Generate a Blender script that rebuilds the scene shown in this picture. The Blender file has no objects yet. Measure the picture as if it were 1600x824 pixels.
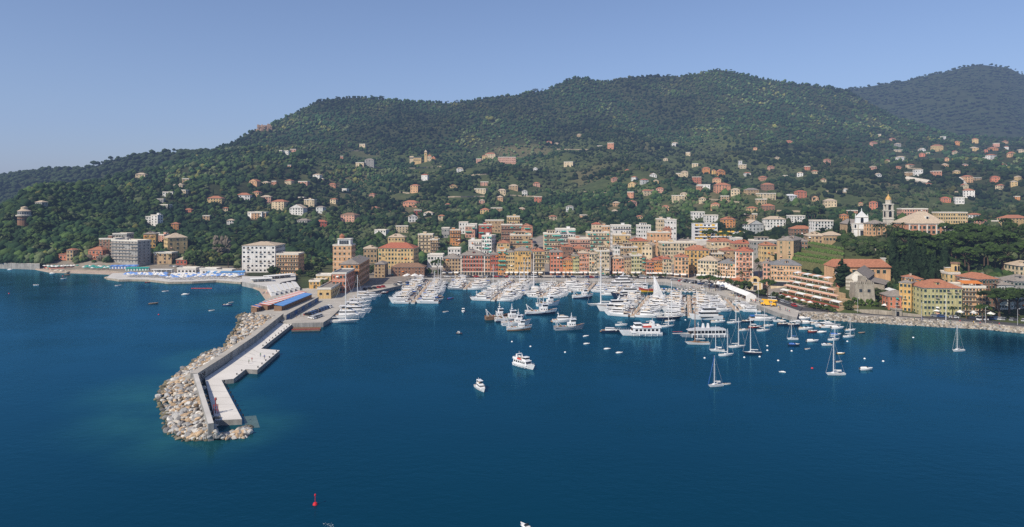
import bpy, math, random
import numpy as np
from mathutils import Vector

random.seed(7)
RNG = np.random.default_rng(11)
sc = bpy.context.scene
COL = sc.collection
R = math.radians
F, CX, HY, H = 1066.0, 800.0, 312.0, 60.0      # focal length (px of a 1600 wide frame), principal column, horizon row, camera height


def at(px, py, z=0.0):
    """point of the horizontal plane z seen along a direction"""
    Y = F * (H - z) / (py - HY)
    return Vector(((px - CX) * Y / F, Y, z))


# ------------------------------------------------------------------ materials
MATS = {}


def nt_mat(name):
    m = bpy.data.materials.new(name)
    m.use_nodes = True
    nt = m.node_tree
    for n in list(nt.nodes):
        nt.nodes.remove(n)
    out = nt.nodes.new('ShaderNodeOutputMaterial')
    return m, nt, out


def link(nt, a, b):
    nt.links.new(a, b)


def mat(name, col, rough=0.7, var=0.12, scale=0.6, rnd=0.0, metal=0.0, spec=0.3, bump=0.0, streak=0.0):
    """plain coloured surface with worn, uneven colour in world space"""
    if name in MATS:
        return MATS[name]
    m, nt, out = nt_mat(name)
    b = nt.nodes.new('ShaderNodeBsdfPrincipled')
    b.inputs['Roughness'].default_value = rough
    b.inputs['Metallic'].default_value = metal
    b.inputs['Specular IOR Level'].default_value = spec
    link(nt, b.outputs[0], out.inputs['Surface'])
    geo = nt.nodes.new('ShaderNodeNewGeometry')
    no = nt.nodes.new('ShaderNodeTexNoise')
    no.inputs['Scale'].default_value = scale
    no.inputs['Detail'].default_value = 5
    no.inputs['Roughness'].default_value = 0.65
    link(nt, geo.outputs['Position'], no.inputs['Vector'])
    mr = nt.nodes.new('ShaderNodeMapRange')
    mr.inputs['From Min'].default_value = 0.25
    mr.inputs['From Max'].default_value = 0.75
    mr.inputs['To Min'].default_value = 1 - var
    mr.inputs['To Max'].default_value = 1 + var
    link(nt, no.outputs['Fac'], mr.inputs['Value'])
    val = mr.outputs[0]
    if streak:
        mp = nt.nodes.new('ShaderNodeMapping')
        mp.inputs['Scale'].default_value = (1.1, 1.1, 0.09)
        link(nt, geo.outputs['Position'], mp.inputs['Vector'])
        n2 = nt.nodes.new('ShaderNodeTexNoise')
        n2.inputs['Scale'].default_value = 1.0
        n2.inputs['Detail'].default_value = 4
        link(nt, mp.outputs[0], n2.inputs['Vector'])
        m2 = nt.nodes.new('ShaderNodeMapRange')
        m2.inputs['From Min'].default_value = 0.3
        m2.inputs['From Max'].default_value = 0.65
        m2.inputs['To Min'].default_value = 1 - streak
        m2.inputs['To Max'].default_value = 1.04
        link(nt, n2.outputs['Fac'], m2.inputs['Value'])
        mu = nt.nodes.new('ShaderNodeMath')
        mu.operation = 'MULTIPLY'
        link(nt, val, mu.inputs[0])
        link(nt, m2.outputs[0], mu.inputs[1])
        val = mu.outputs[0]
    if rnd:
        oi = nt.nodes.new('ShaderNodeObjectInfo')
        m3 = nt.nodes.new('ShaderNodeMapRange')
        m3.inputs['To Min'].default_value = 1 - rnd
        m3.inputs['To Max'].default_value = 1 + rnd
        link(nt, oi.outputs['Random'], m3.inputs['Value'])
        mu = nt.nodes.new('ShaderNodeMath')
        mu.operation = 'MULTIPLY'
        link(nt, val, mu.inputs[0])
        link(nt, m3.outputs[0], mu.inputs[1])
        val = mu.outputs[0]
    vm = nt.nodes.new('ShaderNodeVectorMath')
    vm.operation = 'SCALE'
    vm.inputs[0].default_value = col
    link(nt, val, vm.inputs['Scale'])
    link(nt, vm.outputs[0], b.inputs['Base Color'])
    if bump:
        bp = nt.nodes.new('ShaderNodeBump')
        bp.inputs['Strength'].default_value = bump
        bp.inputs['Distance'].default_value = 0.2
        link(nt, no.outputs['Fac'], bp.inputs['Height'])
        link(nt, bp.outputs[0], b.inputs['Normal'])
    MATS[name] = m
    return m


def attr_mat(name, rough=0.9, scale=0.15, var=0.3, tint=1.0):
    """colour from the mesh's own colour attribute, broken up by noise"""
    if name in MATS:
        return MATS[name]
    m, nt, out = nt_mat(name)
    b = nt.nodes.new('ShaderNodeBsdfPrincipled')
    b.inputs['Roughness'].default_value = rough
    b.inputs['Specular IOR Level'].default_value = 0.1
    link(nt, b.outputs[0], out.inputs['Surface'])
    at_ = nt.nodes.new('ShaderNodeAttribute')
    at_.attribute_name = 'tone'
    geo = nt.nodes.new('ShaderNodeNewGeometry')
    no = nt.nodes.new('ShaderNodeTexNoise')
    no.inputs['Scale'].default_value = scale
    no.inputs['Detail'].default_value = 6
    no.inputs['Roughness'].default_value = 0.7
    link(nt, geo.outputs['Position'], no.inputs['Vector'])
    mr = nt.nodes.new('ShaderNodeMapRange')
    mr.inputs['From Min'].default_value = 0.3
    mr.inputs['From Max'].default_value = 0.7
    mr.inputs['To Min'].default_value = (1 - var) * tint
    mr.inputs['To Max'].default_value = (1 + var) * tint
    link(nt, no.outputs['Fac'], mr.inputs['Value'])
    vm = nt.nodes.new('ShaderNodeVectorMath')
    vm.operation = 'SCALE'
    link(nt, at_.outputs['Color'], vm.inputs[0])
    link(nt, mr.outputs[0], vm.inputs['Scale'])
    link(nt, vm.outputs[0], b.inputs['Base Color'])
    MATS[name] = m
    return m


WALLC = dict(white=(.72, .70, .66), cream=(.62, .50, .33), yellow=(.60, .43, .21), pink=(.58, .32, .23), orange=(.57, .26, .095),
             red=(.40, .115, .075), tan=(.45, .32, .185), grey=(.33, .32, .30), peach=(.63, .38, .21), green=(.46, .42, .21),
             brown=(.26, .15, .10), gold=(.58, .36, .13), pale=(.56, .57, .55), salmon=(.56, .27, .165), stone=(.36, .32, .26),
             coral=(.54, .205, .12))
ROOFC = dict(terracotta=(.36, .155, .09), red=(.36, .125, .075), grey=(.25, .22, .19), beige=(.46, .37, .27), brown=(.23, .14, .09), white=(.6, .6, .58), slate=(.19, .19, .19))


def wallm(k):
    return mat('plaster_' + k, WALLC[k], .85, .17, .12, streak=.28, spec=.15)


def roofm(k):
    return mat('roofing_' + k, ROOFC[k], .85, .30, .9, spec=.15, streak=.1)


M_glass = mat('window_glass', (.035, .042, .05), .12, .4, .2, spec=.5)
M_shutg = mat('shutter_green', (.035, .085, .06), .6, .2, .4, spec=.2)
M_shutb = mat('shutter_brown', (.12, .07, .045), .6, .2, .4, spec=.2)
M_trim = mat('pale_trim', (.66, .62, .54), .8, .1, .5)
M_white = mat('white_paint', (.72, .72, .71), .4, .06, .4)
M_gel = mat('gelcoat_white', (.68, .68, .67), .25, .04, .5, spec=.5)
M_navy = mat('gelcoat_navy', (.018, .03, .065), .25, .1, .5, spec=.5)
M_grey = mat('gelcoat_grey', (.30, .33, .36), .3, .06, .5, spec=.5)
M_redh = mat('hull_red', (.35, .04, .03), .4, .1, .5)
M_yelh = mat('hull_yellow', (.65, .35, .02), .4, .1, .5)
M_blue = mat('canvas_blue', (.04, .13, .40), .8, .12, .6)
M_teal = mat('canvas_teal', (.03, .28, .24), .8, .15, .6)
M_canv = mat('canvas_white', (.72, .71, .67), .85, .08, .6)
M_peach = mat('canvas_peach', (.62, .36, .24), .85, .08, .5)
M_tred = mat('canvas_red', (.55, .07, .05), .85, .1, .5)
M_orange = mat('canvas_orange', (.62, .20, .04), .85, .1, .5)
M_cush = mat('cushion_cream', (.55, .45, .33), .85, .1, .6)
M_teak = mat('teak_deck', (.34, .22, .13), .7, .18, 1.2)
M_dark = mat('dark_tinted_glass', (.012, .015, .02), .1, .1, .3, spec=.6)
M_wood = mat('old_wood', (.22, .13, .075), .7, .2, 1.0)
M_alu = mat('mast_alloy', (.6, .6, .6), .35, .05, .5, metal=.3)
M_black = mat('black_rubber', (.02, .02, .02), .6, .1, .5)
M_conc = mat('quay_concrete', (.40, .37, .32), .9, .2, .15, bump=.1, spec=.15)
M_concl = mat('pale_concrete', (.52, .50, .46), .9, .16, .12, spec=.15)
M_concd = mat('stained_concrete', (.30, .29, .27), .9, .35, .25, streak=.35, spec=.15)
M_asph = mat('asphalt', (.07, .07, .072), .9, .25, .2, spec=.15)
M_pave = mat('paving', (.30, .27, .235), .9, .2, .2, spec=.15)
M_sand = mat('beach_sand', (.42, .33, .26), .95, .2, .15, spec=.1)
M_stone = mat('old_stone', (.33, .29, .23), .95, .35, .5, bump=.4, streak=.25, spec=.1)
M_stonel = mat('pale_stone', (.55, .50, .42), .95, .2, .5, streak=.2, spec=.1)
M_ivy = mat('ivy_green', (.055, .085, .02), .95, .5, .5, spec=.1)
M_yel = mat('machine_yellow', (.70, .38, .02), .5, .1, .5)
M_trunk = mat('bark', (.10, .07, .05), .95, .3, .8, spec=.1)
M_rust = mat('red_steel', (.30, .05, .04), .6, .2, 1.0)


def leafm(name, col, var=.45):
    return mat(name, col, .9, var, .35, rnd=.28, spec=.12)


M_leafd = leafm('foliage_dark', (.028, .046, .016))
M_leafo = leafm('foliage_olive', (.058, .072, .032))
M_leafm = leafm('foliage_mid', (.042, .066, .018))
M_pine = leafm('foliage_pine', (.036, .062, .014))
M_cyp = leafm('foliage_cypress', (.016, .030, .013))
M_palm = leafm('foliage_palm', (.06, .075, .025))


# ------------------------------------------------------------------ mesh building
class MB:
    def __init__(self):
        self.v, self.f, self.m, self.mats = [], [], [], []

    def mi(self, m):
        if m not in self.mats:
            self.mats.append(m)
        return self.mats.index(m)

    def add(self, vs, fs, m):
        o = len(self.v)
        self.v += [tuple(p) for p in vs]
        k = self.mi(m)
        for f in fs:
            self.f.append(tuple(i + o for i in f))
            self.m.append(k)
        return self

    def box(self, x0, x1, y0, y1, z0, z1, m):
        return self.taper(x0, x1, y0, y1, z0, z1, m)

    def taper(self, x0, x1, y0, y1, z0, z1, m, fr=0, rr=0, sd=0):
        """box whose top is drawn in: fr at +x, rr at -x, sd on both y sides"""
        v = [(x0, y0, z0), (x1, y0, z0), (x1, y1, z0), (x0, y1, z0),
             (x0 + rr, y0 + sd, z1), (x1 - fr, y0 + sd, z1), (x1 - fr, y1 - sd, z1), (x0 + rr, y1 - sd, z1)]
        return self.add(v, [(3, 2, 1, 0), (4, 5, 6, 7), (0, 1, 5, 4), (1, 2, 6, 5), (2, 3, 7, 6), (3, 0, 4, 7)], m)

    def tube(self, p0, p1, r0, m, r1=None, n=6):
        p0, p1 = Vector(p0), Vector(p1)
        r1 = r0 if r1 is None else r1
        d = (p1 - p0).normalized()
        a = d.orthogonal().normalized()
        b = d.cross(a)
        vs = []
        for p, r in ((p0, r0), (p1, r1)):
            for i in range(n):
                t = 2 * math.pi * i / n
                vs.append(p + a * (r * math.cos(t)) + b * (r * math.sin(t)))
        fs = [(i, (i + 1) % n, n + (i + 1) % n, n + i) for i in range(n)]
        fs += [tuple(range(n - 1, -1, -1)), tuple(range(n, 2 * n))]
        return self.add(vs, fs, m)

    def prism(self, pts, z0, z1, m, side=None):
        n = len(pts)
        area = sum(pts[i][0] * pts[(i + 1) % n][1] - pts[(i + 1) % n][0] * pts[i][1] for i in range(n))
        if area < 0:
            pts = pts[::-1]
        self.add([(p[0], p[1], z1) for p in pts], [tuple(range(n))], m)
        vs = [(p[0], p[1], z0) for p in pts] + [(p[0], p[1], z1) for p in pts]
        return self.add(vs, [(i, (i + 1) % n, n + (i + 1) % n, n + i) for i in range(n)], side or m)

    def lathe(self, prof, m, n=12, c=(0, 0)):
        vs, fs = [], []
        for r, z in prof:
            for i in range(n):
                t = 2 * math.pi * i / n
                vs.append((c[0] + r * math.cos(t), c[1] + r * math.sin(t), z))
        for k in range(len(prof) - 1):
            for i in range(n):
                j = (i + 1) % n
                fs.append((k * n + i, k * n + j, (k + 1) * n + j, (k + 1) * n + i))
        fs += [tuple(range(n - 1, -1, -1)), tuple(range((len(prof) - 1) * n, len(prof) * n))]
        return self.add(vs, fs, m)

    def blob(self, c, r, m, rnd, squash=1.0, jit=.28):
        V, Fc = ICO
        s = np.array([r * rnd.uniform(.8, 1.2), r * rnd.uniform(.8, 1.2), r * squash])
        j = 1 + np.array([rnd.uniform(-jit, jit) for _ in range(len(V))])[:, None]
        vs = V * j * s + np.array(c)
        return self.add(vs.tolist(), Fc.tolist(), m)

    def leaf(self, c, s, m, rnd):
        d1 = Vector((rnd.gauss(0, 1), rnd.gauss(0, 1), rnd.gauss(0, .6))).normalized() * s
        d2 = Vector((rnd.gauss(0, 1), rnd.gauss(0, 1), rnd.gauss(0, .8))).normalized() * s * .8
        c = Vector(c)
        return self.add([c - d1 * .5, c + d2 * .5, c + d1 * .5, c - d2 * .5], [(0, 1, 2, 3)], m)

    def mesh(self, name, smooth=False):
        me = bpy.data.meshes.new(name)
        me.from_pydata(self.v, [], self.f)
        for m in self.mats:
            me.materials.append(m)
        me.polygons.foreach_set('material_index', self.m)
        if smooth:
            me.polygons.foreach_set('use_smooth', [True] * len(self.f))
        me.update()
        return me


def ico(sub):
    import bmesh
    bm = bmesh.new()
    bmesh.ops.create_icosphere(bm, subdivisions=sub, radius=1)
    V = np.array([v.co[:] for v in bm.verts])
    Fc = np.array([[v.index for v in f.verts] for f in bm.faces])
    bm.free()
    return V, Fc


ICO = ico(1)
ICO2 = ico(2)


def merged(name, shapes, which, pos, scl, rot, tone, material):
    """many small shapes as one mesh: which shape, where, how large, turned how, what colour"""
    Vs, Fs, Ts, off = [], [], [], 0
    for k, (V, Fc) in enumerate(shapes):
        idx = np.where(which == k)[0]
        if not len(idx):
            continue
        c, s = np.cos(rot[idx])[:, None], np.sin(rot[idx])[:, None]
        S = scl[idx]
        x = V[None, :, 0] * S[:, 0:1]
        y = V[None, :, 1] * S[:, 1:2]
        z = V[None, :, 2] * S[:, 2:3]
        P = np.stack([x * c - y * s, x * s + y * c, z], -1) + pos[idx][:, None, :]
        n = len(V)
        Vs.append(P.reshape(-1, 3))
        Fs.append((Fc[None] + (off + np.arange(len(idx)) * n)[:, None, None]).reshape(-1, 3))
        Ts.append(np.repeat(tone[idx], n, axis=0))
        off += len(idx) * n
    V, Fc, T = np.concatenate(Vs), np.concatenate(Fs), np.concatenate(Ts)
    me = bpy.data.meshes.new(name)
    me.vertices.add(len(V))
    me.vertices.foreach_set('co', V.astype(np.float32).ravel())
    me.loops.add(Fc.size)
    me.loops.foreach_set('vertex_index', Fc.astype(np.int32).ravel())
    me.polygons.add(len(Fc))
    me.polygons.foreach_set('loop_start', np.arange(0, Fc.size, 3, dtype=np.int32))
    me.update(calc_edges=True)
    a = me.attributes.new('tone', 'FLOAT_COLOR', 'POINT')
    a.data.foreach_set('color', np.concatenate([T, np.ones((len(T), 1))], 1).astype(np.float32).ravel())
    me.materials.append(material)
    return me


# ------------------------------------------------------------------ objects and labels
LABELS = []          # (object, base label, sort key, suffix pattern)
ORD = ('first second third fourth fifth sixth seventh eighth ninth tenth eleventh twelfth thirteenth fourteenth fifteenth sixteenth '
       'seventeenth eighteenth nineteenth twentieth twenty-first twenty-second twenty-third twenty-fourth twenty-fifth twenty-sixth '
       'twenty-seventh twenty-eighth twenty-ninth thirtieth').split()


def obj(name, me, parent=None, loc=(0, 0, 0), rz=0, scale=None, label=None):
    o = bpy.data.objects.new(name, me)
    COL.objects.link(o)
    o.location = loc
    if rz:
        o.rotation_euler = (0, 0, rz)
    if scale is not None:
        o.scale = scale if hasattr(scale, '__len__') else (scale, scale, scale)
    if parent is not None:
        o.parent = parent
    if label:
        o['label'] = label
    return o


def tag(o, label, cat, group=None, key=None, suf=None):
    o['label'] = label
    o['category'] = cat
    if group:
        o['group'] = group
    if suf:
        LABELS.append((o, label, key, suf))
    return o


def thing(name, label, cat, loc, rz=0, group=None, scale=None, key=None, suf=None):
    o = obj(name, None, None, loc, rz, scale)
    o.empty_display_size = .5
    return tag(o, label, cat, group, key, suf)


def struct(name, me, loc=(0, 0, 0), kind='structure'):
    o = obj(name, me, None, loc)
    o['kind'] = kind
    return o


def spawn(spec, label, loc, rz=0, scale=None, group=None, key=None, suf=None):
    """a thing from its list of parts: spec = (name, category, [(part, mesh, [(sub-part, mesh)])])"""
    name, cat, parts = spec
    t = thing(name, label, cat, loc, rz, group, scale, key, suf)
    for p in parts:
        o = obj(p[0], p[1], t)
        for q in (p[2] if len(p) > 2 else ()):
            obj(q[0], q[1], o)
    return t


def settle_labels():
    by = {}
    for o, base, key, suf in LABELS:
        by.setdefault(base, []).append((key, o, suf))
    for base, rows in by.items():
        if len(rows) == 1:
            continue
        rows.sort(key=lambda r: r[0])
        for i, (k, o, suf) in enumerate(rows):
            w = ORD[i] if i < len(ORD) else 'last'
            o['label'] = base + ', ' + suf.format(w)


# ------------------------------------------------------------------ terrain
def hsh(ix, iy, seed):
    h = (ix.astype(np.int64) * 374761393 + iy.astype(np.int64) * 668265263 + seed * 982451653) & 0xffffffff
    h = ((h ^ (h >> 13)) * 1274126177) & 0xffffffff
    return ((h ^ (h >> 16)) & 0xffff) / 65535.0


def vnoise(x, y, seed=0):
    x, y = np.asarray(x, float), np.asarray(y, float)
    ix, iy = np.floor(x), np.floor(y)
    fx, fy = x - ix, y - iy
    fx, fy = fx * fx * (3 - 2 * fx), fy * fy * (3 - 2 * fy)
    a, b = hsh(ix, iy, seed), hsh(ix + 1, iy, seed)
    c, d = hsh(ix, iy + 1, seed), hsh(ix + 1, iy + 1, seed)
    return (a * (1 - fx) + b * fx) * (1 - fy) + (c * (1 - fx) + d * fx) * fy


def fbm(x, y, n=4, seed=0):
    s, a = 0, .5
    for k in range(n):
        s = s + a * (vnoise(x * 2 ** k + 17 * k, y * 2 ** k - 9 * k, seed + k) - .5)
        a *= .55
    return s * 2


# slope of the coast by direction: nodes from the end of the flat shore up to the ridge, each (row, distance)
PROF = {
    -450: [(418, 585), (400, 610), (375, 650), (358, 690), (348, 720), (342, 750), (338, 780)],
    0: [(418, 585), (398, 605), (372, 640), (352, 680), (338, 720), (331, 760), (326, 790)],
    60: [(419, 580), (395, 605), (360, 650), (335, 690), (315, 740), (303, 790), (295, 830)],
    150: [(418, 585), (395, 615), (365, 670), (340, 750), (315, 860), (298, 950), (283, 1050)],
    240: [(418, 590), (400, 625), (370, 700), (340, 820), (310, 960), (290, 1080), (270, 1200)],
    330: [(420, 580), (400, 630), (370, 740), (335, 880), (300, 1050), (268, 1280), (241, 1500)],
    440: [(420, 590), (395, 680), (360, 800), (320, 980), (280, 1200), (235, 1550), (187, 1950)],
    500: [(418, 600), (392, 700), (358, 830), (318, 1010), (270, 1280), (222, 1650), (162, 2050)],
    550: [(415, 610), (390, 720), (355, 860), (315, 1050), (265, 1350), (210, 1700), (154, 2100)],
    620: [(418, 595), (393, 700), (358, 840), (315, 1050), (262, 1380), (210, 1720), (157, 2120)],
    700: [(420, 580), (395, 680), (360, 820), (315, 1050), (260, 1400), (210, 1750), (161, 2150)],
    780: [(422, 570), (395, 685), (360, 840), (312, 1100), (258, 1450), (205, 1800), (149, 2200)],
    850: [(424, 560), (395, 690), (360, 860), (310, 1150), (255, 1500), (200, 1850), (140, 2250)],
    900: [(424, 560), (397, 680), (362, 850), (310, 1150), (255, 1510), (195, 1900), (120, 2280)],
    940: [(424, 560), (398, 670), (363, 850), (310, 1150), (255, 1520), (193, 1920), (128, 2300)],
    1000: [(424, 560), (400, 660), (365, 840), (310, 1150), (255, 1550), (190, 1950), (121, 2350)],
    1060: [(432, 520), (405, 610), (370, 760), (315, 1080), (260, 1480), (192, 1930), (121, 2370)],
    1120: [(437, 490), (410, 560), (375, 680), (320, 1000), (265, 1400), (195, 1900), (110, 2400)],
    1220: [(470, 390), (440, 450), (400, 540), (340, 800), (275, 1250), (200, 1800), (127, 2400)],
    1320: [(488, 350), (455, 375), (415, 430), (370, 520), (320, 850), (230, 1700), (142, 2450)],
    1400: [(490, 348), (465, 372), (420, 430), (365, 510), (330, 850), (250, 1500), (183, 2200)],
    1500: [(497, 335), (470, 365), (430, 420), (365, 520), (335, 800), (265, 1350), (210, 2000)],
    1600: [(505, 320), (475, 350), (430, 410), (365, 520), (335, 800), (265, 1350), (216, 2000)],
    2200: [(520, 300), (480, 340), (430, 410), (365, 520), (335, 800), (265, 1350), (216, 2000)],
}
PX = np.array(sorted(PROF))
NODES = np.array([PROF[p] for p in PX], float)
SHORE = np.array([(-450, 414), (0, 414), (60, 416), (80, 424), (170, 426), (200, 430), (262, 435), (330, 435), (380, 437), (400, 449), (430, 456),
                  (480, 458), (520, 458), (560, 455), (600, 450), (640, 443), (665, 436), (850, 437), (1040, 440), (1080, 449), (1120, 459), (1180, 475),
                  (1215, 488), (1245, 494), (1330, 496), (1420, 503), (1600, 516), (2200, 545)], float)


def nodes_at(px):
    py = [np.interp(px, PX, NODES[:, k, 0]) for k in range(7)]
    Y = [np.interp(px, PX, NODES[:, k, 1]) for k in range(7)]
    return np.array(py), np.array(Y)


def terrain_z(px, Y):
    """height of the land in the direction px at distance Y (arrays)"""
    px, Y = np.broadcast_arrays(np.asarray(px, float), np.asarray(Y, float))
    shp = px.shape
    px, Y = px.ravel(), Y.ravel()
    npy, nY = nodes_at(px)
    nz = H + (HY - npy) * nY / F
    nz[0] = 1.8
    z = np.full(len(px), 1.8)
    for k in range(6):
        t = (Y - nY[k]) / (nY[k + 1] - nY[k])
        tt = np.clip(t, 0, 1)
        py = npy[k] + (npy[k + 1] - npy[k]) * tt
        zz = H + (HY - py) * Y / F
        z = np.where((t > 0) & (t <= 1.0001), np.maximum(zz, 1.8), z)
    back = Y > nY[6]
    z = np.where(back, nz[6] - (Y - nY[6]) * .35, z)
    X = (px - CX) * Y / F
    d = np.clip((Y - nY[1]) / 500, 0, 1)
    edge = 1 - np.clip((Y - nY[5]) / (nY[6] - nY[5] + 1), 0, 1) * .75
    z = z + d * edge * (fbm(X / 230, Y / 330, 4, 3) * 52 + fbm(X / 60, Y / 60, 2, 9) * 5)
    return z.reshape(shp)


CACHE = {}


def ground(px, py):
    """where a line of sight meets the land"""
    k = round(px / 2)
    if k not in CACHE:
        sy = np.interp(px, SHORE[:, 0], SHORE[:, 1])
        Ys = np.linspace(F * H / (sy - HY), nodes_at(px)[1][6] + 50, 2500)
        CACHE[k] = (Ys, terrain_z(px, Ys))
    Ys, zs = CACHE[k]
    hit = np.where(zs >= H + (HY - py) * Ys / F)[0]
    Y = Ys[hit[0]] if len(hit) else Ys[-60]
    z = float(terrain_z(px, Y))
    return Vector(((px - CX) * Y / F, float(Y), z))


def pix(p):
    return CX + F * p[0] / p[1], HY - F * (p[2] - H) / p[1]


KEEP = []      # places where no wild tree may hide a house: (px, base row, half width px, distance)


def in_town(px, py):
    """how built-up the ground is there (0 wild, 1 paved)"""
    top = np.interp(px, [600, 680, 760, 850, 1000, 1080, 1130, 1200, 1230, 1260], [430, 412, 385, 368, 368, 372, 378, 400, 440, 480])
    return (px > 600) & (px < 1262) & (py > top)


def build_terrain():
    cols = np.arange(-444, 2190, 7.0)
    rows = 150
    sy = np.interp(cols, SHORE[:, 0], SHORE[:, 1])
    Ys = F * H / (sy - HY)
    Yr = nodes_at(cols)[1][6]
    t = np.linspace(0, 1, rows - 12)
    G = Ys[:, None] + (Yr - Ys)[:, None] * (t ** 1.25)[None]
    G = np.concatenate([Ys[:, None] - np.array([6., 0.1])[None], G, Yr[:, None] + np.linspace(15, 420, 10)[None]], 1)
    PXg = np.repeat(cols[:, None], G.shape[1], 1)
    Z = terrain_z(PXg, G)
    Z[:, 0] = -4
    Z[:, 1] = .5
    X = (PXg - CX) * G / F
    V = np.stack([X, G, Z], -1)
    nc, nr = G.shape
    idx = np.arange(nc * nr).reshape(nc, nr)
    Fq = np.stack([idx[:-1, :-1], idx[1:, :-1], idx[1:, 1:], idx[:-1, 1:]], -1).reshape(-1, 4)
    PY = HY - F * (Z - H) / G
    n1 = fbm(X / 45, G / 45, 3, 21)
    n2 = fbm(X / 160, G / 160, 3, 31)
    grass = np.stack([.056 + .024 * n1, .072 + .02 * n1, .027 + .005 * n1], -1)
    dry = np.array([.135, .11, .058])
    w = np.clip(n2 * 2.2 - .25, 0, .7)[..., None]
    tone = grass * (1 - w) + dry * w
    npy, nY = nodes_at(cols)
    wild = ((PY < (npy[6] + (npy[0] - npy[6]) * .30)[:, None]) | (PXg < 470))[..., None]
    tone = np.where(wild, np.array([.035, .042, .018]), tone)
    flat = ((G < (nY[0] + 12)[:, None]) & ((PXg < 385) | ((PXg > 560) & (PXg < 640)) | ((PXg > 690) & (PXg < 1250))))[..., None]
    tone = np.where(flat, np.array([.22, .19, .15]) * (1 + .4 * n1[..., None]), tone)
    pv = in_town(PXg, PY)[..., None]
    tone = np.where(pv, np.array([.24, .21, .18]), tone)
    me = bpy.data.meshes.new('hillside')
    me.from_pydata(V.reshape(-1, 3).tolist(), [], Fq.tolist())
    a = me.attributes.new('tone', 'FLOAT_COLOR', 'POINT')
    tone = np.clip(tone.reshape(-1, 3), .01, 1)
    a.data.foreach_set('color', np.concatenate([tone, np.ones((len(tone), 1))], 1).astype(np.float32).ravel())
    me.materials.append(attr_mat('hill_ground', .95, .12, .35))
    me.polygons.foreach_set('use_smooth', [True] * len(Fq))
    struct('hillside', me)


def ridge_layer(name, pts, depth, base_drop):
    """a farther hill: pts (px, ridge row, distance)"""
    pts = np.array(pts, float)
    cols = np.arange(pts[0, 0], pts[-1, 0] + 1, 9.0)
    pr = np.interp(cols, pts[:, 0], pts[:, 1])
    Yr = np.interp(cols, pts[:, 0], pts[:, 2])
    t = np.concatenate([np.linspace(0, 1, 46), 1 + np.linspace(.03, .4, 6)])
    G = (Yr - depth)[:, None] + depth * t[None]
    zr = H + (HY - pr) * Yr / F
    prof = np.where(t < 1, t ** 1.15, 1 - (t - 1) * .9)
    Z = -5 + (zr + 5)[:, None] * prof[None]
    X = (cols[:, None] - CX) * G / F
    e = np.clip((1 - t) * 4, .25, 1)[None] * np.clip(t * 3, 0, 1)[None]
    Z = Z + e * (fbm(X / 300, G / 420, 4, 41) * 55)
    return cols, G, X, Z


def layer_mesh(name, lay):
    cols, G, X, Z = lay
    nc, nr = G.shape
    idx = np.arange(nc * nr).reshape(nc, nr)
    Fq = np.stack([idx[:-1, :-1], idx[1:, :-1], idx[1:, 1:], idx[:-1, 1:]], -1).reshape(-1, 4)
    me = bpy.data.meshes.new(name)
    me.from_pydata(np.stack([X, G, Z], -1).reshape(-1, 3).tolist(), [], Fq.tolist())
    me.materials.append(mat('far_slope', (.030, .038, .017), .95, .4, .02, spec=.05))
    me.polygons.foreach_set('use_smooth', [True] * len(Fq))
    struct(name, me)


build_terrain()
LAYB = ridge_layer('far_headland', [(-500, 300, 1794), (-200, 292, 1794), (0, 275, 1794), (60, 268, 1755), (95, 266, 1716), (130, 264, 1677), (180, 249, 1638),
                                    (230, 240, 1599), (285, 233, 1560), (325, 238, 1521), (380, 240, 1482), (480, 260, 1482)], 700, 0)
LAYC = ridge_layer('far_mountain', [(1150, 160, 3200), (1250, 145, 3200), (1330, 137, 3250), (1380, 132, 3300), (1430, 124, 3300), (1475, 114, 3300), (1505, 106, 3300),
                                    (1540, 104, 3300), (1575, 108, 3300), (1605, 122, 3300), (1700, 150, 3300), (1900, 170, 3300), (2200, 200, 3300)], 1500, 0)
layer_mesh('far_headland', LAYB)
layer_mesh('far_mountain', LAYC)
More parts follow.
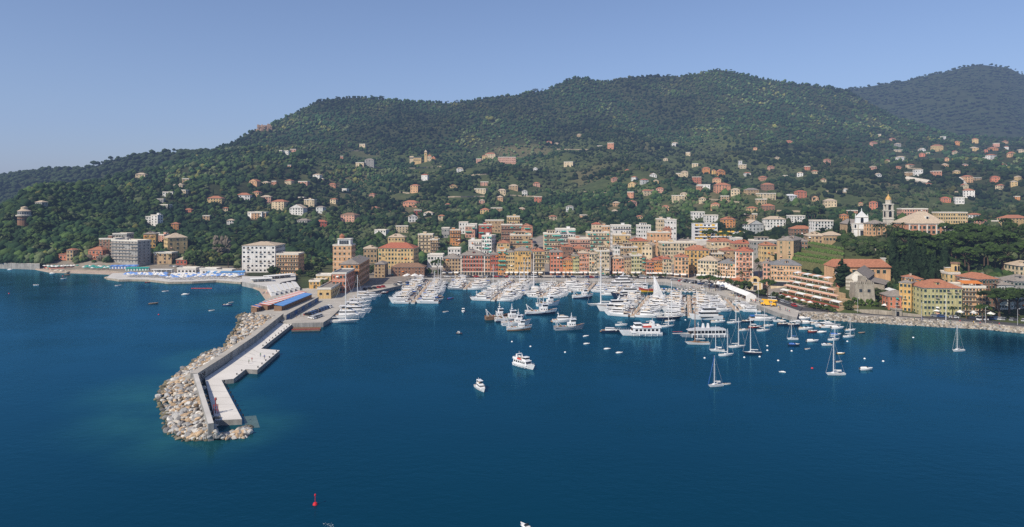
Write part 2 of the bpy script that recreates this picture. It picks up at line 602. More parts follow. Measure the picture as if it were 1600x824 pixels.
# ------------------------------------------------------------------ sea, sky, sun, haze, camera
def build_sea():
    m, nt, out = nt_mat('sea_water')
    b = nt.nodes.new('ShaderNodeBsdfDiffuse')
    gl = nt.nodes.new('ShaderNodeBsdfGlossy')
    gl.inputs['Roughness'].default_value = .13
    gl.inputs['Color'].default_value = (.16, .52, .74, 1)
    fr = nt.nodes.new('ShaderNodeFresnel')
    fr.inputs['IOR'].default_value = 1.33
    mx = nt.nodes.new('ShaderNodeMixShader')
    link(nt, fr.outputs[0], mx.inputs[0])
    link(nt, b.outputs[0], mx.inputs[1])
    link(nt, gl.outputs[0], mx.inputs[2])
    link(nt, mx.outputs[0], out.inputs['Surface'])
    geo = nt.nodes.new('ShaderNodeNewGeometry')
    pos = geo.outputs['Position']

    def noise(scale, det, stretch=(1, 1, 1), rot=0):
        mp = nt.nodes.new('ShaderNodeMapping')
        mp.inputs['Scale'].default_value = stretch
        mp.inputs['Rotation'].default_value = (0, 0, rot)
        link(nt, pos, mp.inputs['Vector'])
        n = nt.nodes.new('ShaderNodeTexNoise')
        n.inputs['Scale'].default_value = scale
        n.inputs['Detail'].default_value = det
        n.inputs['Roughness'].default_value = .6
        link(nt, mp.outputs[0], n.inputs['Vector'])
        return n.outputs['Fac']

    def math_(op, a, b_):
        n = nt.nodes.new('ShaderNodeMath')
        n.operation = op
        for i, q in enumerate((a, b_)):
            if isinstance(q, (int, float)):
                n.inputs[i].default_value = q
            else:
                link(nt, q, n.inputs[i])
        return n.outputs[0]

    # water colour: deep blue, greener over the shallow ground round the breakwater and along the beach
    def near(c, r0, r1):
        d = nt.nodes.new('ShaderNodeVectorMath')
        d.operation = 'DISTANCE'
        d.inputs[1].default_value = c
        link(nt, pos, d.inputs[0])
        mr = nt.nodes.new('ShaderNodeMapRange')
        mr.interpolation_type = 'SMOOTHSTEP'
        mr.inputs['From Min'].default_value = r0
        mr.inputs['From Max'].default_value = r1
        mr.inputs['To Min'].default_value = 1
        mr.inputs['To Max'].default_value = 0
        link(nt, d.outputs['Value'], mr.inputs['Value'])
        return mr.outputs[0]
    wob = noise(.06, 4)
    sh = None
    for px, py, r0, r1 in ((270, 650, 8, 34), (300, 690, 3, 24), (262, 610, 8, 34), (385, 665, 1, 20), (375, 680, 1, 16), (400, 470, 15, 60), (330, 560, 8, 26)):
        q = near(tuple(at(px, py)), r0, r1)
        sh = q if sh is None else math_('MAXIMUM', sh, q)
    sh = math_('MULTIPLY', sh, math_('ADD', math_('MULTIPLY', wob, 1.5), -.15))
    big = noise(.012, 3)
    cr = nt.nodes.new('ShaderNodeMix')
    cr.data_type = 'RGBA'
    cr.inputs['A'].default_value = (.0, .024, .046, 1)
    cr.inputs['B'].default_value = (.0, .034, .064, 1)
    link(nt, big, cr.inputs['Factor'])
    c2 = nt.nodes.new('ShaderNodeMix')
    c2.data_type = 'RGBA'
    c2.inputs['B'].default_value = (.014, .085, .085, 1)
    link(nt, cr.outputs['Result'], c2.inputs['A'])
    link(nt, sh, c2.inputs['Factor'])
    link(nt, c2.outputs['Result'], b.inputs['Color'])
    # ripples
    h = math_('ADD', math_('MULTIPLY', noise(.33, 3, (1, 1.6, 1), .3), .9), math_('MULTIPLY', noise(1.1, 3, (1, 1.5, 1), -.2), .34))
    h = math_('ADD', h, math_('MULTIPLY', noise(.07, 2, (1, 1.4, 1), .5), .9))
    # calm and ruffled patches
    pat = nt.nodes.new('ShaderNodeMapRange')
    pat.inputs['From Min'].default_value = .35
    pat.inputs['From Max'].default_value = .65
    pat.inputs['To Min'].default_value = .18
    pat.inputs['To Max'].default_value = 1.0
    link(nt, noise(.02, 4, (1, 1.3, 1), .2), pat.inputs['Value'])
    bp = nt.nodes.new('ShaderNodeBump')
    bp.inputs['Distance'].default_value = .15
    link(nt, pat.outputs[0], bp.inputs['Strength'])
    link(nt, h, bp.inputs['Height'])
    for q in (gl, fr):
        link(nt, bp.outputs[0], q.inputs['Normal'])
    me = bpy.data.meshes.new('sea')
    S = 40000
    me.from_pydata([(-S, -2000, 0), (S, -2000, 0), (S, S, 0), (-S, S, 0)], [], [(0, 1, 2, 3)])
    me.materials.append(m)
    struct('sea', me)


build_sea()

SUN_DIR = Vector((-.62, -.64, .80)).normalized()      # towards the sun
w = bpy.data.worlds.new('World')
sc.world = w
w.use_nodes = True
nt = w.node_tree
sky = nt.nodes.new('ShaderNodeTexSky')
sky.sky_type = 'NISHITA'
sky.sun_disc = False
sky.sun_elevation = math.asin(SUN_DIR.z)
sky.sun_rotation = math.atan2(SUN_DIR.x, SUN_DIR.y)
sky.altitude = 50
sky.air_density = 1.0
sky.dust_density = 1.2
sky.ozone_density = 5.0
bg = nt.nodes['Background']
bg.inputs['Strength'].default_value = .125
tn = nt.nodes.new('ShaderNodeMix')
tn.data_type = 'RGBA'
tn.blend_type = 'MULTIPLY'
tn.inputs['Factor'].default_value = 1
tn.inputs['B'].default_value = (1.06, .96, .99, 1)
nt.links.new(sky.outputs[0], tn.inputs['A'])
nt.links.new(tn.outputs['Result'], bg.inputs['Color'])

ld = bpy.data.lights.new('sun', 'SUN')
ld.energy = 5.0
ld.angle = R(.53)
ld.color = (1.0, .91, .77)
lo = bpy.data.objects.new('sun', ld)
COL.objects.link(lo)
lo.location = (-300, -200, 500)
lo.rotation_euler = SUN_DIR.to_track_quat('Z', 'Y').to_euler()

# summer haze filling the whole bay: it dims what lies far off and glows pale blue in place of scattered daylight
m, nt, out = nt_mat('summer_haze')
ab = nt.nodes.new('ShaderNodeVolumeAbsorption')
HAZE = 1 / 11500.0
ab.inputs['Density'].default_value = HAZE
ab.inputs['Color'].default_value = (0, 0, 0, 1)
em = nt.nodes.new('ShaderNodeEmission')
em.inputs['Color'].default_value = (.27, .39, .68, 1)
em.inputs['Strength'].default_value = HAZE * 1.0
ad = nt.nodes.new('ShaderNodeAddShader')
nt.links.new(ab.outputs[0], ad.inputs[0])
nt.links.new(em.outputs[0], ad.inputs[1])
nt.links.new(ad.outputs[0], out.inputs['Volume'])
hz = MB().box(-6000, 6000, -400, 6000, -30, 750, m).mesh('haze')
struct('haze', hz)

cd = bpy.data.cameras.new('camera')
cam = bpy.data.objects.new('camera', cd)
COL.objects.link(cam)
cam.location = (0, 0, H)
cam.rotation_euler = (R(90), 0, 0)
cd.sensor_width = 36
cd.lens = F / 1600 * 36
cd.shift_y = -(412 - HY) / 1600
cd.clip_start = 1
cd.clip_end = 60000
sc.camera = cam
sc.view_settings.view_transform = 'Standard'
sc.view_settings.look = 'None'
sc.view_settings.exposure = 0
sc.render.engine = 'CYCLES'
sc.cycles.max_bounces = 5
sc.cycles.diffuse_bounces = 2
sc.cycles.glossy_bounces = 2
sc.cycles.transmission_bounces = 2
sc.cycles.volume_bounces = 0
sc.cycles.transparent_max_bounces = 8
sc.cycles.use_denoising = False
sc.cycles.sample_clamp_indirect = 4
# ------------------------------------------------------------------ buildings
def win_mesh(kind, sh, tall=2.05):
    b = MB()
    h = tall / 2
    b.box(-.5, .5, -.04, .06, -h, h, M_glass)
    if kind == 'open':
        b.box(-.92, -.52, -.09, .03, -h, h, sh)
        b.box(.52, .92, -.09, .03, -h, h, sh)
    elif kind == 'shut':
        b.box(-.5, .5, -.10, -.045, -h, h, sh)
    else:
        b.box(-.5, .5, -.10, -.045, .1, h, sh)
    b.box(-.62, .62, -.16, .03, -h - .14, -h - .01, M_trim)
    b.box(-.62, .62, -.11, .03, h + .01, h + .16, M_trim)
    return b.mesh('window')


WIN = {}
for sn, sm in (('g', M_shutg), ('b', M_shutb)):
    for k in ('open', 'shut', 'half'):
        WIN[sn + k] = win_mesh(k, sm)
b_ = MB().box(-.9, .9, -.06, .06, -.75, .75, M_dark)
b_.box(-1, 1, -.12, .03, -.9, -.76, M_white)
WIN['wide'] = b_.mesh('window')
b_ = MB().box(-.6, .6, -.05, .06, -.7, .7, M_glass)
WIN['plain'] = b_.mesh('window')
b_ = MB().box(-1.3, 1.3, -1.05, 0, -.14, 0, M_trim)
for q in range(9):
    x_ = -1.25 + q * .3125
    b_.box(x_ - .03, x_ + .03, -1.02, -.97, 0, .95, M_wood)
b_.box(-1.28, 1.28, -1.04, -.95, .95, 1.02, M_wood)
BALC = b_.mesh('balcony')
b_ = MB()
b_.add([(-1.5, 0, 1.0), (1.5, 0, 1.0), (1.5, -1.5, .2), (-1.5, -1.5, .2), (-1.5, -1.5, -.1), (1.5, -1.5, -.1)], [(3, 2, 1, 0), (4, 5, 2, 3)], M_teal)
AWNT = b_.mesh('awning')
AWNS = []
for m_ in (M_canv, M_orange, M_teal, M_peach):
    q_ = MB().add([(-1.5, 0, 1.0), (1.5, 0, 1.0), (1.5, -1.5, .2), (-1.5, -1.5, .2), (-1.5, -1.5, -.1), (1.5, -1.5, -.1)], [(3, 2, 1, 0), (4, 5, 2, 3)], m_)
    AWNS.append(q_.mesh('awning'))
b_ = MB()
b_.add([(-1.7, 0, 3.1), (1.7, 0, 3.1), (1.7, -2.4, 2.5), (-1.7, -2.4, 2.5), (-1.7, -2.4, 2.15), (1.7, -2.4, 2.15)], [(3, 2, 1, 0), (4, 5, 2, 3)], M_canv)
AWNW = b_.mesh('awning')
DOOR = MB().box(-.9, .9, -.05, .06, 0, 2.7, M_glass).box(-1.05, 1.05, -.12, .03, 2.71, 2.95, M_trim).mesh('door')
b_ = MB().box(-.45, .45, -.35, .35, 0, 1.7, mat('chimney_plaster', (.42, .33, .25), .9, .2, .6))
b_.box(-.55, .55, -.45, .45, 1.7, 1.85, M_stone)
CHIM = b_.mesh('chimney')
SIZEW = {0: 'small', 1: 'mid-sized', 2: 'large'}
LM = []         # landmarks: (px, row, words)
NWIN = [0]


def house_label(name, wk, rk, rt, w, px, py, what):
    l = min(LM, key=lambda q: (q[0] - px) ** 2 + 2.2 * (q[1] - py) ** 2)
    dx, dy = px - l[0], py - l[1]
    rel = 'above' if dy < -9 else 'below' if dy > 9 else 'level with'
    d = math.hypot(dx, dy)
    far = 'far ' if d > 90 and rel == 'above' else ''
    size = 'small' if w < 9 else 'large' if w > 19 else ''
    roof = {'flat': 'flat-roofed', 'hip': rk + '-roofed', 'gable': rk + '-gabled'}[rt]
    return ' '.join(f"{size} {wk} {roof} {what} {far}{rel} {l[2]}".split())


def building(px0, px1, pyb, pyt, wall, roof, rt='hip', fl=5, nc=5, a=0, D=12, name='town_house', cat='house', label=None, style='', group=None,
             z=None, p1=None, sides=True, what=None, win=None, keep=True, ns=None):
    """a house seen between the columns px0 and px1, its foot on the row pyb and its eaves on pyt, turned by a degrees"""
    base = ground((px0 + px1) / 2, pyb) if z is None else at((px0 + px1) / 2, pyb, z)
    Yc = base.y
    Y0 = Yc
    a = R(a)
    X0 = (px0 - CX) * Y0 / F
    k = (px1 - CX) / F
    W = (k * Y0 - X0) / (math.cos(a) + k * math.sin(a))
    hgt = (pyb - pyt) * Yc / F
    mid = Vector((X0 + math.cos(a) * W / 2, Y0 - math.sin(a) * W / 2, base.z))
    if label is None:
        label = house_label(name, wall, roof, rt, px1 - px0, (px0 + px1) / 2, pyt, what or ('house' if cat == 'house' else cat))
    t = thing(name, label, cat, mid, -a, group, key=pyb + px0 * .001, suf='{} from the top')
    if keep:
        KEEP.append(((px0 + px1) / 2, pyb, (px1 - px0) / 2, Yc))
    wm, rm = wallm(wall), roofm(roof)
    hw = W / 2
    b = MB()
    b.box(-hw, hw, 0, D, -7, hgt, wm)
    fh = hgt / fl
    if 'k' in style:
        for i in range(1, fl):
            zz = i * fh
            b.box(-hw - .06, hw + .06, -.07, D + .07, zz - .12, zz + .1, M_trim)
    if 'q' in style:                                   # pale corner strips
        for s in (-1, 1):
            b.box(s * hw - .35, s * hw + .35, -.08, .5, 0, hgt - .02, M_trim)
    if 'g' in style:
        b.box(-hw - .08, hw + .08, -.1, D + .1, -6.9, fh * .96, wallm('cream' if wall in ('red', 'orange', 'salmon', 'peach', 'coral') else 'tan'))
    b.box(-hw - .25, hw + .25, -.25, D + .25, hgt - .3, hgt + .05, M_trim)
    obj('wall', b.mesh('wall'), t)
    r = MB()
    o = .55
    if rt == 'hip':
        rh = min(W, D) * (.11 if 'l' in style else .24)
        if W >= D:
            e = D / 2
            rp = [(-hw + e * .9, D / 2), (hw - e * .9, D / 2)]
        else:
            e = W / 2
            rp = [(0, e * .9), (0, D - e * .9)]
        z0 = hgt + .05
        vs = [(-hw - o, -o, z0), (hw + o, -o, z0), (hw + o, D + o, z0), (-hw - o, D + o, z0), (rp[0][0], rp[0][1], z0 + rh), (rp[1][0], rp[1][1], z0 + rh)]
        fs = [(0, 1, 5, 4), (1, 2, 5), (2, 3, 4, 5), (3, 0, 4)] if W >= D else [(0, 1, 4), (1, 2, 5, 4), (2, 3, 5), (3, 0, 4, 5)]
        r.add(vs, fs + [(3, 2, 1, 0)], rm)
    elif rt == 'gable':                                # ridge runs back, gable to the front
        rh = W * .26
        z0 = hgt + .05
        vs = [(-hw - o, -o, z0), (hw + o, -o, z0), (0, -o, z0 + rh), (-hw - o, D + o, z0), (hw + o, D + o, z0), (0, D + o, z0 + rh)]
        r.add(vs, [(0, 2, 5, 3), (1, 4, 5, 2), (0, 3, 4, 1)], rm)
        r.add([(-hw - .2, -.22, z0 + .01), (hw + .2, -.22, z0 + .01), (0, -.22, z0 + rh - .3), (-hw - .2, D + .2, z0 + .01), (hw + .2, D + .2, z0 + .01), (0, D + .2, z0 + rh - .3)],
              [(0, 1, 2), (5, 4, 3)], wm)
    else:
        z0 = hgt + .05
        r.box(-hw - .2, hw + .2, -.2, D + .2, z0, z0 + .12, rm)
        for q in ((-hw - .2, hw + .2, -.22, 0), (-hw - .2, hw + .2, D, D + .22), (-hw - .22, -hw, 0, D), (hw, hw + .22, 0, D)):
            r.box(*q, z0 + .12, z0 + .85, M_trim)
        rh = .6
    ro = obj('roof', r.mesh('roof'), t)
    if 'c' in style or (fl >= 4 and rt != 'flat'):
        for q in range(1 if W < 12 else 2):
            obj('chimney', CHIM, ro, (random.uniform(-.3, .3) * W, D * random.uniform(.3, .7), hgt + rh * .35))
    if name == 'town_house' and rt == 'hip' and fl >= 3 and hgt > 8:
        for q in range(random.choice([0, 1, 1, 2])):
            x = random.uniform(-.3, .3) * W
            dq = MB().box(-.8, .8, 0, 3, -1, 1.5, wm).box(-.45, .45, -.04, .02, .2, 1.3, M_glass)
            dq.add([(-1.05, -.3, 1.45), (1.05, -.3, 1.45), (0, -.3, 2.1), (-1.05, 3, 1.45), (1.05, 3, 1.45), (0, 3, 2.1)], [(0, 2, 5, 3), (1, 4, 5, 2), (0, 1, 2)], rm)
            obj('dormer', dq.mesh('dormer'), ro, (x, D * .16, hgt + rh * .30))
    if fl >= 4 and rt == 'flat' and 'p' not in style and 'hotel' not in name:
        hb = MB().box(-1.6, 1.6, 0, 2.6, 0, 2.4, wm).box(-1.8, 1.8, -.2, 2.8, 2.4, 2.55, M_trim).box(2.4, 3.4, 1, 1.8, 0, 1.1, M_trim).tube((-2.4, 1, 0), (-2.4, 1, 3.2), .05, M_alu, n=4)
        obj('roof_hut', hb.mesh('roof_hut'), ro, (random.uniform(-.2, .2) * W, D * random.uniform(.35, .6), hgt + .18))
    if 'p' in style:
        pm = MB().box(-hw * .55, hw * .45, D * .35, D * .85, hgt + .1, hgt + 2.8, wm)
        pm.box(-hw * .6, hw * .5, D * .31, D * .89, hgt + 2.8, hgt + 3.05, roofm('beige'))
        for q in range(3):
            pm.box(-hw * .45 + q * hw * .3, -hw * .45 + q * hw * .3 + hw * .16, D * .35 - .05, D * .35 + .05, hgt + .5, hgt + 2.2, M_glass)
        obj('penthouse', pm.mesh('penthouse'), t)
    # openings
    shut = 'b' if wall in ('brown', 'tan', 'stone') and random.random() < .6 else 'g'
    s = min(.88, fh / 3.5, W / nc / 2.7)

    def pick():
        if win:
            return WIN[win]
        return WIN[shut + random.choices(['open', 'shut', 'half'], [.62, .23, .15])[0]]
    big = Yc < 900
    f0 = 1 if ('g' in style or 'w' in style) else 0
    n = 0
    for i in range(f0, fl):
        for j in range(nc):
            if n >= 96:
                break
            x = -hw + W * (j + .5) / nc
            zc = fh * (i + .5)
            if nc > 3 and random.random() < .05:
                continue
            if name == 'town_house' and i > 0 and random.random() < .07:
                obj('balcony', BALC, t, (x, 0, zc - .95 * s), 0, (s, 1, s * .9))
            elif name == 'town_house' and random.random() < .05:
                obj('awning', random.choice(AWNS), t, (x, 0, zc), 0, (.5, .7, s * .8))
            obj('window', pick(), t, (x, 0, zc), 0, (s * random.uniform(.92, 1.05), 1, s))
            n += 1
            if 'b' in style and i > 0 and (j in (nc // 2, ) or (nc > 4 and j in (1, nc - 2))) and (i + j) % 2 == 0:
                obj('balcony', BALC, t, (x, 0, zc - .95 * s), 0, (s, 1, s * .9))
            if 'B' in style and i > 0 and j % 2 == 0:
                obj('balcony', BALC, t, (x + W / nc / 2, 0, zc - .95 * s), 0, (W / nc * .75, 1.2, s * .9))
            if 't' in style and i > 0 and random.random() < .3:
                obj('awning', AWNT, t, (x, 0, zc), 0, (max(.7, W / nc / 3), 1, s))
    if f0:
        for j in range(nc):
            x = -hw + W * (j + .5) / nc
            if 'w' in style and (j % 2 == 0 or nc < 4):
                obj('awning', AWNW, t, (x, 0, 0), 0, (min(1.3, W / nc / 2.2), 1, 1))
            else:
                obj('door', DOOR, t, (x, -.1 if 'g' in style else 0, 0))
    if sides:
        c, sn = math.cos(a), math.sin(a)
        for sd in (-1, 1):
            nx, ny = sd * c, -sd * sn
            p = mid + Vector((nx, ny, 0)) * hw
            if nx * (-p.x) + ny * (-p.y) <= 0.12 * p.length:
                continue
            m_ = ns or max(2, int(D / 3.4))
            for i in range(f0, fl):
                for j in range(m_):
                    if n >= 99:
                        break
                    n += 1
                    obj('window', pick(), t, (sd * hw, D * (j + .5) / m_, fh * (i + .5)), sd * math.pi / 2, (s, 1, s))
    NWIN[0] += n
    return t, W, hgt, mid


def front(rows, **kw):
    out = []
    for r in rows:
        d = dict(kw)
        d.update(r[8] if len(r) > 8 else {})
        out.append(building(r[0], r[1], r[2], r[3], r[4], r[5], fl=r[6], nc=r[7], **d))
    return out


LM += [(413, 378, 'the white beachfront hotel'), (455, 396, 'the beige hotel with balconies'), (535, 372, 'the turreted villa'), (558, 408, 'the orange quayside block'),
       (620, 385, 'the long ochre block'), (758, 374, 'the white stepped block'), (663, 240, 'the yellow hillside church'), (779, 246, 'the pink hillside terrace'),
       (1100, 345, 'the white hotel with yellow awnings'), (1388, 315, 'the bell tower'), (1340, 330, 'the white church front'), (1458, 330, 'the palace with the pyramid roof'),
       (1350, 440, 'the stone watchtower'), (277, 368, 'the hip-roofed yellow villa'), (37, 325, 'the round lookout house'), (193, 378, 'the grey seafront block'),
       (1170, 392, 'the pink corner block'), (1440, 270, 'the stone-walled hill road'), (1232, 375, 'the vineyard terraces'), (875, 365, 'the awninged apartment blocks'),
       (1020, 345, 'the cream tower villas'), (1514, 300, 'the white villa by dark trees'), (237, 335, 'the white cascade villa'), (950, 228, 'the lone pink ridge house'),
       (1158, 252, 'the pale blue tower house'), (450, 320, 'the slope of clustered villas'), (1467, 230, 'the yellow hilltop manor')]

# ---- the row along the central quay
Q = 'houses along the central quay'
QR = [
    (692, 720, 431, 404, 'tan', 'grey', 5, 6, dict(rt='hip', style='w', D=14, label='tan-brown grey-roofed house ending the quay row beside a low white pavilion')),
    (720.5, 757, 431, 399, 'red', 'grey', 5, 8, dict(rt='hip', style='gkq', D=14, label='long red palace with cream bands and grey roof in the quay row')),
    (757.5, 766, 431, 400, 'salmon', 'grey', 5, 2, dict(style='g', label='narrow salmon house between the long red palace and a dark red house')),
    (766.5, 778, 431, 398, 'red', 'grey', 5, 3, dict(style='g', D=14, label='dark red narrow house between the salmon and the teal-awninged house')),
    (778.5, 790, 431, 392, 'orange', 'brown', 6, 3, dict(style='t', rt='flat', label='orange quay house hung with teal awnings on its floors')),
    (790.5, 804, 431, 394, 'yellow', 'grey', 6, 4, dict(style='w', label='plain yellow quay house beside the teal-awninged one')),
    (804.5, 829, 431, 392, 'gold', 'grey', 5, 6, dict(style='bw', D=14, label='broad ochre quay house with balconies at the dark alley')),
    (833, 851, 431, 393, 'yellow', 'terracotta', 6, 4, dict(style='Bw', D=14, label='free-standing yellow quay house with white balconies between two alleys')),
    (860, 879, 431, 394, 'coral', 'grey', 6, 4, dict(style='w', D=13, label='tall red-orange quay house at the edge of the dark alley')),
    (879.5, 894.5, 431, 406, 'orange', 'terracotta', 4, 5, dict(style='w', label='low orange quay house with terracotta roof against the tall red-orange one')),
    (895, 905, 431, 400, 'green', 'grey', 5, 3, dict(style='w', label='narrow yellow-green quay house between the low orange and the salmon one')),
    (905.5, 920, 431, 396, 'salmon', 'beige', 5, 4, dict(style='kw', label='salmon quay house with white awning beside the narrow yellow-green one')),
    (920.5, 932, 431, 397, 'cream', 'beige', 6, 3, dict(style='bw', label='cream narrow quay house with dark balconies')),
    (932.5, 952, 431, 393, 'cream', 'grey', 6, 5, dict(style='kp', rt='flat', D=20, label='pale yellow quay house with glazed green attic and shaded side wall')),
    (958, 975, 431, 404, 'salmon', 'beige', 5, 4, dict(style='w', label='salmon quay house standing across the gap from the glazed attic')),
    (975.5, 986, 431, 402, 'tan', 'grey', 5, 3, dict(style='b', label='tan narrow quay house between the salmon and the pale green one')),
    (986.5, 1003, 431, 400, 'green', 'grey', 5, 4, dict(rt='flat', style='kw', label='pale green quay house with tall arched top floor')),
    (1003.5, 1010, 431, 402, 'tan', 'brown', 5, 2, dict(style='t', label='sliver of tan house with teal awnings by the pale green quay house')),
    (1010.5, 1022, 432, 410, 'coral', 'terracotta', 4, 3, dict(style='w', label='low red-orange quay house stepping down beside the orange one')),
    (1022.5, 1036, 432, 407, 'orange', 'red', 4, 4, dict(style='w', label='orange quay house under a bright red roof')),
    (1036.5, 1049, 433, 405, 'cream', 'red', 5, 3, dict(style='w', D=18, label='cream quay house with red roof and brown shaded side')),
    (1054, 1076, 434, 402, 'peach', 'terracotta', 5, 4, dict(style='bw', a=12, D=11, label='peach balconied house alone on the bend of the quay')),
    (1090, 1121, 435, 407, 'cream', 'beige', 5, 7, dict(style='gkw', a=28, D=13, label='long cream house turned towards the harbour at the quay bend')),
    (1121.5, 1149, 438, 411, 'peach', 'slate', 5, 7, dict(style='kw', a=28, D=15, label='peach palace with dark slate roof beside the long cream house')),
    (1149.5, 1176, 440, 393, 'salmon', 'red', 6, 5, dict(style='bkq', a=20, D=19, label='tall pink corner block with white balconies and red roof')),
    (1192, 1204, 446, 411, 'pink', 'grey', 5, 2, dict(style='t', a=25, D=14, label='narrow pink house with teal awnings behind the yellow oratory')),
    (1204.5, 1252, 447, 414, 'peach', 'slate', 4, 10, dict(style='gk', a=18, D=13, label='long peach block with slate roof above the terraced restaurant')),
]
front(QR, name='town_house', cat='house', group=None)

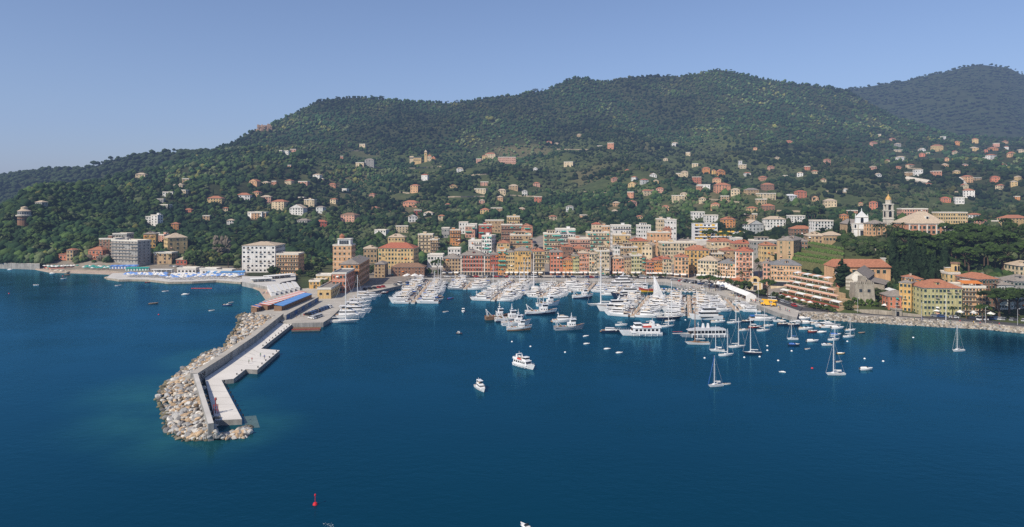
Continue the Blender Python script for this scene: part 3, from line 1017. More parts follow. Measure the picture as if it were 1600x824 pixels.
# ---- blocks behind the quay row and up to the foot of the hill
B2 = [
    (700, 719, 408, 389, 'white', 'white', 3, 4, dict(rt='flat', label='low white modern house behind the tan quay house')),
    (668, 692, 418, 399, 'white', 'white', 2, 5, dict(rt='flat', name='pavilion', cat='pavilion', label='low white pavilion behind an umbrella pine by the quay')),
    (732, 752, 405, 377, 'white', 'white', 4, 5, dict(rt='flat', style='B', D=14, label='white stepped apartment block behind the long red palace')),
    (753, 768, 408, 369, 'white', 'white', 7, 4, dict(rt='flat', style='t', D=12, a=18, label='white tower-like block with narrow windows behind the long red palace')),
    (653, 676, 395, 367, 'cream', 'beige', 5, 4, dict(rt='flat', style='B', cat='apartment block', name='apartment_block', label='beige balconied apartment block among trees above the white pavilion')),
    (672, 684, 398, 375, 'tan', 'beige', 4, 3, dict(rt='flat', style='B', label='tan balconied house tucked beside the beige apartment block')),
    (792, 812, 375, 339, 'yellow', 'beige', 6, 5, dict(rt='flat', style='B', cat='apartment block', name='apartment_block', label='yellow flat-roofed apartment block highest above the quay row')),
    (815, 832, 392, 354, 'salmon', 'pink', 5, 4, dict(roof=None, rt='gable', style='t', label='salmon gabled house with teal awning rising above the ochre quay house')),
    (777, 796, 408, 380, 'yellow', 'terracotta', 4, 4, dict(style='t', label='yellow house with teal awning peeping over the orange quay house')),
    (797, 830, 405, 368, 'tan', 'beige', 5, 7, dict(rt='flat', style='Btp', D=16, cat='apartment block', name='apartment_block', label='tan terraced block with teal awnings above the ochre quay house')),
    (748, 768, 385, 352, 'red', 'brown', 4, 5, dict(rt='flat', style='t', label='dark red flat-roofed house with teal awnings above the white block')),
    (783, 816, 384, 352, 'brown', 'beige', 4, 7, dict(rt='flat', style='Bt', label='brown terraced block below the yellow apartment block')),
    (758, 787, 364, 345, 'tan', 'beige', 3, 6, dict(rt='flat')), (717, 731, 366, 348, 'white', 'terracotta', 3, 3, dict(rt='flat')), (731, 745, 368, 351, 'pale', 'white', 3, 3, dict(rt='flat')),
    (690, 702, 372, 357, 'grey', 'beige', 2, 3, dict(rt='flat')), (703, 719, 384, 360, 'orange', 'grey', 4, 4, dict(rt='flat', style='B')), (727, 742, 372, 354, 'pink', 'white', 3, 3, dict(style='t', rt='flat')),
    (850, 875, 412, 366, 'cream', 'white', 7, 6, dict(rt='flat', style='Btp', D=16, cat='apartment block', name='apartment_block', label='cream balconied apartment block with teal awnings above the alley')),
    (869, 899, 405, 359, 'white', 'white', 7, 8, dict(rt='flat', style='Bt', D=16, cat='apartment block', name='apartment_block', label='broad white balconied apartment block with long teal awning on top')),
    (890, 922, 410, 374, 'pink', 'beige', 5, 8, dict(rt='flat', style='B', D=18, cat='apartment block', name='apartment_block', label='long pale pink apartment block behind the yellow-green quay house')),
    (918, 952, 400, 364, 'cream', 'beige', 6, 8, dict(rt='flat', style='Btp', D=16, cat='apartment block', name='apartment_block', label='wide cream apartment block with teal awnings under a red-roofed house')),
    (926, 940, 385, 351, 'cream', 'red', 5, 3, dict(label='cream tower house with bright red hip roof topping the apartment blocks')),
    (940, 953, 385, 354, 'peach', 'white', 5, 3, dict(rt='flat', label='peach flat-roofed house beside the cream tower house')),
    (957, 986, 392, 353, 'white', 'white', 6, 7, dict(rt='flat', style='BB', D=15, cat='apartment block', name='apartment_block', label='white apartment block with dark glazing behind the salmon quay house')),
    (960, 985, 402, 368, 'yellow', 'beige', 5, 6, dict(rt='flat', style='B', label='yellow flat-roofed house below the white dark-glazed block')),
    (997, 1017, 384, 353, 'white', 'white', 5, 5, dict(rt='flat', style='p', label='white irregular villa with attic among trees above the quay row')),
    (880, 895, 418, 386, 'brown', 'terracotta', 5, 4, dict(D=16, label='brown house with terracotta roof looming behind the low orange quay house')),
    (862, 880, 412, 384, 'salmon', 'terracotta', 4, 4, dict()), (896, 916, 415, 389, 'peach', 'terracotta', 4, 5, dict()),
    (960.5, 969, 418, 384, 'white', 'beige', 5, 2, dict(rt='gable', label='narrow white gabled house rising behind the salmon quay house')),
    (970, 996, 418, 387, 'tan', 'grey', 4, 6, dict(rt='flat', style='p', label='tan house with attic windows behind the pale green quay house')),
    (986, 1013, 408, 377, 'yellow', 'red', 4, 5, dict(label='yellow house with broad red roof behind the pale green quay house')),
    (1003, 1019, 418, 384, 'cream', 'beige', 4, 3, dict(rt='gable', a=20, D=20, label='cream gable wall with long brown side above the red-roofed quay houses')),
    (1015, 1047, 400, 364, 'peach', 'beige', 4, 6, dict(rt='flat', D=13, label='peach flat-roofed villa below the cream tower villas')),
    (1040, 1049, 395, 358, 'salmon', 'terracotta', 5, 2, dict(label='salmon stair tower attached to the peach flat-roofed villa')),
    (1028, 1040, 374, 343, 'cream', 'beige', 5, 3, dict(rt='flat', label='cream tower villa standing clear of the trees')),
    (1042, 1057, 378, 344, 'white', 'beige', 4, 3, dict(rt='flat', style='c', label='white tower villa beside a big umbrella pine')),
    (1034, 1088, 412, 380, 'cream', 'beige', 5, 12, dict(style='b', rt='flat', D=14, label='very long cream block with green shutters behind the red-roofed houses')),
    (1072, 1108, 428, 391, 'gold', 'terracotta', 6, 6, dict(style='b', a=10, D=14, label='golden house with terracotta roof behind the quay bend')),
    (1106, 1131, 420, 397, 'tan', 'beige', 4, 6, dict(rt='flat', style='p')), (1110, 1146, 402, 378, 'cream', 'terracotta', 3, 6, dict(label='cream villa with terracotta roof below the white yellow-awninged hotel')),
    (1130, 1150, 415, 392, 'tan', 'terracotta', 3, 4, dict()), (1147, 1177, 404, 381, 'tan', 'red', 3, 6, dict(label='tan villa with wide red roof just above the pink corner block')),
    (1177, 1214, 402, 377, 'grey', 'beige', 3, 7, dict(rt='flat', style='p', label='grey flat-roofed hall between the red-roofed villa and the tan block')),
    (1193, 1214, 408, 384, 'yellow', 'terracotta', 3, 4, dict(label='yellow house squeezed against the blind gable of the tan block')),
    (1214, 1240, 412, 375, 'tan', 'grey', 5, 2, dict(a=38, D=26, rt='hip', win='gshut', label='tall tan block with blind gable above the vineyard terraces', ns=6)),
    (1247, 1262, 404, 377, 'brown', 'grey', 4, 3, dict(a=20, D=18, label='brown-red block joined behind the tall tan block')),
    (1262, 1291, 392, 369, 'tan', 'beige', 4, 5, dict(D=16, a=12, label='tan hip-roofed block at the top end of the vineyard')),
    (1290, 1317, 380, 368, 'tan', 'beige', 1, 5, dict(D=12, label='low house with beige hip roof above the curved retaining wall')),
    (1198, 1228, 356, 343, 'white', 'beige', 3, 6, dict(D=14, label='white arcaded villa with beige roof above the tan block')),
    (1236, 1258, 348, 338, 'white', 'white', 3, 5, dict(rt='flat', label='white flat modern villa above the brown pergola house')),
    (1273, 1302, 360, 346, 'white', 'terracotta', 3, 6, dict(rt='flat', label='white villa with terracotta edge below the white church front')),
    (1240, 1271, 368, 358, 'brown', 'terracotta', 2, 6, dict(label='brown low pergola house above the vineyard terraces')),
    (1170, 1193, 366, 351, 'pale', 'beige', 3, 4, dict(rt='gable', a=-15, label='pale grey gabled house beside the white hotel')),
    (1083, 1101, 342, 332, 'white', 'white', 2, 4, dict(rt='flat')), (1103, 1122, 348, 337, 'white', 'beige', 3, 4, dict(rt='flat')),
    (1130, 1149, 356, 343, 'orange', 'terracotta', 3, 4, dict()), (1168, 1183, 346, 335, 'tan', 'beige', 3, 3, dict(rt='flat')),
]
for r in B2:
    if len(r) > 8 and 'roof' in r[8]:
        r[8].pop('roof')
B2 = [r[:5] + (('terracotta',) if r[5] == 'pink' else (r[5],)) + r[6:] for r in B2]
front(B2)

# ---- the harbour's near side: hotels, quayside block and villas
B3 = [
    (378, 430, 426, 384, 'white', 'beige', 6, 8, dict(D=24, a=0, style='bkl', rt='hip', win='wide', cat='hotel', name='hotel', label='big white beachfront hotel with long rows of balconied windows')),
    (432, 466, 430, 398, 'peach', 'beige', 5, 8, dict(D=15, a=0, style='B', rt='flat', cat='hotel', name='hotel', label='beige hotel with balconies next to the white beachfront hotel')),
    (520, 549, 426, 384, 'peach', 'beige', 5, 4, dict(D=14, a=0, rt='flat', style='k', cat='villa', name='villa', label='peach villa with white loggia and turret above the quayside block')),
    (568, 589, 412, 389, 'tan', 'beige', 3, 4, dict(D=14, a=-10, label='tan villa between the turreted villa and the ochre block')),
    (591, 646, 420, 388, 'yellow', 'red', 5, 11, dict(D=18, a=6, style='', label='long ochre block with small windows and a red roof edge')),
    (606, 632, 392, 371, 'yellow', 'beige', 3, 5, dict(D=14, label='upper ochre house with beige hip roof behind the long ochre block')),
    (611, 663, 432, 418, 'brown', 'brown', 3, 10, dict(D=12, style='', label='low dark red row of houses below the long ochre block')),
    (585, 601, 434, 413, 'tan', 'grey', 4, 3, dict(D=14, label='tan house wedged between the orange quayside block and the low row')),
    (531, 561, 449, 413, 'orange', 'grey', 4, 4, dict(z=2.2, a=-3, D=44, rt='hip', style='k', ns=11, label='orange quayside block with long shaded harbour side')),
    (519, 541, 458, 428, 'coral', 'slate', 3, 4, dict(z=2.2, a=-2, D=26, rt='flat', style='k', ns=5, label='coral low house built against the front of the orange block')),
    (496, 517, 467, 452, 'yellow', 'grey', 1, 2, dict(z=2.2, a=-2, D=42, rt='flat', win='wide', ns=9, label='long low ochre boathouse with flat grey roof by the parked cars')),
    (483, 505, 452, 440, 'gold', 'beige', 2, 4, dict(z=1.9, rt='flat', D=10, a=0, label='low yellow bathing house between beach and quay')),
    (494, 517, 440, 431, 'yellow', 'white', 1, 3, dict(rt='flat', D=10, label='low cream terrace house behind the yellow bathing house')),
    (262, 293, 398, 372, 'yellow', 'beige', 4, 3, dict(a=-38, D=17, style='', label='yellow villa with broad beige hip roof above the palm garden')),
    (224, 243, 388, 366, 'gold', 'grey', 3, 4, dict(D=12, rt='hip', a=-15, label='golden villa on the slope behind the grey seafront block')),
    (174, 215, 410, 376, 'grey', 'beige', 7, 8, dict(a=22, D=13, rt='flat', style='B', win='plain', cat='apartment block', name='apartment_block', label='grey seafront apartment block with dark balconies')),
    (155, 180, 402, 374, 'brown', 'beige', 5, 5, dict(D=13, rt='flat', label='brown-grey block half hidden behind the grey seafront block')),
    (176, 198, 386, 366, 'grey', 'brown', 3, 5, dict(D=12, rt='flat', style='B', label='grey terraced house on the slope above the seafront block')),
    (209, 231, 412, 398, 'coral', 'red', 2, 4, dict(D=13, a=-12, rt='hip', label='small red house with red hip roof behind the blue cabanas')),
    (275, 292, 414, 406, 'red', 'beige', 1, 3, dict(D=9, label='low red pavilion with beige roof below the yellow villa')),
    (138, 160, 406, 391, 'coral', 'terracotta', 2, 4, dict(D=11, label='coral house half hidden by trees behind the first beach')),
    (92, 104, 407, 398, 'coral', 'terracotta', 1, 2, dict(D=9, label='low wing of the red tower villa on the shore road')),
    (104, 114, 408, 391, 'tan', 'terracotta', 3, 2, dict(D=8, name='tower_house', label='little turreted villa with terracotta cap on the shore road')),
    (240, 268, 413, 396, 'tan', 'grey', 3, 4, dict(D=11, rt='flat', label='tan house behind the row of palms')),
    (277, 306, 428, 420, 'white', 'white', 1, 5, dict(D=8, rt='flat', win='wide', name='beach_pavilion', cat='pavilion', label='white bathing pavilion with wide openings above the blue parasols')),
    (312, 338, 430, 421, 'white', 'white', 1, 6, dict(D=8, rt='flat', win='wide', name='beach_pavilion', cat='pavilion', label='white long bathing pavilion beside the blue cabins')),
    (338, 362, 430, 423, 'cream', 'beige', 1, 4, dict(D=8, rt='flat', win='wide', name='beach_pavilion', cat='pavilion', label='cream terrace pavilion below the rock face')),
]
front(B3)
# ---- right shore
B4 = [
    (1388, 1424, 487, 463, 'coral', 'grey', 3, 4, dict(a=8, D=11, z=2.0, style='', label='low pink house on the riprap shore beside the orange tower house')),
    (1405, 1424, 487, 441, 'gold', 'grey', 5, 3, dict(a=46, D=17, z=2.0, ns=4, label='tall orange house with a sunlit gable side on the shore')),
    (1424, 1442, 480, 436, 'orange', 'terracotta', 5, 2, dict(a=8, D=12, label='orange stair block wedged between the tall orange and the green house')),
    (1443, 1503, 494, 450, 'green', 'terracotta', 5, 10, dict(a=6, D=15, z=2.0, style='', label='yellow-green seafront house with long terracotta hip roof')),
    (1503.5, 1540, 494, 449, 'peach', 'beige', 6, 7, dict(a=10, D=15, z=2.0, rt='flat', style='B', label='peach seafront house with dark balconies and orange roof awning')),
    (1482, 1500, 470, 428, 'yellow', 'terracotta', 5, 2, dict(a=6, D=11, rt='flat', name='villa', cat='villa', label='yellow battlemented villa rising behind the yellow-green house')),
    (1530, 1560, 486, 437, 'brown', 'terracotta', 6, 6, dict(a=-6, D=16, label='brown house with sloping terracotta roof behind the peach balconied house')),
    (1560, 1584, 484, 446, 'pale', 'grey', 4, 5, dict(a=6, D=14, label='pale grey-roofed house with shutters above the shore pines')),
    (1585, 1625, 482, 440, 'grey', 'grey', 5, 7, dict(a=6, D=14, label='grey dormered house cut by the frame edge above the shore pines')),
    (1558, 1572, 470, 441, 'pink', 'grey', 4, 3, dict(a=6, D=12, label='pink sliver of house beside the brown sloping-roofed one')),
    (1592, 1625, 440, 416, 'cream', 'beige', 3, 4, dict(a=6, D=14, label='cream house under the pine wood at the frame edge')),
    (1394, 1406, 474, 456, 'stone', 'white', 2, 2, dict(a=8, D=9, rt='gable', label='little stone-pale gabled house behind the low pink one')),
    (1308, 1326, 447, 430, 'coral', 'terracotta', 2, 3, dict(a=20, D=8, rt='flat', label='coral cube house beside the round cypress and the striped church')),
]
front(B4)
# ---- houses scattered over the slopes: px, foot row, width, height, wall, roof, roof type
HS = '''60 322 12 5 grey beige hip;219 279 17 7 cream beige hip;304 240 11 5 orange terracotta hip;127 289 5 4 salmon terracotta flat;278 296 16 8 cream beige hip;290 287 12 8 tan beige flat;
262 308 18 8 white grey flat;283 306 16 9 cream beige flat;250 317 12 6 grey beige flat;256 326 14 6 grey beige flat;232 350 10 12 white white flat;241 353 12 18 white white flat;
273 360 13 11 orange terracotta hip;252 380 10 14 pink beige flat;246 372 8 8 pale beige flat;335 320 25 11 yellow terracotta hip;293 333 13 6 coral terracotta hip;380 314 24 10 white terracotta hip;
398 341 25 10 white grey flat;404 343 26 11 peach beige flat;415 318 18 11 pink beige hip;434 328 22 14 cream terracotta hip;428 290 8 7 salmon terracotta flat;473 294 16 11 pink beige flat;
444 298 10 6 white beige hip;470 318 11 10 red terracotta flat;483 326 18 15 cream beige flat;463 336 24 12 white beige gable;499 333 12 10 pale grey hip;543 347 24 12 pink brown hip;
502 355 20 9 red red hip;472 352 18 8 grey grey hip;594 368 20 9 white beige flat;628 364 22 11 cream beige flat;653 337 13 9 red red flat;647 301 13 12 peach terracotta hip;
663 283 11 10 white red hip;640 323 24 7 salmon terracotta hip;566 233 10 8 cream beige flat;577 260 16 11 grey grey hip;562 260 14 6 cream beige flat;534 249 5 5 salmon beige flat;
437 241 8 6 white terracotta flat;447 242 8 6 white beige flat;458 240 10 7 pink red flat;452 264 6 6 peach beige flat;494 279 12 6 white beige hip;502 284 7 5 yellow beige flat;
766 248 18 8 cream terracotta hip;757 250 9 7 yellow terracotta hip;748 255 9 7 pink beige flat;719 269 12 6 white beige hip;757 291 14 7 pink beige flat;750 302 20 7 cream beige flat;
784 304 14 7 cream beige hip;802 297 16 7 tan beige hip;820 306 9 8 white grey gable;841 317 12 10 coral terracotta flat;753 319 10 6 pink beige hip;776 332 20 7 tan beige flat;
815 333 12 7 pink beige hip;888 260 16 7 cream beige flat;836 268 8 5 white white gable;890 332 13 10 pale grey hip;913 342 10 6 peach terracotta flat;954 233 11 10 salmon beige flat;
937 231 9 3 tan beige flat;980 270 7 5 orange terracotta hip;1008 288 12 7 pale red hip;1025 287 9 5 yellow beige hip;1055 229 10 6 white beige hip;1075 243 8 5 cream beige flat;
1040 252 8 4 cream beige hip;1086 261 11 5 cream beige flat;1060 280 9 9 cream beige flat;1070 277 12 9 cream beige hip;1104 272 12 10 orange terracotta hip;1115 272 7 6 gold terracotta hip;
1128 275 12 8 orange terracotta gable;1090 287 13 11 coral terracotta flat;1120 288 15 9 peach terracotta hip;1161 264 12 7 cream beige flat;1157 263 6 12 pale white flat;1206 266 9 6 pink terracotta hip;
1228 279 6 5 cream beige flat;1250 276 11 6 white beige hip;985 309 11 10 salmon terracotta flat;1013 307 16 9 cream terracotta hip;990 324 12 9 pink terracotta gable;1060 316 22 11 cream beige flat;
1068 310 12 8 cream beige hip;1100 298 22 10 white beige flat;1094 300 8 10 salmon terracotta flat;1130 302 26 14 salmon terracotta hip;1133 317 14 11 tan beige flat;1149 305 16 9 cream beige hip;
1177 305 20 9 tan grey hip;1201 297 20 9 brown terracotta hip;1200 313 28 11 cream beige flat;1190 320 18 9 tan beige flat;1238 317 18 12 pale white hip;1253 310 17 11 coral red hip;
1176 332 17 7 yellow terracotta hip;1201 332 22 11 brown terracotta hip;1177 343 14 8 white beige flat;1233 226 14 5 coral terracotta hip;1294 256 9 7 pink terracotta hip;1262 266 9 6 coral terracotta flat;
1367 228 9 6 pink terracotta hip;1374 214 6 4 cream beige flat;1404 232 9 8 grey beige hip;1405 238 12 4 cream beige flat;1366 268 9 8 pink beige hip;1374 279 8 7 white beige gable;
1410 252 12 7 white beige hip;1442 238 10 5 white beige gable;1441 245 10 5 coral terracotta hip;1450 243 7 4 gold terracotta flat;1467 237 16 10 yellow terracotta hip;1475 218 7 5 white beige flat;
1496 227 8 6 orange terracotta hip;1524 224 11 7 yellow terracotta hip;1523 236 14 5 yellow beige hip;1557 229 11 5 pink beige flat;1554 236 13 5 orange terracotta hip;1541 239 6 5 coral terracotta hip;
1552 249 12 7 white terracotta hip;1542 251 8 5 pale beige flat;1596 240 9 6 cream beige hip;1436 275 14 10 white beige flat;1424 275 11 6 tan beige flat;1465 276 15 9 salmon brown flat;
1496 275 10 8 yellow beige hip;1514 286 15 11 peach terracotta hip;1528 283 13 5 tan beige flat;1556 284 15 8 coral red hip;1585 291 12 7 yellow beige hip;1594 281 8 5 yellow beige hip;
1514 309 21 12 white terracotta hip;1500 318 16 10 white white flat;1478 316 18 6 coral red hip;1590 313 9 6 orange terracotta flat;1508 262 11 5 pink grey hip;1365 328 15 12 coral red hip;
1298 323 22 10 cream beige hip;1333 336 16 7 salmon brown flat;1320 344 13 8 orange terracotta hip;1527 345 17 10 white terracotta hip;1537 353 12 9 pink terracotta hip;1592 352 36 12 yellow terracotta hip;
1561 356 9 11 yellow beige flat;1345 322 8 5 tan terracotta hip;1322 300 7 5 white beige hip;1288 285 7 5 cream terracotta hip;1215 250 7 4 cream beige hip;1180 235 7 4 peach terracotta hip;
870 228 8 4 cream beige hip;858 226 9 5 salmon terracotta hip;905 214 8 4 tan beige hip;1452 292 9 5 cream terracotta hip;1570 262 8 5 white terracotta hip;1480 252 7 5 peach terracotta hip;
322 345 12 8 tan beige flat;352 332 9 7 cream terracotta hip;360 352 13 8 white beige hip;520 318 10 7 cream terracotta hip;538 300 8 5 white beige flat;585 330 9 6 peach terracotta hip;
690 345 12 8 cream terracotta hip;700 325 9 6 white terracotta hip;865 345 12 7 cream terracotta hip;1040 330 12 8 peach terracotta hip;960 335 10 6 cream beige hip;1000 345 10 7 yellow terracotta hip'''
for row in HS.replace('\n', '').split(';'):
    p = row.split()
    px, pb, ww, hh = map(float, p[:4])
    ww, hh = ww * .88, hh * .9
    fl = max(1, round(hh / 3.6))
    nc = max(1, min(6, round(ww / 4.5)))
    Yq = ground(px, pb).y
    if hh * Yq / F < 4.0:
        hh = 4.0 * F / Yq
    building(px - ww / 2, px + ww / 2, pb, pb - hh, p[4], p[5], rt=p[6], fl=max(fl, 1 if hh * Yq / F < 5 else 2), nc=nc, a=random.uniform(-16, 26),
             D=max(7, min(14, ww * Yq / F * .7)), name='hill_house', cat='house')


RH = random.Random(99)
for x0, x1, y0, y1, n_ in ((960, 1300, 258, 336, 12), (1380, 1600, 214, 300, 11), (700, 870, 285, 342, 4), (380, 520, 285, 345, 6), (560, 700, 300, 350, 3)):
    m_ = 0
    for q in range(400):
        px, pb = RH.uniform(x0, x1), RH.uniform(y0, y1)
        if m_ >= n_ or any(abs(k_[0] - px) < k_[2] + 8 and abs(k_[1] - pb) < 9 for k_ in KEEP):
            continue
        Yq = ground(px, pb).y
        ww, hh = RH.uniform(8, 13) * F / Yq, RH.uniform(4.2, 7.5) * F / Yq
        building(px - ww / 2, px + ww / 2, pb, pb - hh, RH.choice(['cream', 'cream', 'peach', 'white', 'yellow', 'salmon', 'pink']), RH.choice(['terracotta', 'terracotta', 'terracotta', 'beige']),
                 rt=RH.choice(['hip', 'hip', 'gable']), fl=1 if hh * Yq / F < 5 else 2, nc=3, a=RH.uniform(-25, 30), D=RH.uniform(7, 11), name='hill_house', cat='house', what='cottage')
        m_ += 1


# ------------------------------------------------------------------ landmarks
def pyr(mb, cx, cy, w, z0, z1, m, n=4, rot=math.pi / 4):
    vs = [(cx + w * math.cos(rot + 2 * math.pi * i / n), cy + w * math.sin(rot + 2 * math.pi * i / n), z0) for i in range(n)] + [(cx, cy, z1)]
    mb.add(vs, [(i, (i + 1) % n, n) for i in range(n)], m)


def landmark(name, label, cat, px, py, rz=0):
    p = ground(px, py)
    KEEP.append((px, py, 14, p.y))
    return thing(name, label, cat, p, R(rz)), p.y / F          # metres per row


# bell tower
t, u = landmark('bell_tower', 'tall pale bell tower with golden dome and arched openings above the palms', 'bell tower', 1388, 352)
hh = 32 * u
s = 11 * u / 2
b = MB().box(-s, s, -s, s, -8, hh * .70, M_stonel)
b.box(-s * 1.12, s * 1.12, -s * 1.12, s * 1.12, hh * .70, hh * .735, M_trim)
b.box(-s * 1.12, s * 1.12, -s * 1.12, s * 1.12, hh * .30, hh * .33, M_trim)
obj('shaft', b.mesh('shaft'), t)
b = MB()
for (x, y) in ((-1, -1), (1, -1), (1, 1), (-1, 1)):
    b.box(x * s * .72 - s * .22, x * s * .72 + s * .22, y * s * .72 - s * .22, y * s * .72 + s * .22, hh * .735, hh, M_stonel)
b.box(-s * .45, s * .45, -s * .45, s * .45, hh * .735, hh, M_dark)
b.box(-s * 1.05, s * 1.05, -s * 1.05, s * 1.05, hh, hh * 1.04, M_trim)
obj('belfry', b.mesh('belfry'), t)
b = MB().lathe([(s * .8, hh * 1.04), (s * .8, hh * 1.2), (s * .88, hh * 1.21), (s * .88, hh * 1.23)], M_stonel, 8)
obj('drum', b.mesh('drum'), t)
b = MB().lathe([(s * .78, hh * 1.23), (s * .7, hh * 1.3), (s * .45, hh * 1.38), (s * .18, hh * 1.43), (s * .12, hh * 1.48), (.02, hh * 1.52)], mat('dome_tiles', (.50, .30, .10), .6, .2, .8), 10)
dm = obj('dome', b.mesh('dome'), t)
b = MB().tube((0, 0, hh * 1.5), (0, 0, hh * 1.66), .1, M_stone)
b.box(-.5, .5, -.08, .08, hh * 1.6, hh * 1.615, M_stone)
obj('cross', b.mesh('cross'), dm)
ARCH = MB()
ARCH.box(-.5, .5, -.05, .05, -1, .6, M_dark)
ARCH.add([(.5 * math.cos(q * math.pi / 8), -.05, .6 + .5 * math.sin(q * math.pi / 8)) for q in range(9)], [tuple(range(8, -1, -1))], M_dark)
ARCHM = ARCH.mesh('arched_window')
for zz in (.53, ):
    for rz, ox, oy in ((0, 0, -s - .03), (-math.pi / 2, -s - .03, 0)):
        obj('arched_window', ARCHM, t, (ox, oy, hh * zz), rz, (s * .8, 1, s * .8))

# white baroque church front
t, u = landmark('church', 'white baroque church front with pinnacled gable beside a cypress', 'church', 1347, 368, -8)
wd, hh = 30 * u, 30 * u
b = MB().box(-wd / 2, wd / 2, 0, 2, -8, hh * .62, M_white)
b.add([(-wd * .32, -.1, hh * .62), (wd * .32, -.1, hh * .62), (wd * .3, -.1, hh * .95), (0, -.1, hh * 1.25), (-wd * .3, -.1, hh * .95),
       (-wd * .32, 2, hh * .62), (wd * .32, 2, hh * .62), (wd * .3, 2, hh * .95), (0, 2, hh * 1.25), (-wd * .3, 2, hh * .95)],
      [(0, 1, 2, 3, 4), (9, 8, 7, 6, 5), (1, 6, 7, 2), (2, 7, 8, 3), (3, 8, 9, 4), (4, 9, 5, 0)], M_white)
for zz in (.32, .60, .93):
    ww = wd * (.52 if zz < .7 else .32)
    b.box(-ww, ww, -.45, 0, hh * zz, hh * (zz + .03), M_trim)
for x in (-.46, -.2, .2, .46):
    b.box(wd * x - .4, wd * x + .4, -.3, 0, -.5, hh * .6, M_stonel)
obj('facade', b.mesh('facade'), t)
for x, zz in ((-.3, .96), (.3, .96), (0, 1.25)):
    q = MB().tube((0, 0, 0), (0, 0, hh * .07), .35, M_white, .2).tube((0, 0, hh * .07), (0, 0, hh * .17), .3, M_white, .03)
    obj('pinnacle', q.mesh('pinnacle'), t, (wd * x, 1, hh * zz))
obj('arched_window', ARCHM, t, (0, -.1, hh * .77), 0, (2.2, 1, 2))
obj('door', DOOR, t, (0, -.15, 0), 0, (1.5, 1, 1.4))
for x in (-.33, .33):
    obj('niche', ARCHM, t, (wd * x, -.02, hh * .46), 0, (1.3, 1, 1.3))
b = MB().box(-wd * .38, wd * .38, 2, 34, -8, hh * .55, wallm('tan'))
obj('nave', b.mesh('nave'), t)
b = MB().add([(-wd * .42, 2, hh * .55), (wd * .42, 2, hh * .55), (0, 2, hh * .8), (-wd * .42, 34, hh * .55), (wd * .42, 34, hh * .55), (0, 34, hh * .8)], [(0, 2, 5, 3), (1, 4, 5, 2), (3, 5, 4)], roofm('grey'))
obj('roof', b.mesh('roof'), t)
building(1362, 1385, 368, 350, 'peach', 'grey', rt='hip', fl=3, nc=3, D=12, label='peach sacristy house between the white church front and the bell tower', name='annex')

# palace with pyramid roof
t, u = landmark('palace', 'red and white palace with big grey pyramid roof above the dark wood', 'palace', 1456, 368, -4)
wd = 70 * u
hh = 17 * u
b = MB().box(-wd / 2, wd * .3, 0, 26, -6, hh, wallm('salmon'))
for x in (-.48, -.28, -.1, .1, .28):
    b.box(wd * x - .5, wd * x + .5, -.15, 0, -5, hh, M_trim)
b.box(-wd / 2 - .4, wd * .3 + .4, -.4, 26.4, hh, hh + .7, M_trim)
obj('wall', b.mesh('wall'), t)
b = MB()
x0, x1, o = -wd / 2 - .8, wd * .3 + .8, .8
ap = (-.03 * wd, 13, hh + 20 * u)
b.add([(x0, -o, hh + .7), (x1, -o, hh + .7), (x1, 26 + o, hh + .7), (x0, 26 + o, hh + .7), (ap[0] - 3, 13, ap[2]), (ap[0] + 3, 13, ap[2])], [(0, 1, 5, 4), (1, 2, 5), (2, 3, 4, 5), (3, 0, 4)], roofm('beige'))
ro = obj('roof', b.mesh('roof'), t)
b = MB().taper(-1.3, 1.3, -1.2, 2.5, 0, 3, M_trim).box(-.8, .8, -1.25, -1.15, .6, 2.4, M_dark)
obj('dormer', b.mesh('dormer'), ro, (-.03 * wd, 5.5, hh + 7 * u))
for i in range(2):
    for j in range(8):
        obj('window', WIN['gopen'], t, (-wd * .46 + j * wd * .1, -.02, hh * (.3 + .42 * i)), 0, (1.1, 1, 1.1))
b = MB().box(wd * .3 + .02, wd * .55, 4, 24, -6, hh * .85, wallm('grey')).box(wd * .3 + .5, wd * .57, 3.5, 24.5, hh * .85, hh * .9, roofm('slate'))
w_ = obj('side_wing', b.mesh('side_wing'), t)
for i in range(2):
    for j in range(5):
        obj('window', WIN['plain'], w_, (wd * (.335 + .046 * j), 3.98, hh * (.25 + .36 * i)), 0, (1, 1, 1.2))

# long pink and yellow schools behind the palace
building(1409, 1450, 342, 327, 'pink', 'white', rt='flat', fl=3, nc=10, D=14, a=10, label='long pink flat-roofed block behind the palace', what='block')
building(1466, 1512, 350, 333, 'yellow', 'brown', rt='flat', fl=3, nc=12, D=12, a=4, label='long yellow block with dark roof strips beside the palace', style='k')

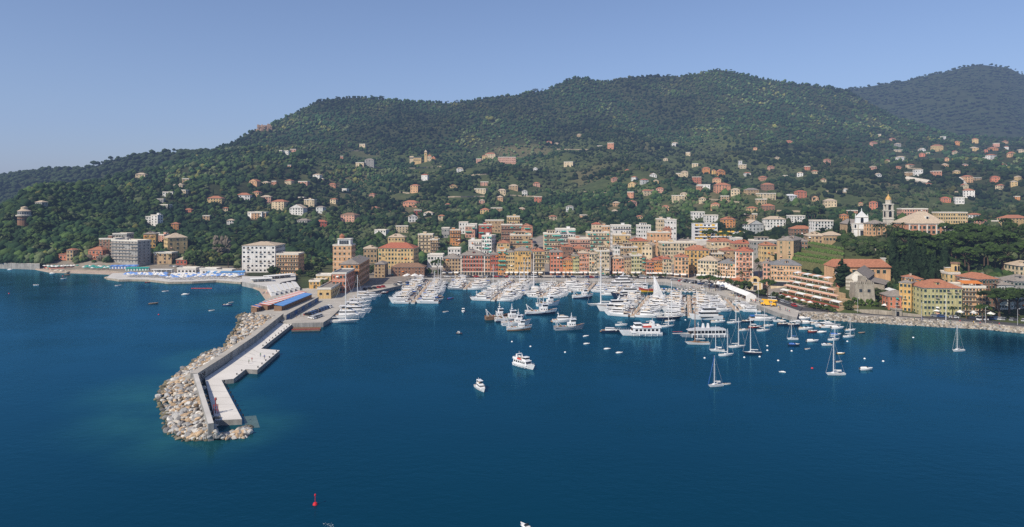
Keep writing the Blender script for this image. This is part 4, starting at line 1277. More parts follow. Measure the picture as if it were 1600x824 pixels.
# hotel with yellow awnings
t, u = landmark('hotel', 'white modern hotel of stacked terraces with yellow awnings', 'hotel', 1103, 382, -4)
W1, W2, hh = 36 * u, 42 * u, 32 * u
b = MB()
b.box(-W1 / 2, W1 / 2, 2.5, 14, -6, hh, M_white)
b.box(W1 / 2 + .01, W1 / 2 + W2, 2.5, 13, -6, hh * .58, M_white)
b.box(-W1 * .7, W1 / 2 + W2, .2, 2.45, -6, hh * .2, M_concl)
b.box(-W1 / 2, -W1 / 2 + .5, .4, 2.45, hh * .2, hh + .8, M_white)
b.box(W1 / 2 - .5, W1 / 2, .4, 2.45, hh * .2, hh + .8, M_white)
obj('wall', b.mesh('wall'), t)
nf = 5
for i in range(nf):
    zz = hh * (.2 + .8 * i / nf)
    L = W1 if i > 2 else W1 + W2
    b = MB().box(-W1 / 2 + .5, -W1 / 2 + L - .02 - (.5 if i > 2 else 0), .5, 2.48, zz, zz + .25, M_white)
    b.box(-W1 / 2 + .5, -W1 / 2 + L - .02 - (.5 if i > 2 else 0), .5, .58, zz + .25, zz + 1.0, M_white)
    bal = obj('balcony', b.mesh('balcony'), t)
    n = int(L / 4)
    for j in range(n):
        x = -W1 / 2 + 2 + j * (L - 3) / n
        obj('window', WIN['plain'], t, (x + 1, 2.46, zz + 1.6), 0, (1.6, 1, 1.15))
        if random.random() < .62:
            q = MB().add([(-1.5, 2.4, 1.5), (1.5, 2.4, 1.5), (1.5, .45, .5), (-1.5, .45, .5), (-1.5, .45, .1), (1.5, .45, .1)], [(3, 2, 1, 0), (4, 5, 2, 3)], mat('canvas_yellow', (.68, .42, .06), .8, .1, .6))
            obj('awning', q.mesh('awning'), bal, (x + 1, 0, zz + 1.3))
b = MB().box(-W1 / 2 - .3, W1 / 2 + .3, 2, 14.4, hh, hh + .5, M_concl).box(W1 / 2 + .32, W1 / 2 + W2 + .2, 2, 13.4, hh * .58, hh * .58 + .4, M_concl)
obj('roof', b.mesh('roof'), t)
building(1142, 1160, 388, 373, 'pale', 'white', rt='flat', fl=2, nc=4, D=10, label='little grey-white annex under the yellow-awninged hotel', name='annex')

# hillside church group
t, u = landmark('hillside_church', 'yellow church with belfry and long grey nave on the hillside clearing', 'church', 660, 255)
b = MB().box(-14 * u, -2 * u, 0, 12, -5, 8 * u, wallm('yellow')).box(-20 * u, -14.05 * u, 1, 12, -5, 11 * u, wallm('cream'))
obj('wall', b.mesh('wall'), t)
b = MB().box(-21 * u, -1 * u, -.5, 12.5, 8.1 * u, 8.9 * u, roofm('grey'))
obj('roof', b.mesh('roof'), t)
b = MB().box(3 * u, 7 * u, 0, 5, -5, 17 * u, wallm('yellow'))
pyr(b, 5 * u, 2.5, 3.5 * u, 17 * u, 21 * u, roofm('beige'))
q = obj('belfry', b.mesh('belfry'), t)
obj('arched_window', ARCHM, q, (5 * u, -.05, 13 * u), 0, (1.4, 1, 1.4))
for (x0, x1, hq, wk) in ((7.2, 14, 11, 'cream'), (14.1, 20, 8, 'orange')):
    b = MB().box(x0 * u, x1 * u, 1, 12, -5, hq * u, wallm(wk))
    b.add([(x0 * u - .4, .6, hq * u), (x1 * u + .4, .6, hq * u), (x1 * u + .4, 12.4, hq * u), (x0 * u - .4, 12.4, hq * u), ((x0 + x1) / 2 * u, 6, (hq + 3) * u)], [(0, 1, 4), (1, 2, 4), (2, 3, 4), (3, 0, 4)], roofm('terracotta'))
    q = obj('side_house', b.mesh('side_house'), t)
    for j in range(2):
        for i in range(2):
            obj('window', WIN['gopen'], q, ((x0 + (j + .5) * (x1 - x0) / 2) * u, 1, hq * u * (.3 + .4 * i)), 0, 1.0)
for j in range(4):
    obj('window', WIN['gopen'], t, ((-13 + j * 3) * u, 0, 4.5 * u), 0, 1.2)
building(778, 806, 256, 246, 'pink', 'beige', rt='flat', fl=3, nc=9, D=11, style='k', label='pink and white terrace of houses in the high hillside clearing', name='terrace_house')

# round lookout house
t, u = landmark('lookout_house', 'round grey-brown lookout house with flat cap in the headland wood', 'house', 38, 352)
b = MB().lathe([(9 * u, -6), (9 * u, 14 * u)], wallm('brown'), 20)
obj('wall', b.mesh('wall'), t)
b = MB().lathe([(11 * u, 14 * u), (11.5 * u, 15.5 * u), (11 * u, 16 * u)], M_stonel, 20)
obj('balcony', b.mesh('balcony'), t)
b = MB().lathe([(9 * u, 16 * u), (9 * u, 22 * u)], wallm('grey'), 20)
obj('upper_wall', b.mesh('upper_wall'), t)
b = MB().lathe([(9.8 * u, 22 * u), (5 * u, 24.5 * u), (4.6 * u, 25 * u), (4.5 * u, 28 * u), (.2, 29.5 * u)], roofm('beige'), 20)
obj('roof', b.mesh('roof'), t)
for k in range(7):
    aa = -math.pi / 2 + (k - 3) * .36
    obj('window', WIN['plain'], t, (9.02 * u * math.cos(aa), 9.02 * u * math.sin(aa), 19 * u), aa + math.pi / 2, 1.1)
    obj('window', WIN['plain'], t, (9.02 * u * math.cos(aa), 9.02 * u * math.sin(aa), 9 * u), aa + math.pi / 2, 1.1)

# loggia and turret of the turreted villa
def find(words):
    return next(o for o in bpy.data.objects if str(o.get('label', '')).startswith(words))


t = find('peach villa with white loggia')
u = t.location.y / F
zt = 42.6 * u
b = MB().box(-8 * u, 12 * u, 2, 10, zt, zt + 9 * u, M_white).box(-9 * u, 13 * u, 1.4, 10.6, zt + 9 * u, zt + 10 * u, M_trim)
lg = obj('loggia', b.mesh('loggia'), t)
for k in range(5):
    obj('arched_window', ARCHM, lg, ((-4 + 3 * k) * u, 1.97, zt + 4.2 * u), 0, (1.3, 1, 1.5))
b = MB().lathe([(4 * u, zt + 10 * u), (4 * u, zt + 14 * u), (4.6 * u, zt + 14.2 * u), (.1, zt + 17.5 * u)], roofm('terracotta'), 8, (-3 * u, 6))
obj('turret', b.mesh('turret'), t)

# stone watchtower
t, u = landmark('watchtower', 'square old stone watchtower with ruined top and ivied base on the shore', 'tower', 1352, 478, -10)
b = MB().taper(-17 * u, 17 * u, 0, 11, -6, 9 * u, M_stone, 2 * u, 2 * u, .5).taper(-15 * u, 15 * u, .55, 10.5, 9 * u, 33 * u, M_stone, .6, .6, .3)
obj('tower_wall', b.mesh('tower_wall'), t)
b = MB()
for q in range(9):
    x = -14 * u + q * 3.2 * u
    b.box(x, x + 2 * u, .8, 2, 33 * u, (34 + random.random() * 4) * u, M_stone)
b.box(-3 * u, 5 * u, 4, 9, 33 * u, 44 * u, M_stone).box(6 * u, 12 * u, 5, 9, 33 * u, 38 * u, M_stone)
obj('parapet', b.mesh('parapet'), t)
for x in (-6, 6):
    obj('window', WIN['plain'], t, (x * u, .62, 23 * u), 0, (1.2, 1, 1.1))
b = MB()
rr = random.Random(5)
for q in range(70):
    b.blob((rr.uniform(-17, 17) * u, rr.uniform(-1, .6), rr.uniform(-4, 11) * u), rr.uniform(.5, 1.1), M_ivy, rr, .9)
obj('ivy', b.mesh('ivy'), t)

# striped church
t, u = landmark('striped_church', 'stone church with striped gable front and small round window below the red-roofed convent', 'church', 1338, 456, -34)
wd = 30 * u
b = MB()
for k in range(12):
    zz = -5 + k * (5 + 22 * u) / 12
    b.box(-wd / 2, wd / 2, 0, 34, zz, zz + (5 + 22 * u) / 12, M_stonel if k % 2 else M_stone)
b.add([(-wd / 2, 0, 22 * u), (wd / 2, 0, 22 * u), (0, 0, 33 * u)], [(0, 1, 2)], M_stonel)
obj('wall', b.mesh('wall'), t)
b = MB().add([(-wd / 2 - .6, -.5, 22 * u - .3), (wd / 2 + .6, -.5, 22 * u - .3), (0, -.5, 33 * u + .2), (-wd / 2 - .6, 34, 22 * u - .3), (wd / 2 + .6, 34, 22 * u - .3), (0, 34, 33 * u + .2)],
             [(0, 2, 5, 3), (1, 4, 5, 2), (3, 5, 4)], roofm('grey'))
obj('roof', b.mesh('roof'), t)
b = MB().lathe([(2.2, 0), (2.2, .12), (1.4, .13), (1.4, .2)], M_trim, 16)
o_ = obj('rose_window', b.mesh('rose_window'), t, (0, -.02, 21 * u))
o_.rotation_euler = (math.pi / 2, 0, 0)
obj('door', DOOR, t, (0, -.05, 1), 0, (1.4, 1, 1.5))
b = MB().box(wd / 2 + .02, wd / 2 + 8, 4, 26, -6, 12 * u, M_stone)
b.add([(wd / 2 + .02, 3.5, 17 * u), (wd / 2 + .02, 26.5, 17 * u), (wd / 2 + 8.6, 26.5, 11.9 * u), (wd / 2 + 8.6, 3.5, 11.9 * u)], [(3, 2, 1, 0)], roofm('grey'))
q_ = obj('side_aisle', b.mesh('side_aisle'), t)
for k in range(4):
    obj('arched_window', ARCHM, q_, (wd / 2 + 8.02, 7 + k * 5.2, 7 * u), math.pi / 2, (1, 1, 1.2))
t, u = landmark('convent', 'long peach convent with wide terracotta roof behind the striped church', 'convent', 1345, 436, -4)
b = MB().box(-42 * u, 45 * u, 0, 14, -8, 18 * u, wallm('peach'))
obj('wall', b.mesh('wall'), t)
b = MB().add([(-43 * u, -1, 18 * u), (46 * u, -1, 18 * u), (46 * u, 15, 18 * u), (-43 * u, 15, 18 * u), (-36 * u, 7, 29 * u), (40 * u, 7, 29 * u)], [(0, 1, 5, 4), (1, 2, 5), (2, 3, 4, 5), (3, 0, 4), (3, 2, 1, 0)], roofm('terracotta'))
ro = obj('roof', b.mesh('roof'), t)
for j in range(9):
    obj('window', WIN['gopen'], t, ((-38 + j * 9.2) * u, 0, 11 * u), 0, 1.0)
b = MB().box(-1, 1, -1, 1, 0, 11 * u, M_stonel).box(-1.3, 1.3, -1.3, 1.3, 11 * u, 12 * u, M_trim)
obj('bell_gable', b.mesh('bell_gable'), ro, (42 * u, 7, 19 * u))

# battlements and eight-sided turret of the yellow villa
t = find('yellow battlemented villa')
u = t.location.y / F
zt = 42.4 * u
b = MB().lathe([(6.3 * u, zt - 6 * u), (6.3 * u, zt + 14 * u)], wallm('yellow'), 8, (9 * u, 5))
tu = obj('turret', b.mesh('turret'), t)
b = MB().lathe([(7.2 * u, zt + 14 * u), (7.2 * u, zt + 16.5 * u), (6.4 * u, zt + 16.6 * u)], roofm('brown'), 8, (9 * u, 5))
obj('turret_cap', b.mesh('turret_cap'), tu)
for k in range(3):
    aa = -math.pi / 2 + (k - 1) * math.pi / 4 + math.pi / 8
    obj('arched_window', ARCHM, tu, (9 * u + 5.9 * u * math.cos(aa), 5 + 5.9 * u * math.sin(aa), zt + 7 * u), aa + math.pi / 2, (1.1, 1, 1.3))
b = MB()
for k in range(6):
    b.box((-9 + k * 2.6) * u, (-7.7 + k * 2.6) * u, -.35, .4, zt + .8, zt + 3.4 * u, wallm('yellow'))
obj('battlement', b.mesh('battlement'), t)
t = find('peach seafront house with dark')
u = t.location.y / F
zt = 45.6 * u
b = MB().add([(-15 * u, 1, zt + 6 * u), (14 * u, 1, zt + 6 * u), (14 * u, 7, zt + 8 * u), (-15 * u, 7, zt + 8 * u), (-15 * u, 1, zt + 5 * u), (14 * u, 1, zt + 5 * u)], [(0, 1, 2, 3), (4, 5, 1, 0)], M_orange)
aw = obj('roof_awning', b.mesh('roof_awning'), t)
for x in (-14, -5, 4, 13):
    obj('pole', MB().tube((x * u, 1.1, zt), (x * u, 1.1, zt + 5.9 * u), .08, M_white).mesh('pole'), aw)

# yellow oratory
t, u = landmark('oratory', 'little yellow baroque oratory with curved gable behind bushes', 'church', 1180, 455, -22)
wd = 22 * u
b = MB().box(-wd / 2, wd / 2, 0, 12, -4, 14 * u, wallm('yellow'))
pts = [(-wd / 2, 14 * u)] + [(-wd / 2 * math.cos(q * math.pi / 10) * (1 if q in (0, 10) else .8), 14 * u + 9 * u * math.sin(q * math.pi / 10)) for q in range(11)] + [(wd / 2, 14 * u)]
b.add([(x, -.02, zz) for x, zz in pts] + [(x, 1, zz) for x, zz in pts], [tuple(range(len(pts)))] + [(i, i + len(pts), i + 1 + len(pts), i + 1) for i in range(len(pts) - 1)], wallm('yellow'))
b.box(-wd * .56, wd * .56, -.4, -.03, 13 * u, 14 * u, M_trim)
for x in (-.45, -.2, .2, .45):
    b.box(wd * x - .3, wd * x + .3, -.25, -.01, -1, 13 * u, M_trim)
obj('facade', b.mesh('facade'), t)
obj('arched_window', ARCHM, t, (0, -.06, 16.5 * u), 0, (2.2, 1, 1.1))
obj('door', DOOR, t, (0, -.1, 0), 0, (1.2, 1, 1.3))
b = MB().add([(-wd / 2 - .4, 1.05, 14 * u), (wd / 2 + .4, 1.05, 14 * u), (0, 1.05, 20 * u), (-wd / 2 - .4, 12.4, 14 * u), (wd / 2 + .4, 12.4, 14 * u), (0, 12.4, 20 * u)], [(0, 2, 5, 3), (1, 4, 5, 2)], roofm('grey'))
obj('roof', b.mesh('roof'), t)
# ------------------------------------------------------------------ quays, breakwater, beach platforms
def slab(name, pts, z, zb, m, side=None, kind='structure'):
    return struct(name, MB().prism([tuple(at(px, py, z))[:2] for px, py in pts], zb, z, m, side).mesh(name), kind=kind)


slab('quay', [(398, 489), (405, 474), (428, 462), (452, 453), (520, 447), (575, 447), (650, 440), (664, 437.5), (607, 450.5), (582, 456), (561, 462), (545, 471), (530, 484), (516, 497), (505, 504), (456, 505), (440, 503), (430, 496)], 2.2, -3, M_conc, M_concd)
slab('promenade', [(650, 439), (665, 436.5), (850, 438), (1040, 441), (1080, 449.5), (1120, 460), (1180, 475.5), (1215, 488.5), (1245, 497), (1252, 478), (1215, 462), (1176, 452), (1150, 445), (1120, 438.5), (1050, 432), (1000, 430), (700, 430), (640, 434)],
     2.2, -3, M_conc, M_concd)
slab('quay_road', [(660, 434.2), (850, 434.6), (1040, 436), (1085, 443), (1125, 451), (1180, 464), (1215, 474), (1250, 486), (1254, 480), (1216, 465), (1180, 456), (1126, 445), (1050, 433.4), (850, 432.6), (660, 432)], 2.25, 1.9, M_asph)
HI = [(1250, 488), (1330, 492), (1365, 495), (1400, 497), (1443, 500), (1500, 504), (1540, 507), (1600, 513), (1800, 528)]
LO = [(1243, 497), (1330, 503.5), (1400, 507.6), (1443, 510), (1540, 515), (1600, 521.5), (1800, 538)]
slab('pavement', HI + [(x, y - 2.2) for x, y in HI[::-1]], 2.05, -2, M_pave)
slab('shore_road', [(x, y - 2.25) for x, y in HI] + [(1800, 512), (1610, 500), (1520, 495), (1440, 490.5), (1330, 484), (1252, 480)], 1.95, 0, M_asph, M_conc)
slab('sea_wall_road', [(-60, 411), (0, 411), (40, 412), (62, 413), (62, 408), (0, 406), (-60, 406)], 5.0, -2, M_concl, M_concd)
slab('beach', [(50, 419), (78, 424.5), (130, 426), (172, 427.5), (200, 427), (260, 429), (330, 432), (330, 424), (250, 416), (172, 413), (90, 412)], 1.0, -3, M_sand)
slab('bathing_platform', [(166, 434), (186, 437), (206, 436.5), (232, 437), (262, 440.5), (300, 440), (338, 438), (376, 441), (392, 438), (384, 431), (330, 430), (262, 427), (176, 427)], 1.5, -2, M_concl, M_stone)
slab('beach', [(392, 447), (405, 452), (418, 470), (404, 478), (428, 474), (470, 461), (500, 452), (470, 446), (420, 443)], 1.2, -2, M_sand)
slab('terrace', [(378, 440), (420, 449), (432, 447), (440, 441), (462, 437), (462, 429), (420, 432), (378, 432)], 3.2, -2, M_concl, M_concd)
# vineyard terraces
for k, (y0, y1) in enumerate(((424, 416), (414, 407), (405, 398), (396, 390))):
    p0, p1, p2, p3 = (ground(q, r) for q, r in ((1236 + k * 6, y0), (1318, y0 + 1), (1318, y1 + 1), (1240 + k * 6, y1)))
    zt = max(p0.z, p1.z, p2.z) + .3
    b = MB().add([tuple(p0.xy) + (zt,), tuple(p1.xy) + (zt,), tuple(p2.xy) + (zt + .6,), tuple(p3.xy) + (zt + .6,), tuple(p0.xy) + (zt - 5,), tuple(p1.xy) + (zt - 5,)],
                 [(0, 1, 2, 3), (4, 5, 1, 0)], mat('vineyard_soil', (.15, .15, .06), .95, .35, .5))
    o = obj('vineyard_terrace', b.mesh('vineyard_terrace'))
    o['kind'] = 'structure'
    vb = MB()
    rr = random.Random(k)
    for q in range(5):
        f = (q + .6) / 5.2
        u, v = p0.xy.lerp(p3.xy, f), p1.xy.lerp(p2.xy, f)
        for r_ in range(26):
            c_ = u.lerp(v, (r_ + rr.random()) / 26)
            vb.blob((c_.x, c_.y, zt + .6 * f + .5), rr.uniform(.55, .95), mat('vine_leaves', (.075, .125, .025), .95, .4, .6), rr, .8, .35)
    struct('vines', vb.mesh('vines'), kind='stuff')
p0, p1 = ground(1290, 393), ground(1368, 398)
b = MB()
b.tube(p0 + Vector((0, 0, 1.5)), p1 + Vector((0, 0, 1.5)), 2.4, M_stonel, n=8)
tag(obj('retaining_wall', b.mesh('retaining_wall')), 'curved pale retaining wall below the hedge of the white church front', 'wall')
p0, p1 = ground(1415, 281), ground(1452, 287)
tag(obj('retaining_wall', MB().tube(p0 + Vector((0, 0, 2)), p1 + Vector((0, 0, 2)), 4.2, M_stonel, n=8).mesh('retaining_wall')), 'tan retaining wall of the stone-walled hill road', 'wall')
p0, p1 = ground(1500, 281), ground(1508, 291)
tag(obj('retaining_wall', MB().tube(p0 + Vector((0, 0, 1.5)), p1 + Vector((0, 0, 1.5)), 3.6, M_stonel, n=8).mesh('retaining_wall')), 'tan retaining wall beneath the peach hill house', 'wall')

# breakwater: deck, two runs of wall
ZD = 1.5
deck = [(336, 657), (378, 655), (346, 594), (365, 592), (384, 577), (402, 578), (437, 547.5), (408, 545), (456, 507), (441, 499), (395, 536), (352, 570), (320, 591)]
t = thing('breakwater', 'long pale concrete breakwater with high parapet wall and stepped landing decks', 'breakwater', at(360, 600), 0)
T0 = t.location.copy()
rel = lambda px, py, z: at(px, py, z) - T0
obj('deck', MB().prism([tuple(rel(px, py, ZD))[:2] for px, py in deck], -4, ZD, mat('deck_concrete', (.64, .61, .56), .9, .10, .1, spec=.1), M_concd).mesh('deck'), t)
walls = [((334, 661), (309, 584), 4.4, 1.3), ((309.5, 583), (350, 557.5), 4.4, 2.4), ((350.2, 557.3), (399, 524.5), 4.4, 2.4), ((399.2, 524.3), (443, 490), 4.4, 2.4)]
for i, (q0, q1, zt, th) in enumerate(walls):
    a0, a1 = rel(*q0, zt), rel(*q1, zt)
    d = (a1 - a0).xy.normalized()
    n = Vector((-d.y, d.x))
    if n.x > 0:
        n = -n
    pts = [tuple(a0.xy), tuple(a1.xy), tuple(a1.xy + n * th), tuple(a0.xy + n * th)]
    b = MB().prism(pts, -3, zt, M_conc if i else M_concl, M_concd)
    if i:
        b.prism([tuple(a0.xy + n * th), tuple(a1.xy + n * th), tuple(a1.xy + n * (th + 1.6)), tuple(a0.xy + n * (th + 1.6))], -3, zt - .9, M_conc)
    wl = obj('parapet_wall', b.mesh('parapet_wall'), t)
    if i == 1:
        mg = MB()
        f0 = a0.lerp(a1, .08)
        for k, (u0, z0, r0) in enumerate(((.07, 3.0, .55), (.15, 2.6, .7), (.23, 2.9, .5))):
            c = a0.lerp(a1, u0)
            rg = [(c.x + d.x * r0 * math.cos(q * .6) - n.x * .04, c.y + d.y * r0 * math.cos(q * .6) - n.y * .04, z0 + r0 * 1.2 * math.sin(q * .6)) for q in range(11)]
            for q in range(10):
                mg.tube(rg[q], rg[q + 1], .13, mat('graffiti_black', (.03, .03, .035), .8, .2, 1), n=4)
        obj('graffiti', mg.mesh('graffiti'), wl)
for q0, q1 in (((378, 655), (346, 594)), ((437, 547.5), (402, 578)), ((402, 578), (384, 577)), ((384, 577), (365, 592)), ((456, 507), (408, 545))):
    a0, a1 = rel(*q0, ZD), rel(*q1, ZD)
    L = (a1 - a0).length
    d = (a1 - a0).normalized()
    n = Vector((-d.y, d.x, 0))
    if n.dot(rel(345, 570, ZD) - a0) < 0:
        n = -n
    for k in range(int(L / 5)):
        c = a0 + d * (2.5 + k * 5) + n * .6
        q = MB().lathe([(.22, 0), (.16, .3), (.28, .42), (.24, .5)], M_black, 8)
        obj('bollard', q.mesh('bollard') if k == 0 and q0 == (378, 655) else bpy.data.meshes['bollard'], t, c)
b = MB().prism([tuple(rel(px, py, .04))[:2] for px, py in ((380, 651), (400, 649.5), (406, 668), (384, 669))], -.2, .04, mat('drowned_slab', (.075, .125, .115), .35, .2, .3))
obj('drowned_slab', b.mesh('drowned_slab'), t)
jn = MB()
for q0, q1, q2, q3 in (((322, 594), (337, 655), (347, 595), (376, 654)), ((346, 575), (395, 537), (383, 577), (407, 546)), ((400, 533), (440, 501), (410, 544), (453, 508)), ((385, 576.5), (409, 546.5), (402, 577), (435, 548.5))):
    a0, a1, b0, b1 = (rel(*q, ZD) for q in (q0, q1, q2, q3))
    for k in range(1, 6):
        u, v = a0.lerp(a1, k / 6), b0.lerp(b1, k / 6)
        dd = (v - u).normalized()
        n = Vector((-dd.y, dd.x, 0)) * .07
        jn.add([u - n + Vector((0, 0, .006)), v - n + Vector((0, 0, .006)), v + n + Vector((0, 0, .006)), u + n + Vector((0, 0, .006))], [(0, 1, 2, 3)], M_concd)
obj('joint', jn.mesh('joint'), t)
# wall that carries the breakwater's parapet on along the cars
a0, a1 = at(447, 492.5, 4.6), at(498, 464.5, 4.6)
dd = (a1 - a0)
wt = thing('quay_wall', 'grey quay wall with painted blue panels behind the parked cars', 'wall', (a0.x, a0.y, 2.2), math.atan2(dd.y, dd.x))
obj('wall', MB().box(0, dd.length, 0, .8, -.5, 2.4, M_concd).box(0, dd.length, -.1, .9, 2.4, 2.6, M_conc).mesh('wall'), wt)
for k in range(9):
    c_ = (mat('mural_blue', (.06, .12, .26), .8, .4, .7), mat('mural_grey', (.20, .21, .24), .8, .4, .7))[k % 2]
    obj('mural_panel', MB().box(1 + k * dd.length / 9.5, 1 + (k + .85) * dd.length / 9.5, -.04, .02, .2, 2.1, c_).mesh('mural_panel'), wt)
# red light stand on the pier head
p = at(337, 646, ZD)
b = MB()
for x, y in ((-.6, -.5), (.6, -.5), (.6, .5), (-.6, .5)):
    b.tube((x, y, 0), (x * .9, y * .9, 2.2), .09, M_rust)
for z in (.9, 2.2):
    for (x, y), (x2, y2) in (((-.6, -.5), (.6, -.5)), ((.6, -.5), (.6, .5)), ((.6, .5), (-.6, .5)), ((-.6, .5), (-.6, -.5))):
        b.tube((x, y, z), (x2, y2, z), .07, M_rust)
t = thing('beacon_stand', 'red steel harbour light stand on the pier head beside the wall', 'beacon', p, .4)
obj('frame', b.mesh('frame'), t)
b = MB().tube((0, 0, 0), (0, 0, 3.6), .12, M_rust).lathe([(.3, 3.6), (.3, 4.1), (.05, 4.4)], M_rust, 8)
obj('lantern', b.mesh('lantern'), t)
t = thing('rubble_heap', 'small heap of stones at the foot of the red light stand', 'stone heap', at(338, 654, ZD))
b = MB()
rr = random.Random(2)
for k in range(9):
    b.blob((rr.uniform(-.9, .9), rr.uniform(-.5, .5), .25), rr.uniform(.25, .45), M_stone, rr)
obj('stones', b.mesh('stones'), t)

# armour rocks
OUT = [(383, 489), (367, 493), (372, 503), (365, 515), (346, 545), (318, 552), (293, 571), (262, 596), (253, 604), (244, 624), (253, 649), (258, 673), (283, 690), (321, 688), (346, 679), (381, 669), (394, 667)]
INN = [(443, 492), (432, 498), (420, 507), (408, 516), (385, 533), (350, 558), (325, 572), (309, 584), (309, 584), (313, 598), (319, 616), (326, 640), (333, 660), (336, 668), (350, 668), (378, 665), (385, 664)]


def curve(pts, z, n):
    P = [at(px, py, z) for px, py in pts]
    L = np.cumsum([0] + [(P[i + 1] - P[i]).length for i in range(len(P) - 1)])
    out = []
    for s in np.linspace(0, L[-1], n):
        out.append((np.interp(s, L, [q.x for q in P]), np.interp(s, L, [q.y for q in P])))
    return np.array(out)


# both edges are cut at the same corners so that the slope runs straight from water to wall
def band(uu):
    k = np.linspace(0, 1, len(OUT))
    o_ = np.array([tuple(at(*q, 0))[:2] for q in OUT])
    i_ = np.array([tuple(at(*q, 3.2))[:2] for q in INN])
    O = np.stack([np.interp(uu, k, o_[:, 0]), np.interp(uu, k, o_[:, 1])], -1)
    I = np.stack([np.interp(uu, k, i_[:, 0]), np.interp(uu, k, i_[:, 1])], -1)
    return O, I


uu = np.linspace(0, 1, 120)
O, I = band(uu)
vs, fs = [], []
for k in range(120):
    ztop = np.interp(uu[k], [0, .1, .72, .80, .88, 1], [2.4, 3.4, 3.4, 2.8, .5, .1])
    vs += [(O[k, 0], O[k, 1], -2.5), ((O[k, 0] + I[k, 0]) / 2, (O[k, 1] + I[k, 1]) / 2, ztop * .38 - .3), (I[k, 0], I[k, 1], ztop - .6)]
for k in range(119):
    fs += [(3 * k, 3 * k + 3, 3 * k + 4, 3 * k + 1), (3 * k + 1, 3 * k + 4, 3 * k + 5, 3 * k + 2)]
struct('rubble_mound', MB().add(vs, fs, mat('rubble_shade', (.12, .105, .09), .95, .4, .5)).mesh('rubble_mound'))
ROCKV = []
for k in range(9):
    V, Fc = ICO2
    rg = np.random.default_rng(k + 50)
    nrm = rg.normal(size=(5, 3))
    nrm /= np.linalg.norm(nrm, axis=1)[:, None]
    P = V.copy()
    for n_ in nrm:                       # chip flat faces off a ball
        d = P @ n_
        lim = rg.uniform(.45, .75)
        P = P - np.clip(d - lim, 0, None)[:, None] * n_
    P = P * (1 + rg.uniform(-.05, .05, (len(P), 1))) * np.array([1.15, .85, .75])
    ROCKV.append((P, Fc))
RKC = [('grey', (.30, .295, .285)), ('tan', (.40, .29, .185)), ('pale', (.47, .45, .41)), ('dark grey', (.17, .165, .16))]
RK = []
for j, (V, Fc) in enumerate(ROCKV):
    for cn, cc in RKC:
        m_ = mat('rock_' + cn.replace(' ', '_'), cc, .95, .28, .9, rnd=.22, bump=.4, spec=.1)
        RK.append((cn, MB().add(V.tolist(), Fc.tolist(), m_).mesh('boulder')))
rows = []
for k in range(4200):
    u_ = RNG.random()
    v_ = RNG.random()
    O1, I1 = band(np.array([u_]))
    p = O1[0] * (1 - v_) + I1[0] * v_
    wdt = np.linalg.norm(O1[0] - I1[0])
    if RNG.random() > (wdt + 1.5) / 17:
        continue
    ztop = np.interp(u_, [0, .1, .72, .80, .88, 1], [2.4, 3.4, 3.4, 2.8, .5, .1])
    z = np.interp(v_, [0, .5, 1], [-.15, ztop * .42, ztop - .35])
    s_ = RNG.choice([.42, .62, .85, 1.2], p=[.3, .36, .26, .08]) * RNG.uniform(.85, 1.15)
    wet = v_ < .13
    rows.append((p[0], p[1], z + s_ * .12, s_, wet))
rows.sort(key=lambda r: -(r[3] / r[1]) * (1 if r[2] > .1 else .6))
GR = 'boulders of the breakwater armour'
for x, y, z, s_, wet in rows[:300]:
    j = 3 if wet and random.random() < .5 else random.choices([0, 1, 2, 3], [.34, .28, .30, .08])[0]
    cn, me = RK[random.randrange(9) * 4 + j]
    o = obj('boulder', me, None, (x, y, z), random.uniform(0, 6.3), (s_ * random.uniform(.8, 1.2), s_ * random.uniform(.8, 1.2), s_ * random.uniform(.75, 1.1)))
    o.rotation_euler = (random.uniform(-.5, .5), random.uniform(-.5, .5), random.uniform(0, 6.3))
    tag(o, f'{cn} rough boulder among the armour rocks of the breakwater', 'boulder', f'{cn} {GR}')
rest = [r for r in rows[300:] if not r[4]]
wetr = [r for r in rows[300:] if r[4]]


def rock_mass(name, rows, tones, kind='stuff'):
    n = len(rows)
    P = np.array([r[:3] for r in rows], float)
    S = np.array([r[3] for r in rows])[:, None] * RNG.uniform(.75, 1.25, (n, 3))
    T = np.array([tones[RNG.integers(len(tones))] for _ in range(n)]) * RNG.uniform(.75, 1.2, (n, 1))
    me = merged(name, ROCKV, RNG.integers(0, 9, n), P, S, RNG.uniform(0, 6.3, n), T, attr_mat('rock_mass', .95, .8, .25))
    struct(name, me, kind=kind)


TON = [c for _, c in RKC] + [(.44, .40, .34), (.36, .27, .18)]
rock_mass('armour_rocks', rest, TON)
rock_mass('waterline_rocks', wetr, [(.11, .10, .07), (.17, .15, .09), (.09, .09, .075), (.2, .17, .12)])


def strip(lo, hi, n, z0, z1, s0, s1):
    """rocks lying between a waterline and an upper edge, both given by sight lines"""
    out = []
    lx, ly = zip(*lo)
    hx, hy = zip(*hi)
    for _ in range(n):
        px = RNG.uniform(lx[0], lx[-1])
        v = RNG.random()
        A, B = at(px, np.interp(px, lx, ly), 0), at(px, np.interp(px, hx, hy), z1)
        q = A.lerp(B, v)
        out.append((q.x, q.y, z0 + (z1 - z0) * v, RNG.uniform(s0, s1)))
    return out


